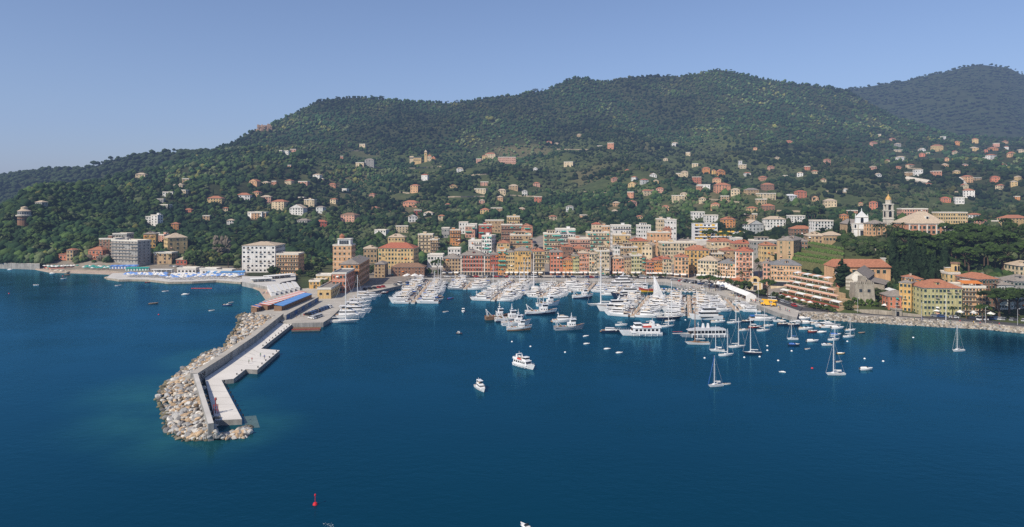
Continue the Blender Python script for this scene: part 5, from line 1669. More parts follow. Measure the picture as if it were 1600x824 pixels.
rr_ = strip(LO, HI, 2600, -.2, 1.9, .4, 1.0)
rock_mass('shore_rocks', rr_, [(.30, .26, .20), (.24, .21, .17), (.36, .31, .24), (.17, .155, .13), (.30, .29, .27), (.40, .37, .32)])
lo_, hi_ = [tuple(at(x, np.interp(x, *zip(*LO)), -.9)) for x, y in HI], [tuple(at(x, y, 1.4) + Vector((0, .3, 0))) for x, y in HI]
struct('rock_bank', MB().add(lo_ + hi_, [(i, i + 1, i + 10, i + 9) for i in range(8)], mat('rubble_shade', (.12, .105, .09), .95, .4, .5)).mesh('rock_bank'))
rr_ = strip([(20, 414), (50, 419), (80, 425), (110, 427)], [(20, 411), (50, 414), (80, 421), (110, 425)], 130, 0, 1.5, .6, 1.6)
rr_ += strip([(164, 435), (186, 438), (206, 437.5), (232, 438), (262, 441.5), (300, 441), (338, 439), (376, 442)], [(164, 433), (186, 435), (206, 435.5), (232, 436), (262, 439), (300, 439), (338, 437), (376, 440)], 420, -.1, .9, .5, 1.2)
rr_ += strip([(376, 443), (392, 447), (405, 452), (412, 454), (430, 455)], [(376, 440), (392, 443), (405, 448), (412, 450), (430, 452)], 120, -.2, .8, .5, 1.3)
rock_mass('beach_rocks', rr_, [(.38, .32, .25), (.30, .26, .21), (.45, .40, .33)])
# old terrace walls across the slopes
TW = ((190, 300, 238, 301), (640, 264, 692, 261), (700, 309, 760, 308), (536, 262, 600, 263), (790, 306, 852, 309), (870, 234, 930, 235), (985, 300, 1030, 298), (1100, 312, 1160, 318), (1190, 330, 1250, 332),
      (545, 236, 590, 238), (420, 300, 470, 303), (610, 300, 640, 303), (1290, 300, 1340, 303), (1480, 300, 1530, 303), (1380, 262, 1440, 265), (900, 300, 950, 303), (730, 275, 790, 272))
for x0, y0, x1, y1 in TW:
    a0, a1 = ground(x0, y0), ground(x1, y1)
    b = MB()
    P = [ground(x0 + (x1 - x0) * k / 6, y0 + (y1 - y0) * k / 6) for k in range(7)]
    for k in range(6):
        u, v = P[k] - a0, P[k + 1] - a0
        if abs(u.y - v.y) > 60:
            continue
        b.add([u + Vector((0, 0, -3)), v + Vector((0, 0, -3)), v + Vector((0, 0, 2.0)), u + Vector((0, 0, 2.0)), v + Vector((0, 2, 2.0)), u + Vector((0, 2, 2.0))], [(0, 1, 2, 3), (3, 2, 4, 5)], mat('terrace_stone', (.34, .28, .20), .95, .3, .2))
    tw = thing('terrace_wall', house_label('', 'long pale stone', 'x', 'flat', 15, x0, y0, 'terrace wall').replace('flat-roofed ', ''), 'wall', a0, 0, key=y0, suf='{} from the top')
    obj('stonework', b.mesh('stonework'), tw)
    for k in range(6):
        KEEP.append((x0 + (x1 - x0) * (k + .5) / 6, y0 + (y1 - y0) * (k + .5) / 6 + 1, (x1 - x0) / 12, a0.y))
# rock faces in the hills
for px, py, w_, h_, n_, lab in ((345, 402, 22, 32, 46, 'bare grey-brown rock face rising from the trees behind the bathing pavilions'), (413, 205, 22, 8, 40, 'reddish bare rock scar near the hilltop'), (150, 407, 50, 7, 36, 'brown rock bank along the shore road below the headland wood')):
    p = ground(px, py)
    u = p.y / F
    b = MB()
    rr = random.Random(int(px))
    V, Fc = ROCKV[3]
    for k in range(n_):
        V, Fc = ROCKV[k % 9]
        q = np.array([rr.uniform(1.6, 3.6), 2.0, rr.uniform(3.0, 6.5)]) * u * (1 if px < 200 or px > 400 else 1.2)
        b.add((V * q + np.array([rr.uniform(-w_ / 2, w_ / 2) * u, rr.uniform(0, 3), rr.uniform(0, h_) * u])).tolist(), Fc.tolist(), mat('cliff_rock' if px > 400 else 'cliff_grey', (.24, .16, .11) if px > 400 else (.15, .125, .095), .95, .5, .25, bump=.5))
    for k in range(0):
        b.blob((rr.uniform(-w_ / 2, w_ / 2) * u, rr.uniform(0, 3), rr.uniform(0, h_) * u), rr.uniform(1.2, 3.0) * u * 1.3, mat('cliff_rock' if px > 400 else 'cliff_grey', (.24, .16, .11) if px > 400 else (.25, .21, .165), .95, .45, .25, bump=.5), rr, 1.1)
    t = thing('rock_face', lab, 'rock face', p)
    obj('rock', b.mesh('rock'), t)
    if px > 400:
        KEEP.append((px, py, w_ / 2, p.y))

# ------------------------------------------------------------------ boats: x forward, waterline at z = 0
def hull(b, L, B, fb, fbb, m, m2=None, stern=.86, n=11, rake=.10, deckm=None):
    S = []
    for i in range(n):
        t = i / (n - 1)
        sh = stern + (1 - stern) * min(1, t / .35) if t < .35 else (1 - ((t - .35) / .65) ** 2.3)
        hb = max(.03, B / 2 * sh)
        zs = fb + (fbb - fb) * t ** 1.8
        x = -L / 2 + L * t
        xw = -L / 2 + L * (1 - rake) * t
        S.append((x, xw, hb, hb * (.9 - .25 * t), zs))
    vs = []
    for x, xw, hb, hw, zs in S:
        vs += [(x, -hb, zs), ((x + xw) / 2, -(hb * .55 + hw * .45), zs * .45), (xw, -hw, -.05), (xw * .97, 0, -.6), (xw, hw, -.05), ((x + xw) / 2, hb * .55 + hw * .45, zs * .45), (x, hb, zs)]
    fs, f2 = [], []
    for i in range(n - 1):
        for k in range(6):
            q = (7 * i + k, 7 * i + 7 + k, 7 * i + 8 + k, 7 * i + 1 + k)
            (f2 if k in (1, 2, 3, 4) and m2 else fs).append(q[::-1])
    fs.append((0, 1, 2, 3, 4, 5, 6))
    b.add(vs, fs, m)
    if f2:
        b.add(vs, f2, m2)
    d = MB()
    dv = []
    for x, xw, hb, hw, zs in S:
        dv += [(x, -hb * .97, zs - .06), (x, hb * .97, zs - .06)]
    d.add(dv, [(2 * i, 2 * i + 2, 2 * i + 3, 2 * i + 1) for i in range(n - 1)], deckm or M_teak)
    return d


def sheer(L, fb, fbb, x):
    return fb + (fbb - fb) * max(0, (x + L / 2) / L) ** 1.8


def motor_yacht(L=13, hm=None, fly=True, arch=True, hard=False, cov=None):
    hm = hm or M_gel
    B = L * .30
    k = L / 13
    b = MB()
    d = hull(b, L, B, 1.25 * k, 2.0 * k, hm, deckm=M_gel)
    d.box(-.47 * L, -.30 * L, -B * .36, B * .36, 1.2 * k, 1.26 * k, M_teak)
    parts = [('hull', b.mesh('hull')), ('deck', d.mesh('deck'))]
    w = B * .36
    c = MB().taper(-.30 * L, .30 * L, -w, w, 1.2 * k, 2.15 * k, M_gel, .12 * L, .0, .12 * k)
    c.taper(-.29 * L, .17 * L, -w * .93, w * .93, 2.66 * k, 2.85 * k, M_gel, .03 * L, 0, .03)
    wn = MB().taper(-.28 * L, .19 * L, -w * .94, w * .94, 2.15 * k, 2.66 * k, M_dark, .06 * L, .01 * L, .05 * k)
    parts.append(('cabin', c.mesh('cabin'), [('cabin_window', wn.mesh('cabin_window'))]))
    b2 = MB().box(-.56 * L, -.5 * L, -B * .36, B * .36, .25, .42, M_teak)
    parts.append(('swim_platform', b2.mesh('swim_platform')))
    if fly:
        f = MB().taper(-.27 * L, .10 * L, -w * .8, w * .8, 2.85 * k, 3.35 * k, M_gel, .05 * L, 0, .02)
        f.taper(.0 * L, .055 * L, -w * .7, w * .7, 3.35 * k, 3.75 * k, M_dark, .04 * L, 0, .1)
        st = MB().box(-.20 * L, -.03 * L, -w * .6, w * .6, 3.36 * k, 3.6 * k, M_cush)
        parts.append(('flybridge', f.mesh('flybridge'), [('seat', st.mesh('seat'))]))
    if arch:
        a = MB()
        for s in (-1, 1):
            a.tube((-.22 * L, s * w * .8, 2.8 * k), (-.27 * L, s * w * .7, 4.5 * k), .12 * k, M_gel)
        a.box(-.30 * L, -.24 * L, -w * .72, w * .72, 4.45 * k, 4.62 * k, M_gel)
        a.tube((-.27 * L, 0, 4.6 * k), (-.27 * L, 0, 5.6 * k), .05, M_gel)
        parts.append(('radar_arch', a.mesh('radar_arch')))
    if hard:
        h = MB().taper(-.28 * L, .06 * L, -w * .85, w * .85, 4.62 * k, 4.78 * k, cov or M_gel, .03 * L, .02 * L, .1)
        parts.append(('hardtop', h.mesh('hardtop')))
    elif cov:
        h = MB().taper(-.47 * L, -.30 * L, -B * .38, B * .38, 2.3 * k, 2.5 * k, cov, 0, .02 * L, .2)
        for s in (-1, 1):
            h.tube((-.46 * L, s * B * .36, 1.2 * k), (-.46 * L, s * B * .36, 2.35 * k), .04, M_alu)
        parts.append(('canopy', h.mesh('canopy')))
    r = MB()
    prev = None
    for i in range(7):
        t_ = .45 + .54 * i / 6
        x = -L / 2 + L * t_
        hb = max(.05, B / 2 * (1 - ((t_ - .35) / .65) ** 2.3)) * .93
        z = sheer(L, 1.25 * k, 2.0 * k, x)
        cur = (x, hb, z)
        for s in (-1, 1):
            r.tube((x, s * hb, z), (x, s * hb, z + .6), .025, M_alu, n=4)
            if prev:
                r.tube((prev[0], s * prev[1], prev[2] + .6), (x, s * hb, z + .6), .03, M_alu, n=4)
        prev = cur
    parts.append(('bow_rail', r.mesh('bow_rail')))
    return ('motor_yacht', 'motor yacht', parts)


def superyacht(L=24, hm=None, decks=3):
    hm = hm or M_gel
    B = L * .25
    b = MB()
    d = hull(b, L, B, 2.0, 3.2, hm, deckm=M_teak)
    for s in (-1, 1):
        b.box(-.2 * L, .18 * L, s * B * .455 - .12, s * B * .455 + .12, 1.1, 1.5, M_dark)
    parts = [('hull', b.mesh('hull')), ('deck', d.mesh('deck'))]
    z, x0, x1, w = 2.0, -.36 * L, .22 * L, B * .41
    for k in range(decks):
        c = MB().taper(x0, x1, -w, w, z, z + .8, M_gel, .03 * L, 0, .03)
        c.taper(x0 - .07 * L, x1 - .05 * L, -w * 1.04, w * 1.04, z + 1.75, z + 1.95, M_gel, .02 * L, 0, .0)
        wn = MB().taper(x0 + .02, x1 - .03 * L, -w * .98, w * .98, z + .8, z + 1.75, M_dark, .06 * L, .0, .08)
        parts.append((('cabin', 'upper_deck', 'sun_deck')[k], c.mesh('cabin'), [('cabin_window', wn.mesh('cabin_window'))]))
        z += 1.97
        x0, x1, w = x0 + .06 * L, x1 - .11 * L, w * .86
    m = MB().tube((x0 + 2, -w * .6, z - .2), (x0 + .8, -w * .5, z + 1.6), .2, M_gel).tube((x0 + 2, w * .6, z - .2), (x0 + .8, w * .5, z + 1.6), .2, M_gel)
    m.box(x0 + .2, x0 + 1.6, -w * .6, w * .6, z + 1.5, z + 1.7, M_gel).tube((x0 + .8, 0, z + 1.7), (x0 + .8, 0, z + 3.2), .07, M_gel)
    m.blob((x0 + 1, w * .3, z + 2.1), .4, M_gel, random.Random(1), 1, 0)
    parts.append(('radar_mast', m.mesh('radar_mast')))
    parts.append(('swim_platform', MB().box(-.545 * L, -.5 * L, -B * .38, B * .38, .3, .5, M_teak).mesh('swim_platform')))
    return ('superyacht', 'superyacht', parts)


def sailing_yacht(L=11, hm=None, mast=None, cov=None, dodger=None, sail=False, jib=None, wood=False):
    hm = hm or M_gel
    B = L * .29
    mast = mast or L * 1.75
    b = MB()
    d = hull(b, L, B, .95, 1.3, hm, stern=.66, deckm=M_teak if wood else mat('deck_cream', (.60, .58, .52), .6, .1, .5), rake=.13)
    parts = [('hull', b.mesh('hull')), ('deck', d.mesh('deck'))]
    c = MB().taper(-.12 * L, .22 * L, -B * .27, B * .27, .95, 1.5, M_gel if not wood else M_wood, .10 * L, 0, .12)
    wn = MB()
    for s in (-1, 1):
        wn.box(-.09 * L, .10 * L, s * B * .25 - .06, s * B * .25 + .06, 1.15, 1.34, M_dark)
    parts.append(('cabin', c.mesh('cabin'), [('cabin_window', wn.mesh('cabin_window'))]))
    mx = .08 * L
    m = MB().tube((mx, 0, 1.2), (mx, 0, mast), mast * .0105, M_white if not wood else M_wood, mast * .006)
    for z in (.45, .72):
        m.tube((mx, -B * .3, mast * z), (mx, B * .3, mast * z), .05, M_alu, n=4)
    parts.append(('mast', m.mesh('mast')))
    bo = MB().tube((mx, 0, 2.3), (-.34 * L, 0, 2.25), .09, M_alu)
    cv = MB().tube((mx - .2, 0, 2.5), (-.32 * L, 0, 2.42), .22, cov or M_canv, .14)
    if not sail:
        parts.append(('boom', bo.mesh('boom'), [('sail_cover', cv.mesh('sail_cover'))]))
    else:
        sm = MB()
        for k in range(8):
            z0, z1 = 2.3 + (mast - 2.6) * k / 8, 2.3 + (mast - 2.6) * (k + 1) / 8
            w0, w1 = .5 * L * (1 - k / 8) ** .9 + .15, .5 * L * (1 - (k + 1) / 8) ** .9 + .15
            y0, y1 = .5 * math.sin(k / 8 * 3.1), .5 * math.sin((k + 1) / 8 * 3.1)
            sm.add([(mx - .1, 0, z0), (mx - w0 * .5, y0, z0), (mx - w0, y0 * .6, z0), (mx - .1, 0, z1), (mx - w1 * .5, y1, z1), (mx - w1, y1 * .6, z1)], [(0, 1, 4, 3), (1, 2, 5, 4)], M_white)
        parts.append(('boom', bo.mesh('boom')))
        parts.append(('mainsail', sm.mesh('mainsail')))
    rg = MB().tube((L * .49, 0, 1.3), (mx, 0, mast * .97), .05 if not jib else .12, M_alu if not jib else jib, n=4)
    rg.tube((-L * .49, 0, .95), (mx, 0, mast * .99), .035, M_alu, n=4)
    for s in (-1, 1):
        rg.tube((mx - .2, s * B * .46, 1.1), (mx, s * B * .3, mast * .72), .03, M_alu, n=4)
    parts.append(('rigging', rg.mesh('rigging')))
    if dodger:
        h = MB().taper(-.30 * L, -.06 * L, -B * .33, B * .33, 2.05, 2.2, dodger, .02 * L, .02 * L, .15)
        for x in (-.29, -.08):
            for s in (-1, 1):
                h.tube((x * L, s * B * .3, .95), (x * L, s * B * .3, 2.1), .03, M_alu, n=4)
        parts.append(('bimini', h.mesh('bimini')))
    return ('sailing_yacht', 'sailing yacht', parts)


def motorboat(L=7, hm=None, top=None, cover=None, cuddy=True):
    hm = hm or M_gel
    B = L * .34
    b = MB()
    d = hull(b, L, B, .75, 1.15, hm, deckm=M_gel if cuddy else M_teak)
    d.box(-.42 * L, .02 * L, -B * .34, B * .34, .70, .76, M_cush)
    parts = [('hull', b.mesh('hull')), ('deck', d.mesh('deck'))]
    if cuddy:
        c = MB().taper(.02 * L, .36 * L, -B * .33, B * .33, .8, 1.3, M_gel, .20 * L, 0, .15)
        ws = MB().taper(-.02 * L, .10 * L, -B * .33, B * .33, 1.25, 1.75, M_dark, .09 * L, .01, .12)
        parts.append(('cuddy', c.mesh('cuddy'), [('windscreen', ws.mesh('windscreen'))]))
    else:
        c = MB().taper(-.05 * L, .08 * L, -B * .15, B * .15, .75, 1.45, M_gel, .04 * L, 0, .05)
        parts.append(('console', c.mesh('console')))
    s = MB().box(-.40 * L, -.28 * L, -B * .33, B * .33, .76, 1.1, M_cush).box(-.16 * L, -.07 * L, -B * .3, B * .3, .76, 1.2, M_canv)
    parts.append(('seat', s.mesh('seat')))
    e = MB().taper(-.56 * L, -.49 * L, -.22, .22, .3, 1.25, M_black, .02, .04, .05)
    parts.append(('outboard', e.mesh('outboard')))
    if top:
        h = MB().taper(-.32 * L, .06 * L, -B * .36, B * .36, 2.1, 2.24, top, .02 * L, .02 * L, .15)
        for x in (-.3, .03):
            for q in (-1, 1):
                h.tube((x * L, q * B * .33, .75), (x * L, q * B * .33, 2.12), .03, M_alu, n=4)
        parts.append(('bimini', h.mesh('bimini')))
    if cover:
        h = MB().taper(-.46 * L, .15 * L, -B * .42, B * .42, .8, 1.45, cover, .12 * L, .1 * L, B * .25)
        parts.append(('cover', h.mesh('cover')))
    return ('motorboat', 'motorboat', parts)


def dinghy(L=4, hm=None, cover=None, motor=True):
    hm = hm or M_gel
    B = L * .40
    b = MB()
    d = hull(b, L, B, .45, .7, hm, deckm=cover or mat('boat_inside', (.36, .33, .28), .7, .15, 1))
    parts = [('hull', b.mesh('hull')), ('deck', d.mesh('deck'))]
    s = MB().box(-.1 * L, .02 * L, -B * .42, B * .42, .42, .52, M_teak).box(-.36 * L, -.26 * L, -B * .38, B * .38, .42, .52, M_teak)
    if cover:
        s = MB().taper(-.4 * L, .3 * L, -B * .35, B * .35, .42, .85, cover, .2 * L, .1 * L, B * .2)
    parts.append(('cover' if cover else 'bench', s.mesh('bench')))
    if motor:
        parts.append(('outboard', MB().taper(-.58 * L, -.5 * L, -.15, .15, .1, .95, M_black, .02, .03, .04).mesh('outboard')))
    return ('dinghy', 'dinghy', parts)


def trawler(L=16, hm=None, hm2=None, deckc=None):
    hm = hm or M_gel
    B = L * .29
    b = MB()
    d = hull(b, L, B, 1.4, 3.0, hm, hm2, stern=.8, deckm=deckc or M_wood)
    b.box(-.5 * L, .1 * L, -B * .48, -B * .455, 1.35, 1.9, hm)
    b.box(-.5 * L, .1 * L, B * .455, B * .48, 1.35, 1.9, hm)
    parts = [('hull', b.mesh('hull')), ('deck', d.mesh('deck'))]
    c = MB().taper(-.06 * L, .20 * L, -B * .32, B * .32, 1.5, 3.6, M_white, .03 * L, 0, .1).taper(.02 * L, .19 * L, -B * .28, B * .28, 3.62, 5.2, M_white, .02 * L, 0, .1)
    c.box(.0 * L, .21 * L, -B * .32, B * .32, 5.2, 5.35, M_white)
    w = MB().taper(.03 * L, .193 * L, -B * .285, B * .285, 4.2, 4.9, M_dark, .01 * L, 0, .02)
    for s in (-1, 1):
        for x in (-.02, .06, .13):
            w.box(x * L, (x + .03) * L, s * B * .31 - .08, s * B * .31 + .08, 2.5, 3.0, M_dark)
    parts.append(('wheelhouse', c.mesh('wheelhouse'), [('window', w.mesh('window'))]))
    m = MB().tube((.06 * L, 0, 5.3), (.06 * L, 0, 8.6), .12, M_white).tube((.06 * L, -1.1, 7.2), (.06 * L, 1.1, 7.2), .08, M_white)
    m.box(.03 * L, .09 * L, -.8, .8, 6.2, 6.4, M_white)
    parts.append(('mast', m.mesh('mast')))
    g = MB()
    for s in (-1, 1):
        g.tube((-.40 * L, s * B * .4, 1.4), (-.46 * L, s * B * .3, 5.0), .14, M_white)
        g.tube((-.20 * L, s * B * .3, 1.4), (-.44 * L, s * B * .3, 4.6), .1, M_white)
    g.tube((-.46 * L, -B * .32, 5.0), (-.46 * L, B * .32, 5.0), .14, M_white)
    parts.append(('gantry', g.mesh('gantry')))
    n = MB().tube((-.28 * L, -B * .3, 2.0), (-.28 * L, B * .3, 2.0), .55, mat('fishing_net', (.18, .13, .07), .95, .3, 1.2), n=10)
    for q in range(5):
        n.box(-.24 * L + q * .035 * L, -.215 * L + q * .035 * L, -B * .35 + (q % 2) * 1.2, -B * .35 + 1 + (q % 2) * 1.2, 1.35, 2.0, (M_blue, M_orange, M_wood, M_canv, M_teal)[q])
    parts.append(('net_drum', n.mesh('net_drum')))
    return ('fishing_boat', 'fishing boat', parts)


def excursion(L=16, high=True):
    B = L * .29
    b = MB()
    d = hull(b, L, B, 1.5, 2.5, M_gel, None, stern=.85, deckm=M_gel)
    b.box(-.46 * L, .32 * L, -B * .505, -B * .48, .95, 1.15, M_white)
    b.box(-.46 * L, .32 * L, B * .48, B * .505, .95, 1.15, M_white)
    parts = [('hull', b.mesh('hull')), ('deck', d.mesh('deck'))]
    w = B * .42
    c = MB().taper(-.44 * L, .22 * L, -w, w, 1.45, 3.5, M_white, .05 * L, 0, .08).box(-.48 * L, .20 * L, -w * 1.06, w * 1.06, 3.5, 3.65, M_white)
    ws = []
    for s in (-1, 1):
        for k in range(6):
            x = -.40 * L + k * .095 * L
            ws.append(('window', MB().box(x, x + .06 * L, s * w - .05, s * w + .03, 2.2, 3.1, M_dark).mesh('window')))
    ws.append(('windscreen', MB().taper(.165 * L, .206 * L, -w * .8, w * .8, 2.35, 3.15, M_dark, .02 * L, 0, .05).mesh('windscreen')))
    parts.append(('cabin', c.mesh('cabin'), ws))
    r = MB()
    for s in (-1, 1):
        r.box(-.46 * L, -.05 * L, s * w - .04, s * w + .04, 3.66, 4.5, M_white)
        bn = MB().box(-.24 * L, -.04 * L, s * w * 1.03 - .05, s * w * 1.03 + .05, 3.75, 4.6, M_tred)
        parts.append(('red_banner', bn.mesh('red_banner')))
    r.box(-.47 * L, -.45 * L, -w, w, 3.66, 4.5, M_white)
    parts.append(('upper_rail', r.mesh('upper_rail')))
    s_ = MB()
    for k in range(4):
        s_.box(-.40 * L + k * .05 * L, -.37 * L + k * .05 * L, -w * .8, w * .8, 3.66, 4.1, M_cush)
    parts.append(('bench', s_.mesh('bench')))
    p = MB().taper(-.02 * L, .15 * L, -w * .75, w * .75, 3.66, 4.4, M_white, .02 * L, 0, .05)
    p.taper(-.03 * L, .14 * L, -w * .78, w * .78, 5.3, 5.45, M_white, .03 * L, 0, .05)
    pw = MB().taper(-.01 * L, .128 * L, -w * .7, w * .7, 4.4, 5.3, M_dark, .03 * L, .0, .05)
    parts.append(('wheelhouse', p.mesh('wheelhouse'), [('window', pw.mesh('window'))]))
    a = MB()
    for s in (-1, 1):
        a.taper(-.33 * L, -.22 * L, s * w * .85 - .2, s * w * .85 + .2, 3.66, 6.0, M_white, .05 * L, .02 * L, .02)
    a.box(-.32 * L, -.26 * L, -w * .86, w * .86, 6.0, 6.2, M_white).tube((-.29 * L, 0, 6.2), (-.29 * L, 0, 7.4), .07, M_white)
    parts.append(('radar_arch', a.mesh('radar_arch')))
    fl = MB().lathe([(.05, -.28), (.26, -.1), (.26, .1), (.05, .28)], M_white, 8)
    fe = MB()
    for s in (-1, 1):
        for k in range(5):
            x = -.38 * L + k * .14 * L
            fe.tube((x, s * B * .5, .25), (x, s * B * .5, 1.3), .14, M_white)
    parts.append(('fender', fe.mesh('fender')))
    rl = MB()
    for s in (-1, 1):
        for k in range(5):
            x = .24 * L + .05 * L * k
            t_ = x / L + .5
            hb = max(.05, B / 2 * (1 - ((t_ - .35) / .65) ** 2.3)) * .95
            z = sheer(L, 1.5, 2.5, x)
            rl.tube((x, s * hb, z), (x, s * hb, z + .9), .03, M_alu, n=4)
    parts.append(('bow_rail', rl.mesh('bow_rail')))
    return ('excursion_boat', 'excursion boat', parts)


def long_ferry(L=23):
    B = L * .22
    b = MB()
    d = hull(b, L, B, 1.3, 1.9, M_grey, None, stern=.9, deckm=M_concl)
    parts = [('hull', b.mesh('hull')), ('deck', d.mesh('deck'))]
    w = B * .44
    c = MB().box(-.46 * L, .24 * L, -w, w, 1.25, 1.9, M_white).taper(-.46 * L, .30 * L, -w * .95, w * .95, 3.15, 3.7, mat('ferry_roof', (.46, .47, .48), .5, .1, .5), .08 * L, 0, .1)
    wn = []
    for s in (-1, 1):
        for k in range(9):
            x = -.44 * L + k * .072 * L
            wn.append(('window', MB().box(x, x + .058 * L, s * w - .15, s * w - .05, 1.9, 3.15, M_dark).mesh('window')))
        for k in range(10):
            x = -.455 * L + k * .072 * L
            c.box(x, x + .008 * L, s * w - .12, s * w, 1.9, 3.15, M_white)
    wn.append(('windscreen', MB().taper(.20 * L, .265 * L, -w * .85, w * .85, 1.9, 3.15, M_dark, .02 * L, 0, .1).mesh('windscreen')))
    parts.append(('cabin', c.mesh('cabin'), wn))
    u = MB().taper(-.38 * L, .18 * L, -w * .8, w * .8, 3.7, 4.2, mat('ferry_roof', (.46, .47, .48), .5, .1, .5), .08 * L, 0, .1)
    parts.append(('upper_deck', u.mesh('upper_deck')))
    for x in (-.12, -.02):
        parts.append(('funnel', MB().taper(x * L - .6, x * L + .6, -.5, .5, 4.2, 6.2, M_white, .3, .3, .1).mesh('funnel')))
    m = MB().tube((.08 * L, 0, 4.2), (.08 * L, 0, 6.8), .09, M_white).box(.07 * L, .09 * L, -.7, .7, 5.8, 5.95, M_white)
    parts.append(('mast', m.mesh('mast')))
    g = MB().box(.40 * L, .60 * L, -.5, .5, 1.6, 1.72, M_concl)
    for s in (-.5, .5):
        g.tube((.40 * L, s, 2.5), (.60 * L, s, 2.5), .04, M_tred, n=4)
    parts.append(('gangway', g.mesh('gangway')))
    fe = MB()
    for s in (-1, 1):
        for k in range(7):
            x = -.42 * L + k * .11 * L
            fe.tube((x, s * B * .5, .2), (x, s * B * .5, 1.4), .2, M_white)
    parts.append(('fender', fe.mesh('fender')))
    return ('ferry', 'ferry', parts)


SP = dict(
    my_fly=(motor_yacht(13), 'white flybridge yacht'), my_hard=(motor_yacht(14.5, hard=True), 'white hardtop motor yacht'), my_low=(motor_yacht(11.5, fly=False), 'low white sports yacht with arch'),
    my_grey=(motor_yacht(13.5, hm=M_grey, cov=M_canv), 'grey-hulled motor yacht'), my_sand=(motor_yacht(13, hard=True, cov=M_cush), 'white yacht with sand-coloured hardtop'),
    my_blue=(motor_yacht(12.5, cov=M_blue), 'white yacht with blue canopy'), my_navy=(motor_yacht(14, hm=M_navy), 'navy-hulled motor yacht'), my_cream=(motor_yacht(12, cov=M_cush, fly=False), 'white yacht with cream canopy'),
    my_big=(motor_yacht(17, hard=True), 'big white hardtop yacht'), sy=(sailing_yacht(11), 'white sailing yacht'), sy_blue=(sailing_yacht(11.5, cov=M_blue, dodger=M_blue), 'sailing yacht with blue covers'),
    sy_big=(sailing_yacht(16, mast=24), 'tall-masted white sailing yacht'), mb=(motorboat(7), 'small white cuddy motorboat'), mb_blue=(motorboat(7, top=M_blue), 'small motorboat with blue awning'),
    mb_white=(motorboat(7.5, top=M_canv), 'small motorboat with white awning'), mb_cov=(motorboat(6.5, cover=M_canv), 'motorboat under a white cover'), mb_open=(motorboat(6, cuddy=False), 'open motorboat with console'),
    mb_navy=(motorboat(7, hm=M_navy, top=M_canv), 'dark motorboat with white awning'), dg=(dinghy(4), 'white open dinghy'), dg_cov=(dinghy(4.5, cover=M_canv, motor=False), 'white covered dinghy'),
    dg_blue=(dinghy(5, hm=mat('hull_blue', (.02, .07, .2), .4, .1, .5)), 'dark blue open dinghy'), dg_wood=(dinghy(5, hm=M_wood, motor=False), 'brown wooden dinghy'))


def boat(spec, px, py, rz, label, group=None, scale=None, z=0.0):
    if scale is None:
        scale = {'sailing_yacht': .66, 'motorboat': .72, 'dinghy': .62}.get(spec[0], 1.0) if py > 498 else {'motorboat': .85, 'dinghy': .8}.get(spec[0], 1.0)
    return spawn(spec, label, at(px, py, z), R(rz), scale, group, key=py, suf='{} from the quay')


# berths along the pontoons
def pontoon(p0, p1, words, side_l, side_r, mix, gap=4.6, skip=(), both=True, first=0, wide=2.2):
    a, b = at(*p0), at(*p1)
    d = (b - a)
    L = d.length
    d.normalize()
    n = Vector((-d.y, d.x, 0))
    rz = math.atan2(d.y, d.x)
    t = thing('pontoon', PONT[words], 'pontoon', a, rz)
    q = MB().box(0, L, -wide / 2, wide / 2, -.3, .75, M_concl)
    q.box(0, L, -wide / 2 + .15, wide / 2 - .15, .752, .80, mat('pontoon_planks', (.42, .31, .21), .85, .2, 1.0))
    obj('deck', q.mesh('deck'), t)
    for k in range(int(L / 12)):
        q = MB().tube((6 + k * 12, 0, .8), (6 + k * 12, 0, 1.9), .16, M_white)
        obj('service_post', q.mesh('service_post'), t)
    for s, sw in ((1, side_l), (-1, side_r)):
        if sw is None:
            continue
        x = 2.5 + first
        while x < L - 2:
            kind = random.choices(list(mix), list(mix.values()))[0]
            spec, desc = SP[kind]
            hl = 6.4 if kind[:2] == 'my' else 5.6 if kind[:2] == 'sy' else 3.6
            sc_ = random.uniform(.80, 1.04)
            if kind in ('my_big', 'sy_big'):
                hl = 8.5
            if not any(lo < x < hi and sd == s for lo, hi, sd in skip):
                p = a + d * x + n * s * (wide / 2 + .8 + hl * sc_)
                bow_out = random.random() < .75
                spawn(spec, f'{desc}, {sw} of {words}', p, rz + s * math.pi / 2 + (0 if bow_out else math.pi) + random.uniform(-.05, .05), sc_, f'boats moored at {words}', key=x, suf='{} from open water')
            x += gap * (1.0 if kind[:2] in ('my', 'sy') else .72) * random.uniform(.93, 1.1) * (1.2 if kind in ('my_big', 'sy_big') else 1)


PONT = {'first pontoon': 'long pontoon full of yachts, first from the breakwater quay', 'stub pontoon': 'short pontoon at the quay wall between the first two long ones',
        'second pontoon': 'second long pontoon counted from the breakwater, full of big yachts', 'third pontoon': 'third long pontoon counted from the breakwater, trawlers at its tip',
        'fourth pontoon': 'short fourth pontoon before the salmon quay houses', 'fifth pontoon': 'fifth pontoon beside the big three-decked yacht',
        'sixth pontoon': 'long sixth pontoon running out behind the red-bannered passenger boat', 'seventh pontoon': 'seventh pontoon running out behind the long ferry',
        'eighth pontoon': 'eighth pontoon with small boats beside the promenade corner', 'promenade cross pontoon': 'innermost cross pontoon full of small boats by the promenade'}
MIXY = dict(my_fly=4, my_hard=3, my_low=3, my_blue=2, my_cream=2, my_navy=1, my_grey=1.2, my_sand=1, sy=.9)
MIXM = dict(my_fly=2, my_low=3, my_cream=2, my_blue=1, mb=2, mb_white=2, mb_blue=1, sy=.7)
MIXS = dict(mb=4, mb_blue=1, mb_white=2, mb_cov=3, mb_open=2, my_low=2)
BS, CS = 'breakwater side', 'church side'
pontoon((645, 475), (673, 440), 'first pontoon', BS, CS, MIXY)
pontoon((726, 453), (738, 441), 'stub pontoon', BS, CS, MIXY)
pontoon((770, 471), (812, 440), 'second pontoon', BS, CS, MIXY)
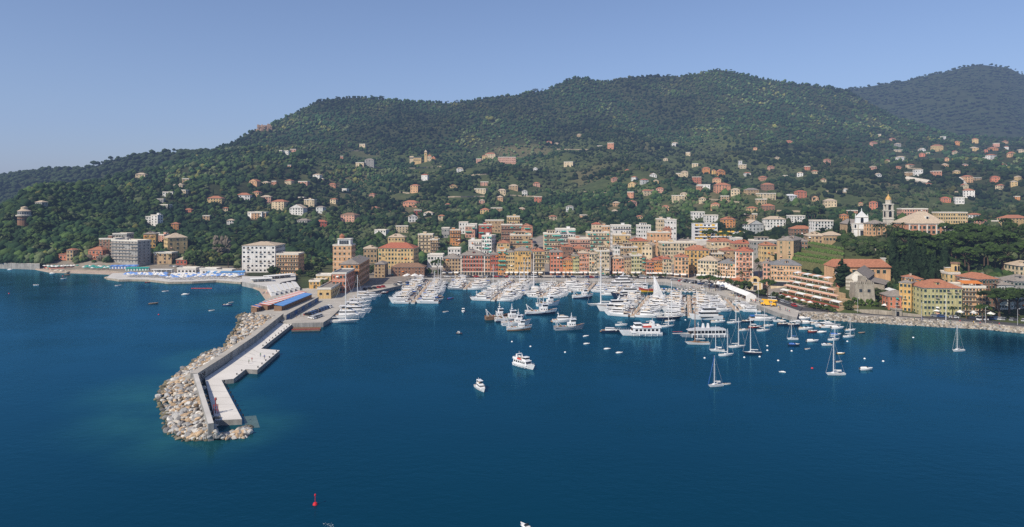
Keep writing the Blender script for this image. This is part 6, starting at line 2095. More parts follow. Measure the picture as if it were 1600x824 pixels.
pontoon((845, 466), (880, 442), 'third pontoon', BS, CS, dict(my_fly=3, my_hard=2, my_low=2, mb_white=2, mb=2, my_cream=2))
pontoon((917, 457), (930, 443), 'fourth pontoon', BS, CS, MIXM)
pontoon((972, 463), (985, 444), 'fifth pontoon', BS, CS, MIXM)
MIXR = dict(my_fly=2, my_hard=2, my_low=4, my_cream=4, my_navy=1.2, my_sand=2, my_grey=.8, mb_white=1)
pontoon((988, 496), (1014, 464), 'sixth pontoon', BS, CS, MIXR, gap=4.2)
pontoon((1078, 497), (1076, 463), 'seventh pontoon', BS, CS, MIXR, gap=4.0)
pontoon((1152, 488), (1128, 463), 'eighth pontoon', BS, CS, dict(my_low=2, mb=3, mb_white=3, mb_cov=2, my_cream=2), gap=4.2)
pontoon((1030, 455), (1105, 456), 'promenade cross pontoon', 'town side', 'open side', MIXS, gap=3.6)

# the yachts stern-to on the breakwater quay
LQ = [('sy_big', 536, 503.5, 2, 'tall-masted white sailing yacht outermost at the parked-car quay'), ('my_big', 546, 496.5, 3, 'big white yacht just inside the outermost tall-masted sailing yacht'),
      ('my_big', 556, 489.5, 4, 'second white yacht inside the outermost sailing yacht'), ('my_hard', 558, 482, 4, 'white hardtop yacht midway along the parked-car quay'),
      ('my_fly', 563, 475, 5, 'white flybridge yacht near the inner end of the parked-car quay'), ('my_hard', 570, 469, 6, 'innermost white hardtop yacht by the coral boat'),
      ('my_low', 582, 464, 5, 'low white yacht before the red-hulled boat at the quay'), ('sy', 556, 486, 4, 'sailing yacht squeezed between big yachts at the parked-car quay')]
for k, px, py, rz, lab in LQ:
    boat(SP[k][0], px, py, rz, lab, scale=1)
boat(motorboat(11, hm=M_redh), 596, 458.5, 4, 'red-hulled workboat at the quay below the orange block')
for k in range(9):
    px, py = 603 + k * 5.6, 454 - k * 1.6
    spec, desc = SP[random.choice(['mb', 'mb_white', 'mb_cov', 'mb_navy'])]
    boat(spec, px + 5, py, 5, f'{desc} in the row along the terrace quay')

# boats at anchor and on moorings
boat(excursion(16), 820, 574, -52, 'white excursion boat with red banners steaming towards the open sea', scale=.70)
boat(motor_yacht(10.5, hard=True), 751, 609, -68, 'white cabin cruiser with raised hardtop crossing the open water', scale=.74)
boat(motorboat(7, top=M_canv), 724, 488, -85, 'small white cruiser heading out past the second long pontoon')
boat(motorboat(6, hm=M_navy, top=M_canv, cuddy=False), 718, 522, -20, 'little dark boat with white sunshade alone in open water', scale=.5)
boat(dinghy(5.5, hm=M_redh, cover=M_blue), 704, 467, 30, 'red dinghy with blue cover between first and second pontoons')
boat(SP['dg'][0], 696.5, 488, 10, 'tiny cream dinghy alone beyond the first pontoon')
FB = 'fishing boat'
boat(trawler(13, hm=M_wood), 778, 499, 15, 'brown wooden fishing boat at the head of the raft')
boat(trawler(15, hm2=M_navy), 797, 502, 12, 'blue and white fishing boat behind two white ones')
boat(trawler(16), 807, 508, 10, 'white fishing boat in the middle of the raft of four', scale=.9)
boat(trawler(14, hm2=M_wood), 812, 516, 8, 'white fishing boat with brown waterline, seaward end of the raft', scale=.85)
boat(trawler(17, hm=M_white, hm2=M_navy), 846, 491, 6, 'dark-hulled trawler with white wheelhouse off the third pontoon')
boat(trawler(14, hm=M_white), 857, 478, 20, 'pale fishing boat at the tip of the third pontoon')
boat(motor_yacht(12), 882, 503, 5, 'white cruiser rafted behind the grey fishing boat')
boat(trawler(16, hm=M_grey), 890, 515, 10, 'grey-white fishing boat with rust-brown deck beside the white cruiser', scale=.9)
boat(motor_yacht(9, hm=M_navy, fly=False, arch=False), 955, 519, -6, 'small dark-hulled boat with white cabin ahead of the red-bannered boat')
boat(sailing_yacht(9, mast=1.6), 971, 509, -4, 'low white mastless sailing hull behind the small dark-hulled boat')
boat(excursion(19), 1000, 524, 183, 'white passenger boat with red banner lying beam-on')
boat(SP['dg'][0], 1013, 503, 4, 'grey dinghy just behind the red-bannered passenger boat')
boat(sailing_yacht(10), 1043, 511, 5, 'white sloop between the two passenger boats')
boat(motorboat(7.5), 1047, 503, 4, 'little white motorboat behind the sloop between passenger boats')
boat(long_ferry(23), 1097, 526.5, 184, 'long grey and white ferry with two funnels', scale=.95)
boat(sailing_yacht(11.5, wood=True), 1089, 538, 182, 'white yacht with wooden cabin and mast lying against the long ferry', scale=.88)
boat(motorboat(8), 1122, 504, -2, 'white motorboat moored behind the long ferry', scale=.9)
boat(sailing_yacht(11), 1148, 505, 4, 'pale sloop moored beyond the stern of the long ferry')
boat(sailing_yacht(9, dodger=M_canv), 1120, 549, 175, 'small sloop with white sunshade below the long ferry')
boat(sailing_yacht(9), 1135, 556, 8, 'bare white sloop lowest of the three below the long ferry')
boat(sailing_yacht(10.5), 1152, 543, 5, 'white sloop with raked stay beside the dark sloop')
boat(sailing_yacht(11, hm=M_navy), 1175, 553, 178, 'black-hulled sloop with white deck')
boat(sailing_yacht(8.6, jib=M_blue, dodger=M_canv), 1118, 604, 200, 'white sloop with blue furled jib, tender alongside')
boat(SP['dg'][0], 1136, 601, -5, 'grey tender astern of the blue-jibbed sloop')
boat(SP['dg_cov'][0], 1222, 582, 170, 'white covered dinghy alone in the wide water', scale=.5)
boat(sailing_yacht(10.5, mast=18, dodger=M_canv), 1305, 586, 186, 'white ketch-like sloop with wheel shelter off the watchtower')
boat(motorboat(6.6, cover=M_canv), 1354, 578, 4, 'white covered launch nearest the big sloop off the watchtower'.replace('nearest', 'beside'))
boat(SP['dg'][0], 1311, 566, 4, 'slim dinghy just behind the big sloop off the watchtower')
boat(dinghy(5, hm=M_yelh, cover=M_canv), 1314, 553, -4, 'cream and yellow tender behind the slim dinghy')
boat(SP['dg'][0], 1262, 546, 4, 'white rowing dinghy between the dark blue launch and the big sloop')
boat(motorboat(6.5, hm=M_navy, cover=M_blue), 1241, 540, -3, 'dark blue launch under blue cover in the right moorings'.replace('right', 'tower'))
boat(sailing_yacht(7.5, cov=M_blue), 1238, 531, 184, 'small sloop with blue sail cover beside the dark blue launch')
boat(motorboat(7.5, cover=M_canv), 1270, 534, 5, 'broad white launch under cream cover among the tower moorings')
boat(motorboat(6.5), 1291, 540, 190, 'white launch seen by the sloops of the tower moorings')
boat(sailing_yacht(7.5), 1303, 532, 5, 'short white sloop below the blue-covered boat')
boat(motorboat(7, cover=M_blue), 1306, 524, 4, 'white boat under a bright blue cover')
boat(sailing_yacht(8, mast=13), 1327, 527, 5, 'white sloop with tall mast, shoreward edge of the tower moorings')
boat(motorboat(7), 1329, 517, 5, 'white launch behind the tall-masted tower mooring sloop')
boat(SP['dg_wood'][0], 1347, 520.5, 4, 'dark red wooden dinghy alone off the watchtower rocks')
boat(sailing_yacht(9, cov=M_navy), 1497, 549, 196, 'lone white sloop off the yellow-green seafront house')
boat(motorboat(9, hm=M_redh, top=M_canv), 1180, 512, 3, 'red-brown launch with white awning near the harbour steps')
boat(motorboat(9, hm=M_navy), 1169, 503, 3, 'black motor launch near the harbour steps')
boat(motor_yacht(13, cov=M_blue, fly=False), 1192, 501, -10, 'white yacht with blue cockpit cover by the harbour steps')
boat(sailing_yacht(9), 1193, 517.5, 4, 'pale double-ended sloop hull by the red-brown launch')
boat(SP['mb'][0], 1201, 510, 3, 'white launch between the red-brown launch and the quay')
boat(motorboat(7.5, cuddy=False), 1163, 517, 2, 'grey open launch ahead of the red-brown launch')
for px, py, k in ((1226, 508, 'mb_navy'), (1241, 509, 'mb_navy'), (1250, 504, 'mb'), (1263, 505.5, 'mb_cov'), (1276, 507, 'mb_open'), (1259, 515, 'mb'), (1285, 520, 'dg_cov'), (1284, 511, 'mb_white'), (1298, 512, 'my_low'),
                  (1309, 514, 'mb_cov'), (1228, 498, 'dg'), (1243, 497, 'dg_cov'), (1216, 503, 'mb_open'), (1257, 499, 'mb_cov'), (1272, 501, 'dg'), (1292, 505, 'dg_cov')):
    spec, desc = SP[k]
    boat(spec, px, py, random.choice([3, 184, -5]), f'{desc} moored off the harbour steps', scale=.95 if k != 'my_low' else .8)
boat(motorboat(6.5, hm=M_redh), 1270.5, 519, 4, 'bright red launch among white ones off the harbour steps')
# yachts alongside and big ones
boat(superyacht(26), 966, 449, 186, 'big white three-decked yacht below the pale green quay house')
boat(superyacht(20, hm=M_navy, decks=2), 979, 465, 185, 'navy two-decked yacht beside the fifth pontoon')
boat(superyacht(18, decks=2), 958, 486, 186, 'white two-decked yacht between the tallest mast and the sixth pontoon')
boat(sailing_yacht(19, mast=31), 943, 478, 184, 'large white sailing yacht with the tallest mast beside the sixth pontoon')
boat(sailing_yacht(15, mast=24), 834, 452, 92, 'white sailing yacht with tall grey mast in the third pontoon')
boat(sailing_yacht(13, mast=18), 676, 471, 20, 'white sailing yacht heeled-stay at the tip of the first pontoon')
boat(sailing_yacht(12, mast=15, sail=True), 1024, 470, 184, 'sloop with its white mainsail hoisted among the moored yachts', scale=1)
boat(trawler(11, hm=M_redh, hm2=M_yelh), 1010, 456, 185, 'red and yellow pilot boat behind the hoisted white mainsail')
boat(trawler(13, hm=M_white, hm2=M_navy), 911, 466, 8, 'blue and white fishing boat at the tip of the fourth pontoon')
boat(sailing_yacht(13, mast=19, hm=M_navy), 1046, 498, 4, 'navy sailing yacht with dark mast off the tip of the sixth pontoon')
boat(superyacht(17, decks=2), 1102, 499, 184, 'white two-decked yacht off the tip of the seventh pontoon')
boat(motorboat(5.4), 823, 829, 125, 'small white motorboat cut by the lower picture edge')
# boats in the bathing bay
for k, (px, py, kk) in enumerate(((57, 446, 'dg'), (82, 428, 'dg_cov'), (100, 436, 'dg'), (106, 430, 'dg_wood'), (16, 422, 'dg_cov'), (185, 447, 'dg'), (210, 439.5, 'dg'), (259, 456, 'dg'), (290, 461, 'dg_cov'), (240, 475, 'dg_wood'))):
    boat(SP[kk][0], px, py, random.uniform(-20, 20), f'{SP[kk][1]} drifting off the bathing beach', 'dinghies off the bathing beach', scale=1.05)
boat(dinghy(4.5, hm=M_redh), 231, 441.5, 10, 'orange-red pedal boat off the blue parasols')
boat(motorboat(6.5, hm=mat('hull_blue', (.02, .07, .2), .4, .1, .5), cuddy=False), 356, 478, 6, 'blue service boat anchored off the breakwater root')
boat(SP['dg'][0], 361, 473.5, 30, 'white jet dinghy tied to the blue service boat')
boat(SP['dg'][0], 331, 486, 4, 'white rowing skiff in the bay beside the breakwater root')
boat(dinghy(4.5, hm=M_gel, cover=M_blue), 141, 427, 60, 'white launch under blue cover at the first beach edge')

# buoys
def buoy_spec(col, big=False):
    b = MB()
    if big:
        b.lathe([(.05, -.9), (.55, -.65), (.8, -.1), (.8, .15), (.55, .7), (.1, .9)], col, 14)
        p = MB().tube((0, 0, .85), (0, 0, 2.9), .10, col).lathe([(.05, 2.8), (.28, 2.95), (.28, 3.45), (.05, 3.6)], col, 8)
        return ('buoy', 'buoy', [('float', b.mesh('float')), ('top_mark', p.mesh('top_mark'))])
    b.lathe([(.03, -.4), (.32, -.25), (.42, .05), (.3, .32), (.06, .42)], col, 10)
    p = MB().tube((0, 0, .4), (0, 0, .75), .05, M_black)
    return ('buoy', 'buoy', [('float', b.mesh('float')), ('ring', p.mesh('ring'))])


spawn(buoy_spec(mat('buoy_red', (.55, .02, .03), .4, .1, .6), True), 'red ball buoy with slim top mark floating before the breakwater', at(492.5, 789), scale=.6)
bw, br = buoy_spec(M_white), buoy_spec(mat('buoy_red', (.55, .02, .03), .4, .1, .6))
for px, py in ((883, 551), (829, 542), (800, 534.5), (1187, 558), (1163, 559), (1199, 541), (1199, 548), (1216, 564), (1237, 549), (1351, 561), (1380, 565), (1427, 528), (1324, 534), (1101, 560), (1071, 500.5)):
    spawn(bw, 'small white mooring buoy on the open harbour water', at(px, py), group='white mooring buoys')
for px, py in ((1269, 576), (14, 459), (248, 492), (98, 432)):
    spawn(br, 'small red mooring buoy on open water', at(px, py), group='red mooring buoys')
t = thing('float_line', 'red line of floats closing off the bathing water', 'float line', at(315, 451))
b = MB()
for k in range(16):
    b.lathe([(.1, -.2), (.45, 0), (.1, .45)], M_tred, 8, ((k - 7.5) * .88, 0))
obj('floats', b.mesh('floats'), t)
# covered hulls on the outer moorings
for px, py in ((949, 546), (968, 552), (916, 526), (917, 538)):
    boat(SP['dg_cov'][0], px, py, random.uniform(0, 30), 'white covered dinghy on the moorings off the red-bannered boat', 'covered dinghies off the red-bannered boat')
# ------------------------------------------------------------------ cars, tents, parasols, small quay furniture
def car_spec(col, van=False):
    m = mat('car_paint_' + col, dict(black=(.02, .02, .022), white=(.7, .7, .69), grey=(.22, .23, .24), blue=(.03, .07, .18), red=(.4, .03, .03), silver=(.45, .46, .47))[col], .25, .05, .8, spec=.6)
    L, W, Hh = (4.9, 1.95, 2.2) if van else (4.3, 1.75, 1.45)
    b = MB().taper(-L / 2, L / 2, -W / 2, W / 2, .28, .85 if not van else 1.0, m, .05, .05, .04)
    b.taper(-L / 2 + (.5 if not van else .1), L / 2 - (1.05 if not van else .6), -W / 2 + .08, W / 2 - .08, Hh - .09, Hh, m, .35, .15, .1)
    g = MB().taper(-L / 2 + .3 * (not van) + .05, L / 2 - .75 * (1 if not van else .5), -W / 2 + .07, W / 2 - .07, .85 if not van else 1.0, Hh - .09, M_dark, .45, .25, .12)
    parts = [('body', b.mesh('body')), ('glass', g.mesh('glass'))]
    wm = MB().tube((0, -.1, 0), (0, .1, 0), .31, M_black, n=10).mesh('wheel')
    return ('parked_' + ('van' if van else 'car'), 'van' if van else 'car', parts, wm, L, W)


CARS = {c: car_spec(c) for c in ('black', 'white', 'grey', 'blue', 'red', 'silver')}
CARS['van'] = car_spec('white', True)


def car(c, p, rz, label, group):
    name, cat, parts, wm, L, W = CARS[c]
    t = spawn((name, cat, parts), label, p, rz, None, group)
    for x in (-.31, .31):
        for y in (-.5, .5):
            obj('wheel', wm, t, (x * L, y * W * .9, .31))


def car_row(p0, p1, n, z, turn, where, skip=.2, cols=('black', 'grey', 'white', 'silver', 'blue', 'black', 'grey', 'red', 'silver', 'white', 'blue', 'black', 'grey', 'van')):
    a, b = at(*p0, z), at(*p1, z)
    rz = math.atan2((b - a).y, (b - a).x) + turn
    for k in range(n):
        if random.random() < skip:
            continue
        c = random.choice(cols)
        p = a.lerp(b, (k + .5) / n)
        nm = 'white van' if c == 'van' else c + ' car'
        car(c, p, rz + random.uniform(-.05, .05), f'{nm} parked {where}', f'{nm}s parked {where}')


car_row((478, 494), (516, 480), 8, 2.2, 1.2, 'on the breakwater quay', .1, ('blue', 'blue', 'grey', 'white', 'silver', 'black'))
car_row((486, 499), (500, 494), 4, 2.2, 1.2, 'in the outer row on the breakwater quay', 0, ('white', 'silver', 'grey'))
car_row((665, 433.2), (855, 433.6), 42, 2.25, .0, 'along the central quay', .45)
car_row((865, 433.8), (1035, 434.8), 36, 2.25, 0, 'along the bend of the quay', .35)
car_row((1050, 438), (1120, 448.5), 16, 2.25, 1.3, 'on the promenade before the cream house', .15)
car_row((1048, 436), (1115, 445.5), 14, 2.25, 0, 'under the promenade houses', .3)
car_row((1410, 492), (1545, 501), 14, 1.95, 0, 'on the shore road', .35, ('black', 'grey', 'silver', 'blue'))
car_row((1535, 498), (1610, 503.5), 12, 1.95, 1.3, 'under the shore pines', .15, ('black', 'grey', 'blue', 'silver'))
car_row((1215, 470), (1250, 482), 6, 2.25, 0, 'before the terraced restaurant', .4)
car_row((160, 413.5), (250, 415.5), 22, 1.9, 0, 'along the beach road', .3)
car_row((262, 417), (372, 422), 26, 1.9, 0, 'on the road below the rock face', .35)
car_row((560, 455), (640, 443), 12, 2.2, 1.2, 'by the orange quayside block', .35)

# yellow mobile crane lorry
p = at(1201, 478, 2.25)
t = thing('crane_lorry', 'yellow mobile crane lorry with folded boom on the promenade', 'crane lorry', p, -.6)
obj('chassis', MB().taper(-4, 4, -1.2, 1.2, .6, 1.5, M_yel, .1, .1, .05).mesh('chassis'), t)
c_ = obj('cab', MB().taper(2.2, 3.9, -1.15, 1.15, 1.5, 2.9, M_yel, .4, 0, .1).mesh('cab'), t)
obj('window', MB().taper(2.5, 3.82, -1.17, 1.17, 2.05, 2.6, M_dark, .2, 0, .02).mesh('window'), c_)
obj('turntable', MB().taper(-2.6, .6, -1, 1, 1.5, 2.8, M_yel, .5, .3, .1).mesh('turntable'), t)
obj('boom', MB().taper(-3.6, 4.6, -.35, .35, 2.85, 3.5, M_yel, .1, .1, .02).tube((4.4, 0, 3.2), (5.2, 0, 2.2), .1, M_black).mesh('boom'), t)
wm = MB().tube((0, -.18, 0), (0, .18, 0), .5, M_black, n=12).mesh('wheel')
for x in (-3, -1.8, 1.4, 3):
    for y in (-1.05, 1.05):
        obj('wheel', wm, t, (x, y, .5))
p = at(1207, 470, 2.25)
car('van', p, -.5, 'white van standing behind the yellow crane lorry', None)

# market tents
def tent(px, py, w, d, h, rz, lab):
    t = thing('market_tent', lab, 'tent', at(px, py, 2.25), R(rz), 'white market tents on the promenade')
    b = MB().add([(-w / 2, -d / 2, h), (w / 2, -d / 2, h), (w / 2, d / 2, h), (-w / 2, d / 2, h), (0, 0, h + w * .38), (-w / 2, -d / 2, h - .5), (w / 2, -d / 2, h - .5), (w / 2, d / 2, h - .5), (-w / 2, d / 2, h - .5)],
                 [(0, 1, 4), (1, 2, 4), (2, 3, 4), (3, 0, 4), (5, 6, 1, 0), (6, 7, 2, 1), (7, 8, 3, 2), (8, 5, 0, 3)], M_canv)
    obj('roof', b.mesh('roof'), t)
    for x in (-1, 1):
        for y in (-1, 1):
            obj('pole', MB().tube((x * (w / 2 - .1), y * (d / 2 - .1), 0), (x * (w / 2 - .1), y * (d / 2 - .1), h), .06, M_alu).mesh('pole'), t)
    return t


for k, (px, py, w_) in enumerate(((1122, 449, 4.4), (1129, 451, 4.4), (1134, 453, 6), (1140, 454.5, 4.4))):
    tent(px, py, w_, w_, 2.6, -38, 'white pointed market tent among the pines of the promenade')
p = at(1158, 464, 2.25)
t = thing('marquee', 'long white marquee with ridged roof on the promenade', 'marquee', p, math.atan2(at(1174, 469, 2.25).y - at(1144, 457, 2.25).y, at(1174, 469, 2.25).x - at(1144, 457, 2.25).x))
L = (at(1174, 469, 2.25) - at(1144, 457, 2.25)).length
b = MB().add([(-L / 2, -3, 2.8), (L / 2, -3, 2.8), (L / 2, 3, 2.8), (-L / 2, 3, 2.8), (-L / 2, 0, 4.6), (L / 2, 0, 4.6)], [(0, 1, 5, 4), (2, 3, 4, 5), (1, 2, 5), (3, 0, 4)], M_canv)
obj('roof', b.mesh('roof'), t)
b = MB().box(L / 2 - .08, L / 2, -3, 3, 0, 2.78, M_canv).box(-L / 2, L / 2, 2.92, 3, 0, 2.78, M_canv)
obj('side_panel', b.mesh('side_panel'), t)
for k in range(7):
    obj('pole', MB().tube((-L / 2 + .1 + k * (L - .2) / 6, -2.95, 0), (-L / 2 + .1 + k * (L - .2) / 6, -2.95, 2.8), .06, M_alu).mesh('pole'), t)

# parasols
def parasol_spec(col, sq=False, r=1.5, h=2.3):
    b = MB().lathe([(r, h - .08), (r * .98, h), (.06, h + r * .42)], col, 4 if sq else 8)
    p = MB().tube((0, 0, 0), (0, 0, h + r * .38), .05, M_alu, n=5)
    return ('parasol', 'parasol', [('canopy', b.mesh('canopy')), ('pole', p.mesh('pole'))])


PB, PW, PT = parasol_spec(mat('canvas_lightblue', (.16, .30, .62), .85, .1, .6)), parasol_spec(M_canv), parasol_spec(M_teal)
PWB = parasol_spec(M_canv, True, 2.4, 2.7)


def field(poly, step_x, step_y, z, specs, where, jit=.3, lim=400):
    P = [at(px, py, z) for px, py in poly]
    xs, ys = [p.x for p in P], [p.y for p in P]
    n = 0

    def inside(x, y):
        r, j = False, len(P) - 1
        for i in range(len(P)):
            if (P[i].y > y) != (P[j].y > y) and x < (P[j].x - P[i].x) * (y - P[i].y) / (P[j].y - P[i].y) + P[i].x:
                r = not r
            j = i
        return r
    y = min(ys)
    while y < max(ys):
        x = min(xs)
        while x < max(xs):
            if inside(x, y) and n < lim:
                sp, cn = random.choices([s[:2] for s in specs], [s[2] for s in specs])[0]
                spawn(sp, f'{cn} parasol {where}', (x + random.uniform(-jit, jit), y + random.uniform(-jit, jit), z), group=f'{cn} parasols {where}')
                n += 1
            x += step_x
        y += step_y


field([(192, 434), (240, 434.5), (262, 437), (262, 431), (200, 430)], 3.1, 3.6, 1.5, [(PB, 'blue', 3), (PW, 'white', 2)], 'in the rows on the low bathing rocks')
field([(262, 438), (300, 438), (336, 436), (372, 438), (380, 433), (330, 432), (268, 431.5)], 3.6, 4.2, 1.5, [(PB, 'blue', 2), (PW, 'white', 3)], 'on the long bathing platform')
field([(58, 417.5), (80, 421.5), (124, 419), (126, 413.5), (60, 413)], 2.9, 3.4, 1.0, [(PW, 'white', 5), (PT, 'teal', 1)], 'packed on the first beach')
field([(130, 423), (172, 424), (176, 419.5), (132, 419)], 4, 4.2, 1.0, [(PT, 'teal', 3), (PW, 'white', 1)], 'on the green part of the first beach')
field([(622, 438.5), (660, 437), (656, 434.5), (625, 435)], 5.5, 6, 2.2, [(PWB, 'big white', 1)], 'on the terrace of the low dark red row')


def long_thing(name, label, cat, p0, p1, z, wd, parts, key=None):
    """something built along a line: parts(L) gives (part name, MB)"""
    a, b = at(*p0, z), at(*p1, z)
    d = b - a
    t = thing(name, label, cat, a, math.atan2(d.y, d.x))
    for nm, mb in parts(d.length):
        obj(nm, mb.mesh(nm), t)
    return t


def cabins(mr, mw, wd=3.0, h=2.4, stripe=None):
    def f(L):
        w_ = MB().box(0, L, 0, wd, 0, h, mw)
        n = max(2, int(L / 2.2))
        r = MB()
        for k in range(n):
            x0, x1 = L * k / n, L * (k + 1) / n
            m_ = (mr if k % 2 == 0 or stripe is None else stripe)
            r.add([(x0, -.4, h + .02), (x1, -.4, h + .02), (x1, wd + .3, h + .7), (x0, wd + .3, h + .7)], [(0, 1, 2, 3)], m_)
            r.add([(x0, -.4, h - .3), (x1, -.4, h - .3), (x1, -.4, h + .02), (x0, -.4, h + .02)], [(0, 1, 2, 3)], m_)
        d = MB()
        for k in range(n):
            x0 = L * (k + .28) / n
            d.box(x0, x0 + L / n * .45, -.04, .02, 0, 1.95, M_shutb if mw is M_wood else mr)
        return [('wall', w_), ('roof', r), ('door', d)]
    return f


def flat_roof(mr, wd, h):
    def f(L):
        r = MB().box(-.3, L + .3, -.3, wd + .3, h, h + .25, mr)
        p = MB()
        n = max(3, int(L / 4))
        for k in range(n + 1):
            p.box(L * k / n - .1, L * k / n + .1, 0, .2, 0, h, M_white)
        w_ = MB().box(0, L, wd - .3, wd, 0, h, M_white)
        return [('roof', r), ('post', p), ('wall', w_)]
    return f


long_thing('beach_cabin_row', 'row of blue-fronted bathing cabins with white posts behind the parasols', 'beach cabins', (171, 421), (214, 420.5), 1.4, 4, cabins(mat('canvas_midblue', (.06, .17, .46), .85, .2, .5), M_white, 4, 2.6, mat('canvas_lightblue', (.16, .30, .62), .85, .1, .6)))
long_thing('beach_cabin_row', 'teal and white bathing cabins below the small red house', 'beach cabins', (196, 424), (232, 423.5), 1.4, 4, cabins(M_teal, M_white, 3.5, 2.3))
long_thing('beach_cabin_row', 'bright blue cabins beside the white hotel terrace', 'beach cabins', (344, 431), (382, 430.5), 1.6, 4, cabins(mat('canvas_sky', (.09, .27, .55), .8, .1, .5), M_white, 4, 2.6))
long_thing('beach_cabin_row', 'white cabins with blue doors beside the bright blue cabins', 'beach cabins', (322, 431), (343, 431), 1.6, 4, cabins(mat('canvas_sky', (.09, .27, .55), .8, .1, .5), M_white, 4, 2.6, M_white))
for q0, q1, lab in (((392, 443), (425, 441.5), 'long white flat beach roof at the foot of the white hotel'), ((420, 438.5), (462, 434.5), 'upper white flat beach roof below the beige hotel'), ((150, 417), (196, 414), 'white flat roof over the green part of the first beach'),
                    ((116, 411), (150, 410), 'pale green flat roof on the shore road'), ((236, 427), (268, 427), 'low white roof behind the blue parasols')):
    long_thing('beach_shelter', lab, 'shelter', q0, q1, 2.6 if q0[0] > 300 else 1.6, 6, flat_roof(M_canv if 'green' not in lab or 'first' in lab else mat('roof_palegreen', (.34, .46, .38), .85, .1, .5), 7 if q0[0] > 300 else 4, 2.7))
long_thing('beach_cabin_row', 'red and white striped cabin roofs along the inner beach', 'beach cabins', (418, 485), (478, 463), 2.2, 3, cabins(mat('canvas_coral', (.62, .20, .14), .85, .1, .5), M_wood, 4.5, 2.5, M_canv))
long_thing('beach_cabin_row', 'blue cabin roofs along the quay edge of the inner beach', 'beach cabins', (440, 486), (487, 466), 2.2, 3, cabins(mat('canvas_sky', (.09, .27, .55), .8, .1, .5), M_wood, 4, 2.5, mat('canvas_lightblue', (.16, .30, .62), .85, .1, .6)))
long_thing('beach_cabin_row', 'pink and blue cabin roofs at the root of the breakwater', 'beach cabins', (401, 488), (425, 479), 2.2, 3, cabins(M_peach, M_wood, 3, 2.3, M_blue))
for k in range(6):
    long_thing('beach_cabin_row', f'white cabin roof running down the inner beach', 'beach cabins', (431 + k * 7.5, 464 - k * 1.6), (424 + k * 7.5, 452 - k * 1.2), 1.4, 2.4, cabins(M_canv, M_white, 2.6, 2.3))
for o in [o for o in bpy.data.objects if o.get('label') == 'white cabin roof running down the inner beach']:
    LABELS.append((o, o['label'], o.location.x, '{} from the bay'))
for k in range(10):
    spawn(dinghy(5, hm=random.choice([M_gel, mat('hull_blue', (.02, .07, .2), .4, .1, .5)]), motor=False) if k == 0 else SP['dg_blue'][0], 'pedal boat drawn up by the breakwater root', at(396 + k * 2.2, 489.5 - k * .3, .3), R(100), group='pedal boats drawn up by the breakwater root')
t = thing('fence', 'red fence round the packed white parasols of the first beach', 'fence', at(60, 416, 1))
b = MB()
P = [at(px, py, 1) - at(60, 416, 1) for px, py in ((60, 416.5), (78, 421.5), (100, 421), (124, 419))]
for i in range(3):
    d = (P[i + 1] - P[i]).normalized()
    n = Vector((-d.y, d.x, 0)) * .06
    b.add([P[i] - n, P[i + 1] - n, P[i + 1] + Vector((0, 0, 1.3)) - n, P[i] + Vector((0, 0, 1.3)) - n], [(0, 1, 2, 3)], mat('canvas_coral', (.62, .20, .14), .85, .1, .5))
obj('panel', b.mesh('panel'), t)
# landing barge at the quay head
long_thing('landing_stage', 'rust-red low landing stage at the quay head', 'landing stage', (457, 517), (501, 516), 0, 3, lambda L: [('deck', MB().box(0, L, -2, 1.2, -.3, .7, mat('rust_deck', (.17, .12, .09), .8, .3, .8))), ('rail', MB().box(0, L, -1.9, -1.82, .7, 1.1, M_rust).box(0, L, 1.0, 1.08, .7, 1.3, M_wood))])

# terraced restaurant with awnings
A_, B_ = at(1214, 464, 2.3), at(1306, 486.5, 2.3)
d = B_ - A_
L = d.length
t = thing('restaurant', 'terraced restaurant of stepped pink and white awnings with red planters', 'restaurant', A_, math.atan2(d.y, d.x))
b = MB()
ST = 2.2
for k in range(5):
    b.box(0, L - 5.2 * k, 2 + k * ST, 13.5, k * 2.5 - .02 if k else -4, (k + 1) * 2.5 - .04, wallm('tan'))
obj('terrace_wall', b.mesh('terrace_wall'), t)
for k in range(5):
    z, y, Lk = (k + 1) * 2.5, 2 + k * ST, L - 5.2 * k
    obj('planter', MB().box(0, Lk, y - .5, y - .05, z - .9, z + .1, (mat('planter_red', (.30, .085, .055), .8, .2, .6) if k == 0 else M_concl)).box(.1, Lk - .1, y - .45, y - .1, z + .1, z + .5, M_ivy).mesh('planter'), t)
    n = 7
    for j in range(n):
        x0, x1 = Lk * j / n + .15, Lk * (j + 1) / n - .15
        c = M_peach if (j * 2 + k) % 4 else M_canv
        dp = 2.0 if k < 4 else 3.0
        q = MB().add([(x0, y, z + 1.9), (x1, y, z + 1.9), (x1, y + dp, z + 2.35), (x0, y + dp, z + 2.35), (x0, y, z + 1.65), (x1, y, z + 1.65)], [(0, 1, 2, 3), (4, 5, 1, 0)], c)
        for x in (x0 + .1, x1 - .1):
            q.tube((x, y + .1, z), (x, y + .1, z + 1.9), .05, M_white, n=5)
        obj('awning', q.mesh('awning'), t)
for j in range(8):
    spawn(PW, 'white parasol along the foot of the terraced restaurant', A_ + d * ((j + .5) / 8) + Vector((-3, 0, 0)), group='white parasols at the terraced restaurant')
long_thing('pergola', 'low orange-roofed restaurant pergola behind the promenade pines', 'pergola', (1137, 442), (1162, 449.5), 2.3, 5, flat_roof(mat('roof_orange', (.45, .16, .08), .85, .2, .6), 6, 3))

# lamp posts and flagpoles
def lamp_spec(h=7.5, two=False):
    p = MB().tube((0, 0, 0), (0, 0, h), .09, M_alu, .06)
    a = MB().tube((0, 0, h), (0, -1.1, h + .25), .05, M_alu).box(-.12, .12, -1.5, -.9, h + .2, h + .34, M_canv)
    return ('street_lamp', 'street lamp', [('pole', p.mesh('pole')), ('lamp_head', a.mesh('lamp_head'))])


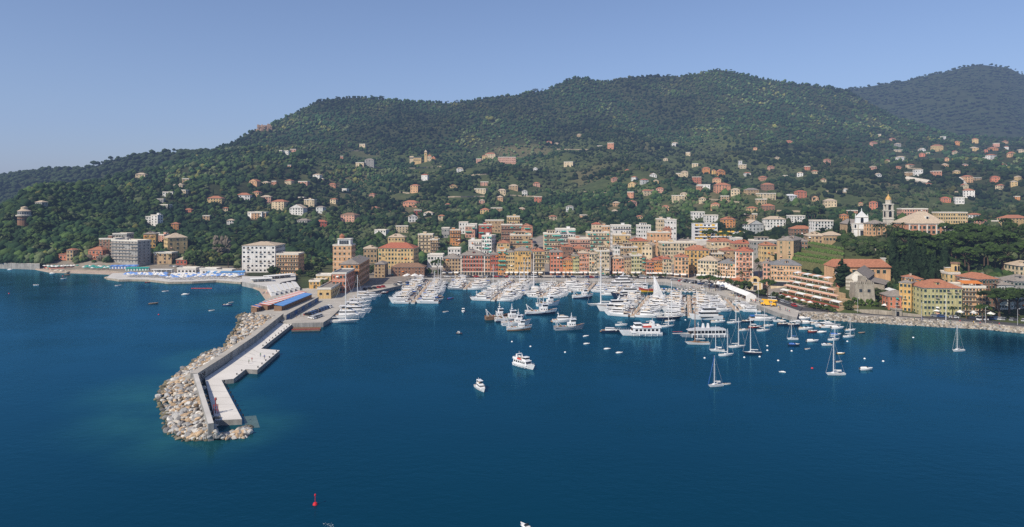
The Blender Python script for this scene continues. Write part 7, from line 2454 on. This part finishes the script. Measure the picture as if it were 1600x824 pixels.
LS = lamp_spec()
for px, py, z in [(690 + 32 * k, 435.5, 2.2) for k in range(12)] + [(1085 + 20 * k, 446 + 5.4 * k, 2.2) for k in range(7)]:
    spawn(LS, 'slim grey street lamp along the town quay', at(px, py, z), group='street lamps along the town quay')
for px, py in ((1340, 489), (1400, 494), (1440, 497), (1540, 505), (1590, 508.5)):
    spawn(LS, 'slim grey street lamp along the shore road', at(px, py, 2.05), group='street lamps along the shore road')
t = thing('flagpole', 'tall white flagpole before the yellow-green seafront house', 'flagpole', at(1478, 500.5, 2.05))
obj('pole', MB().tube((0, 0, 0), (0, 0, 12), .14, M_white, .08).mesh('pole'), t)
obj('finial', MB().lathe([(.05, 12), (.2, 12.15), (.05, 12.3)], M_white, 8).mesh('finial'), t)
t = thing('sea_gate', 'old square stone gatehouse on the riprap shore', 'gatehouse', at(1403, 494, 1.95), -.1)
obj('wall', MB().box(-2, 2, 0, 3, 0, 3, M_stone).box(-2.3, 2.3, -.3, 3.3, 3, 3.4, M_stone).mesh('wall'), t)
obj('opening', MB().box(-.7, .7, -.05, .02, .02, 2.2, M_dark).mesh('opening'), t)
t = thing('shore_wall', 'low stone parapet climbing behind the riprap shore', 'wall', at(1330, 487, 2.0))
P = [at(px, py, z) - at(1330, 487, 2.0) for px, py, z in ((1330, 487, 2.0), (1372, 487.5, 3.2), (1395, 490, 2.8), (1440, 495.5, 2.0))]
b = MB()
for i in range(3):
    dd = (P[i + 1] - P[i]).normalized()
    n = Vector((-dd.y, dd.x, 0)) * .25
    lo, hi = Vector((0, 0, -2)), Vector((0, 0, 1.1))
    b.add([P[i] - n + lo, P[i + 1] - n + lo, P[i + 1] - n + hi, P[i] - n + hi, P[i] + n + lo, P[i + 1] + n + lo, P[i + 1] + n + hi, P[i] + n + hi], [(0, 1, 2, 3), (3, 2, 6, 7), (5, 4, 7, 6)], M_stone)
obj('stonework', b.mesh('stonework'), t)
car('van', at(1535, 501, 1.95), .1, 'green and white delivery van on the shore road by the palms', None)
spawn(PWB, 'white kiosk shade beside the stone watchtower', at(1384, 485, 2.0))
for px, z in ((1463, 2.0), (1500, 2.0), (1521, 2.0), (1548, 2.0)):
    spawn(PWB, 'big white café parasol before the seafront houses', at(px, 494 + (px - 1463) * .06, z), group='big white café parasols before the seafront houses')

# ------------------------------------------------------------------ people on the quays
def person_mesh(step):
    """a walking figure grown as one skin round its joints"""
    J = dict(pelvis=(0, 0, .95, .13), waist=(0, 0, 1.1, .125), chest=(0, .01, 1.32, .15), neck=(0, 0, 1.5, .055), head=(0, .02, 1.62, .09), top=(0, .01, 1.73, .075))
    E = [('pelvis', 'waist'), ('waist', 'chest'), ('chest', 'neck'), ('neck', 'head'), ('head', 'top')]
    for s in (-1, 1):
        k = 'l' if s < 0 else 'r'
        f = s * step
        J.update({k + 'hip': (s * .1, 0, .88, .095), k + 'knee': (s * .1, f * .5 + .04, .5, .065), k + 'ankle': (s * .1, f - .02, .08, .045), k + 'toe': (s * .11, f + .14, .04, .035),
                  k + 'sh': (s * .19, 0, 1.42, .062), k + 'elb': (s * .25, -f * .35 - .03, 1.13, .045), k + 'wri': (s * .26, -f * .5 + .05, .9, .035), k + 'hand': (s * .26, -f * .5 + .09, .8, .03)})
        E += [('pelvis', k + 'hip'), (k + 'hip', k + 'knee'), (k + 'knee', k + 'ankle'), (k + 'ankle', k + 'toe'), ('chest', k + 'sh'), (k + 'sh', k + 'elb'), (k + 'elb', k + 'wri'), (k + 'wri', k + 'hand')]
    names = list(J)
    me = bpy.data.meshes.new('figure')
    me.from_pydata([J[n][:3] for n in names], [(names.index(a), names.index(b)) for a, b in E], [])
    o = bpy.data.objects.new('figure', me)
    COL.objects.link(o)
    o.modifiers.new('skin', 'SKIN')
    me.skin_vertices[0].data[0].use_root = True
    for i, n in enumerate(names):
        me.skin_vertices[0].data[i].radius = (J[n][3], J[n][3] * .85)
    o.modifiers.new('smooth', 'SUBSURF').levels = 1
    dg = bpy.context.evaluated_depsgraph_get()
    out = bpy.data.meshes.new_from_object(o.evaluated_get(dg))
    bpy.data.objects.remove(o)
    bpy.data.meshes.remove(me)
    return out


def dressed(base, top, legs):
    me = base.copy()
    me.name = 'body'
    sk = mat('skin', (.45, .26, .17), .7, .1, 2)
    cols = [sk, mat('cloth_' + top[0], top[1], .9, .15, 2), mat('cloth_' + legs[0], legs[1], .9, .15, 2), mat('hair_dark', (.05, .035, .025), .8, .2, 3)]
    me.materials.clear()
    for m in cols:
        me.materials.append(m)
    for p in me.polygons:
        z, x, y = p.center.z, abs(p.center.x), p.center.y
        p.material_index = 3 if z > 1.66 or (z > 1.56 and y < -.02) else 0 if z > 1.47 or (x > .21 and z < 1.16) or z < .09 else 1 if z > .97 else 2
    return me


PBASE = [person_mesh(.16), person_mesh(-.2), person_mesh(.06)]
CLO = [('red', (.5, .05, .05)), ('white', (.7, .7, .68)), ('blue', (.08, .16, .4)), ('black', (.03, .03, .035)), ('yellow', (.6, .42, .06)), ('green', (.1, .25, .12))]
LEG = [('denim', (.05, .08, .16)), ('beige', (.4, .33, .24)), ('dark', (.03, .03, .035))]
PEOPLE = [(c[0], dressed(PBASE[i % 3], c, LEG[(i + j) % 3])) for i, c in enumerate(CLO) for j in range(2)]


def people(p0, p1, n, z, spread, where):
    a, b = at(*p0, z), at(*p1, z)
    for k in range(n):
        cn, me = random.choice(PEOPLE)
        p = a.lerp(b, random.random()) + Vector((random.uniform(-spread, spread), random.uniform(-spread, spread), 0))
        t = thing('person', f'person in {cn} top walking {where}', 'person', p, random.uniform(0, 6.28), f'people in {cn} tops {where}', random.uniform(.94, 1.06))
        obj('body', me, t)


people((1150, 464), (1186, 474), 34, 2.2, 2.2, 'in the crowd by the white marquee')
people((1060, 447), (1120, 458), 16, 2.2, 1.2, 'along the promenade edge')
people((700, 436), (1030, 438.2), 40, 2.2, .9, 'along the central quay edge')
people((1190, 477), (1235, 489), 14, 2.2, 1.5, 'on the harbour steps')
people((470, 497), (505, 486), 6, 2.2, 2, 'beside the parked cars on the breakwater quay')
people((370, 585), (420, 552), 4, 1.5, 2, 'on the breakwater deck')
people((1420, 500), (1590, 512.5), 14, 2.05, .4, 'on the shore pavement')
people((410, 462), (430, 458), 14, 1.2, 3, 'on the sand of the inner beach')

# ------------------------------------------------------------------ trees
def crown_broad(seed, m, m2, r=4.2, h=6.5):
    rr = random.Random(seed)
    b = MB()
    for k in range(26):
        th, ph = rr.uniform(0, 6.28), math.acos(rr.uniform(-.7, 1))
        q = r * rr.uniform(.45, .9)
        c = (q * math.sin(ph) * math.cos(th), q * math.sin(ph) * math.sin(th), h * .62 + q * .85 * math.cos(ph))
        b.blob(c, rr.uniform(.9, 1.7), m if rr.random() < .62 else m2, rr, .85, .35)
        for _ in range(14):
            b.leaf((c[0] + rr.gauss(0, 1.0), c[1] + rr.gauss(0, 1.0), c[2] + rr.gauss(0, .9)), rr.uniform(.4, .9), m if rr.random() < .5 else m2, rr)
    t = MB().tube((0, 0, -1.5), (rr.uniform(-.3, .3), 0, h * .45), .32, M_trunk, .2)
    for k in range(4):
        th = rr.uniform(0, 6.28)
        t.tube((0, 0, h * .38), (r * .5 * math.cos(th), r * .5 * math.sin(th), h * .75), .16, M_trunk, .06)
    return b.mesh('crown'), t.mesh('trunk')


def crown_pine(seed, m, m2, r=5.5, h=11):
    rr = random.Random(seed)
    b = MB()
    for k in range(44):
        th, q = rr.uniform(0, 6.28), r * math.sqrt(rr.random())
        z = h + (1 - (q / r) ** 2) * 2.2 + rr.uniform(-.5, .4)
        c = (q * math.cos(th), q * math.sin(th), z)
        b.blob(c, rr.uniform(.9, 1.5), m if rr.random() < .65 else m2, rr, .55, .35)
        for _ in range(8):
            b.leaf((c[0] + rr.gauss(0, .9), c[1] + rr.gauss(0, .9), c[2] + rr.gauss(.1, .5)), rr.uniform(.4, .8), m if rr.random() < .5 else m2, rr)
    t = MB().tube((0, 0, -1.5), (.4, .2, h * .72), .42, M_trunk, .28)
    for k in range(6):
        th = k * 1.05 + rr.uniform(0, .5)
        t.tube((.4, .2, h * rr.uniform(.6, .72)), (r * .6 * math.cos(th), r * .6 * math.sin(th), h * .99), .2, M_trunk, .08)
    return b.mesh('crown'), t.mesh('trunk')


def crown_cyp(seed, m, h=16):
    rr = random.Random(seed)
    b = MB()
    for k in range(34):
        z = h * (k + .5) / 34 * .97 + .8
        w_ = 1.55 * min(1, max(0, h - z) / h * 2.2) ** .8 * min(1, .55 + z / h * 2)
        th = rr.uniform(0, 6.28)
        b.blob((w_ * .4 * math.cos(th), w_ * .4 * math.sin(th), z), max(.3, w_ * .85), m, rr, 1.25, .3)
    for _ in range(220):
        z = rr.uniform(.6, h)
        w_ = 1.75 * min(1, max(0, h - z) / h * 2.2) ** .8
        th = rr.uniform(0, 6.28)
        b.leaf((w_ * math.cos(th), w_ * math.sin(th), z), rr.uniform(.3, .7), m, rr)
    return b.mesh('crown'), MB().tube((0, 0, -1.5), (0, 0, 2), .25, M_trunk).mesh('trunk')


def palm(seed, h=8):
    rr = random.Random(seed)
    b = MB()
    for k in range(26):
        th, up = rr.uniform(0, 6.28), rr.uniform(-.2, 1.0)
        prev = Vector((0, 0, h))
        dr = Vector((math.cos(th), math.sin(th), up))
        for s in range(4):
            nxt = prev + dr * .85
            dr.z -= .42
            sd = Vector((-math.sin(th), math.cos(th), 0)) * (.42 - .08 * s)
            b.add([prev - sd, prev + sd, nxt + sd * .75, nxt - sd * .75], [(0, 1, 2, 3)], M_palm)
            prev = nxt
    return b.mesh('crown'), MB().tube((0, 0, -1), (.1, 0, h), .3, M_trunk, .22, 8).mesh('trunk')


BR = [crown_broad(k, (M_leafd, M_leafm, M_leafo)[k % 3], (M_leafm, M_leafd, M_leafm)[k % 3]) for k in range(6)]
PN = [crown_pine(k, M_pine, M_leafd) for k in range(3)]
CY = [crown_cyp(k, M_cyp) for k in range(2)]
PA = [palm(k) for k in range(3)]


PLANTED = []


def blocked(px, py, hpx, wpx):
    for kx, ky, kw, kY in KEEP:
        if abs(px - kx) < kw + wpx * .35 and ky - 1.5 < py < ky + hpx * .92:
            return True
        if abs(px - kx) < kw and ky - kw * .8 < py <= ky:
            return True
    return False


def tree(kind, px, py, size, label, group, z=None, name=None):
    pool, nm = dict(b=(BR, 'broadleaf_tree'), p=(PN, 'umbrella_pine'), c=(CY, 'cypress'), a=(PA, 'palm_tree'))[kind]
    crown, trunk = random.choice(pool)
    p = ground(px, py) if z is None else at(px, py, z)
    t = thing(nm, label, 'tree', p, random.uniform(0, 6.28), group, (size * random.uniform(.9, 1.15), size * random.uniform(.9, 1.15), size * random.uniform(.88, 1.12)))
    obj('crown', crown, t)
    obj('trunk', trunk, t)
    return t


def wood(kind, box, n, size, label, group, cond=None):
    m = 0
    for _ in range(n * 12):
        if m >= n:
            break
        px, py = random.uniform(box[0], box[2]), random.uniform(box[1], box[3])
        if cond and not cond(px, py):
            continue
        Y = ground(px, py).y
        s = random.uniform(*size)
        hpx = dict(b=9, p=13, c=16, a=9)[kind] * s * F / Y
        wpx = dict(b=4.5, p=6, c=1.6, a=2.5)[kind] * s * F / Y
        if blocked(px, py, hpx, wpx):
            continue
        tree(kind, px, py, s, label, group)
        m += 1


# named single trees
for kind, px, py, s, lab in (('p', 684, 432, .9, 'umbrella pine in front of the low white pavilion'), ('b', 428, 432, 1.15, 'round dark tree between the white hotel and the beige hotel'), ('c', 1316, 447, 1.0, 'fat dark cypress beside the coral cube house'),
                             ('c', 1327, 372, .9, 'slim cypress before the white church front'), ('p', 1055, 366, 1.25, 'great umbrella pine between the cream tower villas and the white hotel'), ('p', 1108, 388, 1.2, 'umbrella pine before the white yellow-awninged hotel'),
                             ('p', 1133, 388, 1.2, 'wide umbrella pine at the foot of the white hotel wing'), ('p', 1165, 352, 1.2, 'umbrella pine by the orange villa above the pale gabled house'), ('b', 508, 452, .9, 'dark tree behind the yellow bathing house'),
                             ('p', 1562, 500, 1.05, 'big shore pine spreading before the pale seafront houses'), ('p', 1592, 498, 1.15, 'second shore pine at the frame edge'), ('p', 1535, 503, .55, 'small low pine beside the parked cars on the shore'), ('p', 1577, 496, 1.1, 'shore pine standing behind the two big ones'),
                             ('p', 1096, 450, .62, 'first promenade pine by the parked cars'), ('p', 1108, 452, .66, 'promenade pine with bright top before the peach palace'), ('p', 1118, 455, .6, 'promenade pine beside the white tents'),
                             ('b', 1165, 458, .95, 'dark bushy tree before the yellow oratory'), ('p', 1200, 466, .75, 'flat green pine above the yellow crane lorry'), ('b', 1376, 468, .9, 'dark bush tree behind the stone watchtower'),
                             ('b', 1384, 475, .7, 'round bush beside the stone watchtower'), ('b', 1385, 458, .8, 'green tree above the little stone-pale house')):
    z = 2.2 if py > 430 and px < 1240 and px > 1050 else 1.95 if px > 1540 else None
    t = tree(kind, px, py, s, lab, None, z=z)
    if 'fat' in lab:
        t.scale = (2.6, 2.6, .95)
    if 'shore pine' in lab:
        t.scale = (1.75, 1.5, 1.05)
for px, py, z in ((1122, 443, 2.2), (1159, 446, 2.2), (1207, 450, None), (1172, 440, None), (1186, 436, None)):
    tree('a', px, py, 1.05, 'tall palm standing among the promenade houses', 'palms among the promenade houses', z=z)
for px, py in ((1530, 500), (1510, 499), (1541, 502), (1489, 498)):
    tree('a', px, py, .75, 'palm on the shore road before the seafront houses', 'palms on the shore road', z=1.95)
for px, py in ((243, 411), (249, 412), (256, 412), (262, 412), (268, 412), (1378, 372), (1385, 374), (1394, 373), (1402, 374), (1370, 374), (1410, 372)):
    tree('a', px, py, 1.0 if px < 300 else 1.15, 'palm in the row behind the blue parasols' if px < 300 else 'palm under the bell tower', 'palms behind the blue parasols' if px < 300 else 'palms under the bell tower')
for px in range(1222, 1304, 9):
    tree('b', px, 467.5 + (px - 1214) * .245, random.uniform(.3, .5), 'small round tree at the foot of the terraced restaurant', 'small trees at the terraced restaurant', z=2.3)
for px, py in ((1186, 462), (1193, 463), (1210, 466), (1152, 449), (1145, 447), (1138, 446), (1328, 484), (1322, 478), (1330, 474), (1325, 486), (1334, 480)):
    tree('b', px, py, random.uniform(.45, .7), 'leafy bush tree along the promenade beds', 'bush trees along the promenade beds', z=2.3)
for px in range(168, 376, 8):
    q = px + random.uniform(-2, 2)
    if not blocked(q, 412.5 + (px - 168) * .045, 14, 12):
        tree('b', q, 412.5 + (px - 168) * .045, random.uniform(.35, .7), 'leafy tree lining the beach road', 'leafy trees lining the beach road', z=1.9)
for px in range(940, 1045, 9):
    tree('b', px, 433.5, .36, 'small clipped quay tree before the quay houses', 'clipped trees along the quay houses', z=2.2)
G1, G2, G3, G4 = 'trees of the headland wood', 'umbrella pines of the park wood', 'cypresses of the park wood', 'trees among the town houses'
wood('c', (1395, 415, 1480, 466), 40, (1.0, 1.4), 'tall dark cypress in the park wood behind the orange shore houses', G3)
wood('p', (1400, 385, 1640, 436), 62, (.9, 1.45), 'dark umbrella pine in the park wood behind the seafront houses', G2)
wood('p', (1440, 356, 1640, 385), 30, (.7, 1.0), 'umbrella pine at the top of the park wood', G2 + ' top')
wood('b', (1345, 372, 1480, 420), 24, (.6, .95), 'leafy tree below the palace and the bell tower', 'trees below the palace')
wood('b', (1310, 373, 1400, 392), 16, (.5, .7), 'hedge-like tree on the bank below the white church front', 'trees below the white church front')
wood('b', (-40, 330, 330, 418), 92, (.9, 1.4), 'broadleaf tree of the headland wood above the bathing beaches', G1)
wood('p', (330, 330, 700, 420), 46, (.65, 1.0), 'umbrella pine on the slope behind the hotels', 'pines behind the hotels')
wood('b', (300, 345, 700, 432), 42, (.7, 1.15), 'broadleaf tree on the slope behind the hotels', 'trees behind the hotels')
wood('b', (690, 345, 1260, 425), 28, (.5, .85), 'leafy tree among the town houses', G4)
wood('p', (1040, 335, 1300, 372), 24, (.6, .95), 'umbrella pine among the villas above the town', 'pines among the villas')
wood('b', (466, 404, 532, 436), 14, (.6, .95), 'leafy tree between the beige hotel and the turreted villa', 'trees between hotel and turreted villa')
wood('b', (640, 412, 696, 432), 7, (.5, .85), 'leafy tree round the low white pavilion', 'trees round the low white pavilion')
wood('b', (560, 392, 612, 428), 6, (.5, .8), 'leafy tree between the tan villa and the quayside block', 'trees behind the quayside block')
wood('c', (180, 290, 560, 345), 36, (.55, .85), 'slim cypress among the villas of the western slope', 'cypresses among the western villas')


# ------------------------------------------------------------------ the forest that nobody could count
def tree_shape(seed, n):
    rg = np.random.default_rng(seed)
    Vs, Fs, off = [], [], 0
    for k in range(n):
        V, Fc = ICO
        r = rg.uniform(.34, .6) if n > 1 else .8
        th = rg.uniform(0, 6.28)
        q = rg.uniform(0, .55) if k else 0
        c = np.array([q * np.cos(th), q * np.sin(th), rg.uniform(.3, .85)])
        P = V * r * (1 + rg.uniform(-.32, .32, (len(V), 1))) * np.array([1.05, 1.05, .9]) + c
        Vs.append(P)
        Fs.append(Fc + off)
        off += len(V)
    return np.concatenate(Vs), np.concatenate(Fs)


SH = [tree_shape(k, 7) for k in range(5)] + [tree_shape(20 + k, 4) for k in range(5)]


def forest():
    KA = np.array([(k[0], k[1], k[2]) for k in KEEP])
    sx, sy = 4.3, 2.15
    xs, ys, S, Yd = [], [], [], []
    for px in np.arange(-170, 1780, sx):
        npy, nY = nodes_at(px)
        py = np.arange(npy[6] - .6, npy[0], sy)
        x = px + RNG.uniform(-.6, .6, len(py)) * sx
        y = py + RNG.uniform(-.6, .6, len(py)) * sy
        xs.append(x)
        ys.append(y)
        S.append(1 - (y - npy[6]) / (npy[0] - npy[6]))
        Yd.append(np.interp(-y, -npy[::1], nY))
    x, y, s, Y = (np.concatenate(q) for q in (xs, ys, S, Yd))
    X = (x - CX) * Y / F
    n = len(x)
    dens = fbm(X / 120, Y / 120, 3, 77)
    big = fbm(X / 260, Y / 260, 3, 78)
    mid = (s > .12) & (s < .70 + .15 * big) & (x > 470) & (x < 1600)
    ok = ~in_town(x, y)
    ok &= ~((x > 1232) & (x < 1325) & (y > 384) & (y < 428))
    ok &= ~((x > 1290) & (x < 1400) & (y > 398) & (y < 500)) & ~((x > 1250) & (y > 470)) & ~((x > 1205) & (x < 1300) & (y > 430))
    ok &= ~((x > 370) & (x < 660) & (y > 424)) & ~((x < 370) & (y > 411))
    ok &= ~(mid & (RNG.random(n) < .13 + dens * .85))
    size = 4.3 * (Y / 1000) ** .35 * np.exp(RNG.normal(0, .27, n))
    size = np.where(mid & (RNG.random(n) < .45), size * .62, size)
    size = np.where(~mid, size * 1.02, size)
    hpx, wpx = size * 1.5 * F / Y, size * .9 * F / Y
    for c in range(0, n, 4000):
        q = slice(c, c + 4000)
        dx = np.abs(KA[None, :, 0] - x[q, None])
        yy, ky, kw = y[q, None], KA[None, :, 1], KA[None, :, 2]
        bad = (dx < kw + wpx[q, None] * .35) & (yy > ky - 1) & (yy < ky + hpx[q, None] * .55)
        bad |= (dx < kw) & (yy <= ky) & (yy > ky - kw * .7 - 1)
        ok[q] &= ~bad.any(1)
    x, y, s, Y, X, dens, big, mid, size = (q[ok] for q in (x, y, s, Y, X, dens, big, mid, size))
    n = len(x)
    z = terrain_z(x, Y)
    pos = np.stack([X, Y, z - .25 * size], -1)
    scl = np.stack([size, size, size * RNG.uniform(.85, 1.25, n)], -1)
    which = np.where(Y < 1300, RNG.integers(0, 5, n), RNG.integers(5, 10, n))
    PAL = np.array([(.018, .038, .015), (.070, .088, .040), (.100, .104, .030), (.040, .068, .020)])
    patch = fbm(X / 55, Y / 75, 2, 81) + RNG.normal(0, .22, n)
    a = np.select([patch > .12, patch > -.16], [1, 3], 0)
    b = np.select([patch > .62, patch > .42, patch > .05 + .35 * big], [2, 1, 3], 0)
    tone = PAL[np.where(mid & (dens > -.2), a, b)] * RNG.uniform(.75, 1.25, (n, 1)) * np.clip(1 + 1.5 * big[:, None], .5, 1.8)
    P, C, W, T = [pos], [scl], [which], [tone]
    for lay, m in ((LAYB, 9000), (LAYC, 13000)):
        cols, G, XX, Z = lay
        i = RNG.integers(0, len(cols), m)
        j = np.clip((RNG.random(m) ** .8 * 46).astype(int), 0, 46)
        k = (cols[i] > -150) & (cols[i] < 1750)
        i, j = i[k], j[k]
        m = len(i)
        sz = RNG.uniform(6, 12, m)
        P.append(np.stack([XX[i, j] + RNG.uniform(-12, 12, m), G[i, j] + RNG.uniform(-12, 12, m), Z[i, j] - 1], -1))
        C.append(np.stack([sz, sz, sz * .75], -1))
        W.append(RNG.integers(5, 10, m))
        T.append(np.array([.028, .044, .017]) * RNG.uniform(.75, 1.25, (m, 1)))
    P, C, W, T = (np.concatenate(q) for q in (P, C, W, T))
    n = len(P)
    me = merged('forest', SH, W, P, C, RNG.uniform(0, 6.28, n), np.clip(T, .004, 1), attr_mat('forest_leaves', .9, .45, .35))
    struct('forest', me, kind='stuff')
    return n


NF = forest()
# pines standing out on the ridge
for k in range(60):
    px = random.choice([random.uniform(275, 300), random.uniform(580, 600), random.uniform(940, 1160), random.uniform(1000, 1150), random.uniform(830, 900), random.uniform(440, 560), random.uniform(690, 720)])
    npy, nY = nodes_at(px)
    Y = float(nY[6]) - random.uniform(0, 25)
    z = float(terrain_z(np.array([px]), np.array([Y]))[0])
    crown, trunk = random.choice(PN)
    t = thing('umbrella_pine', 'umbrella pine standing out on the ridge line against the sky', 'tree', ((px - CX) * Y / F, Y, z), random.uniform(0, 6), 'ridge pines', random.uniform(.6, .9))
    obj('crown', crown, t)
    obj('trunk', trunk, t)
b = MB()
rr = random.Random(3)
for k in range(34):
    p = at(505 + rr.uniform(0, 16), 824 - k * .2 + rr.uniform(-1, 1), .02)
    b.add([p + Vector((rr.uniform(-.22, .22), rr.uniform(-.1, .1), 0)) for _ in range(4)], [(0, 1, 2, 3)], mat('foam_white', (.45, .55, .58), .9, .3, 2))
struct('foam', b.mesh('foam'), kind='stuff')
settle_labels()
print('objects', len(bpy.data.objects), 'windows', NWIN[0], 'forest', NF)
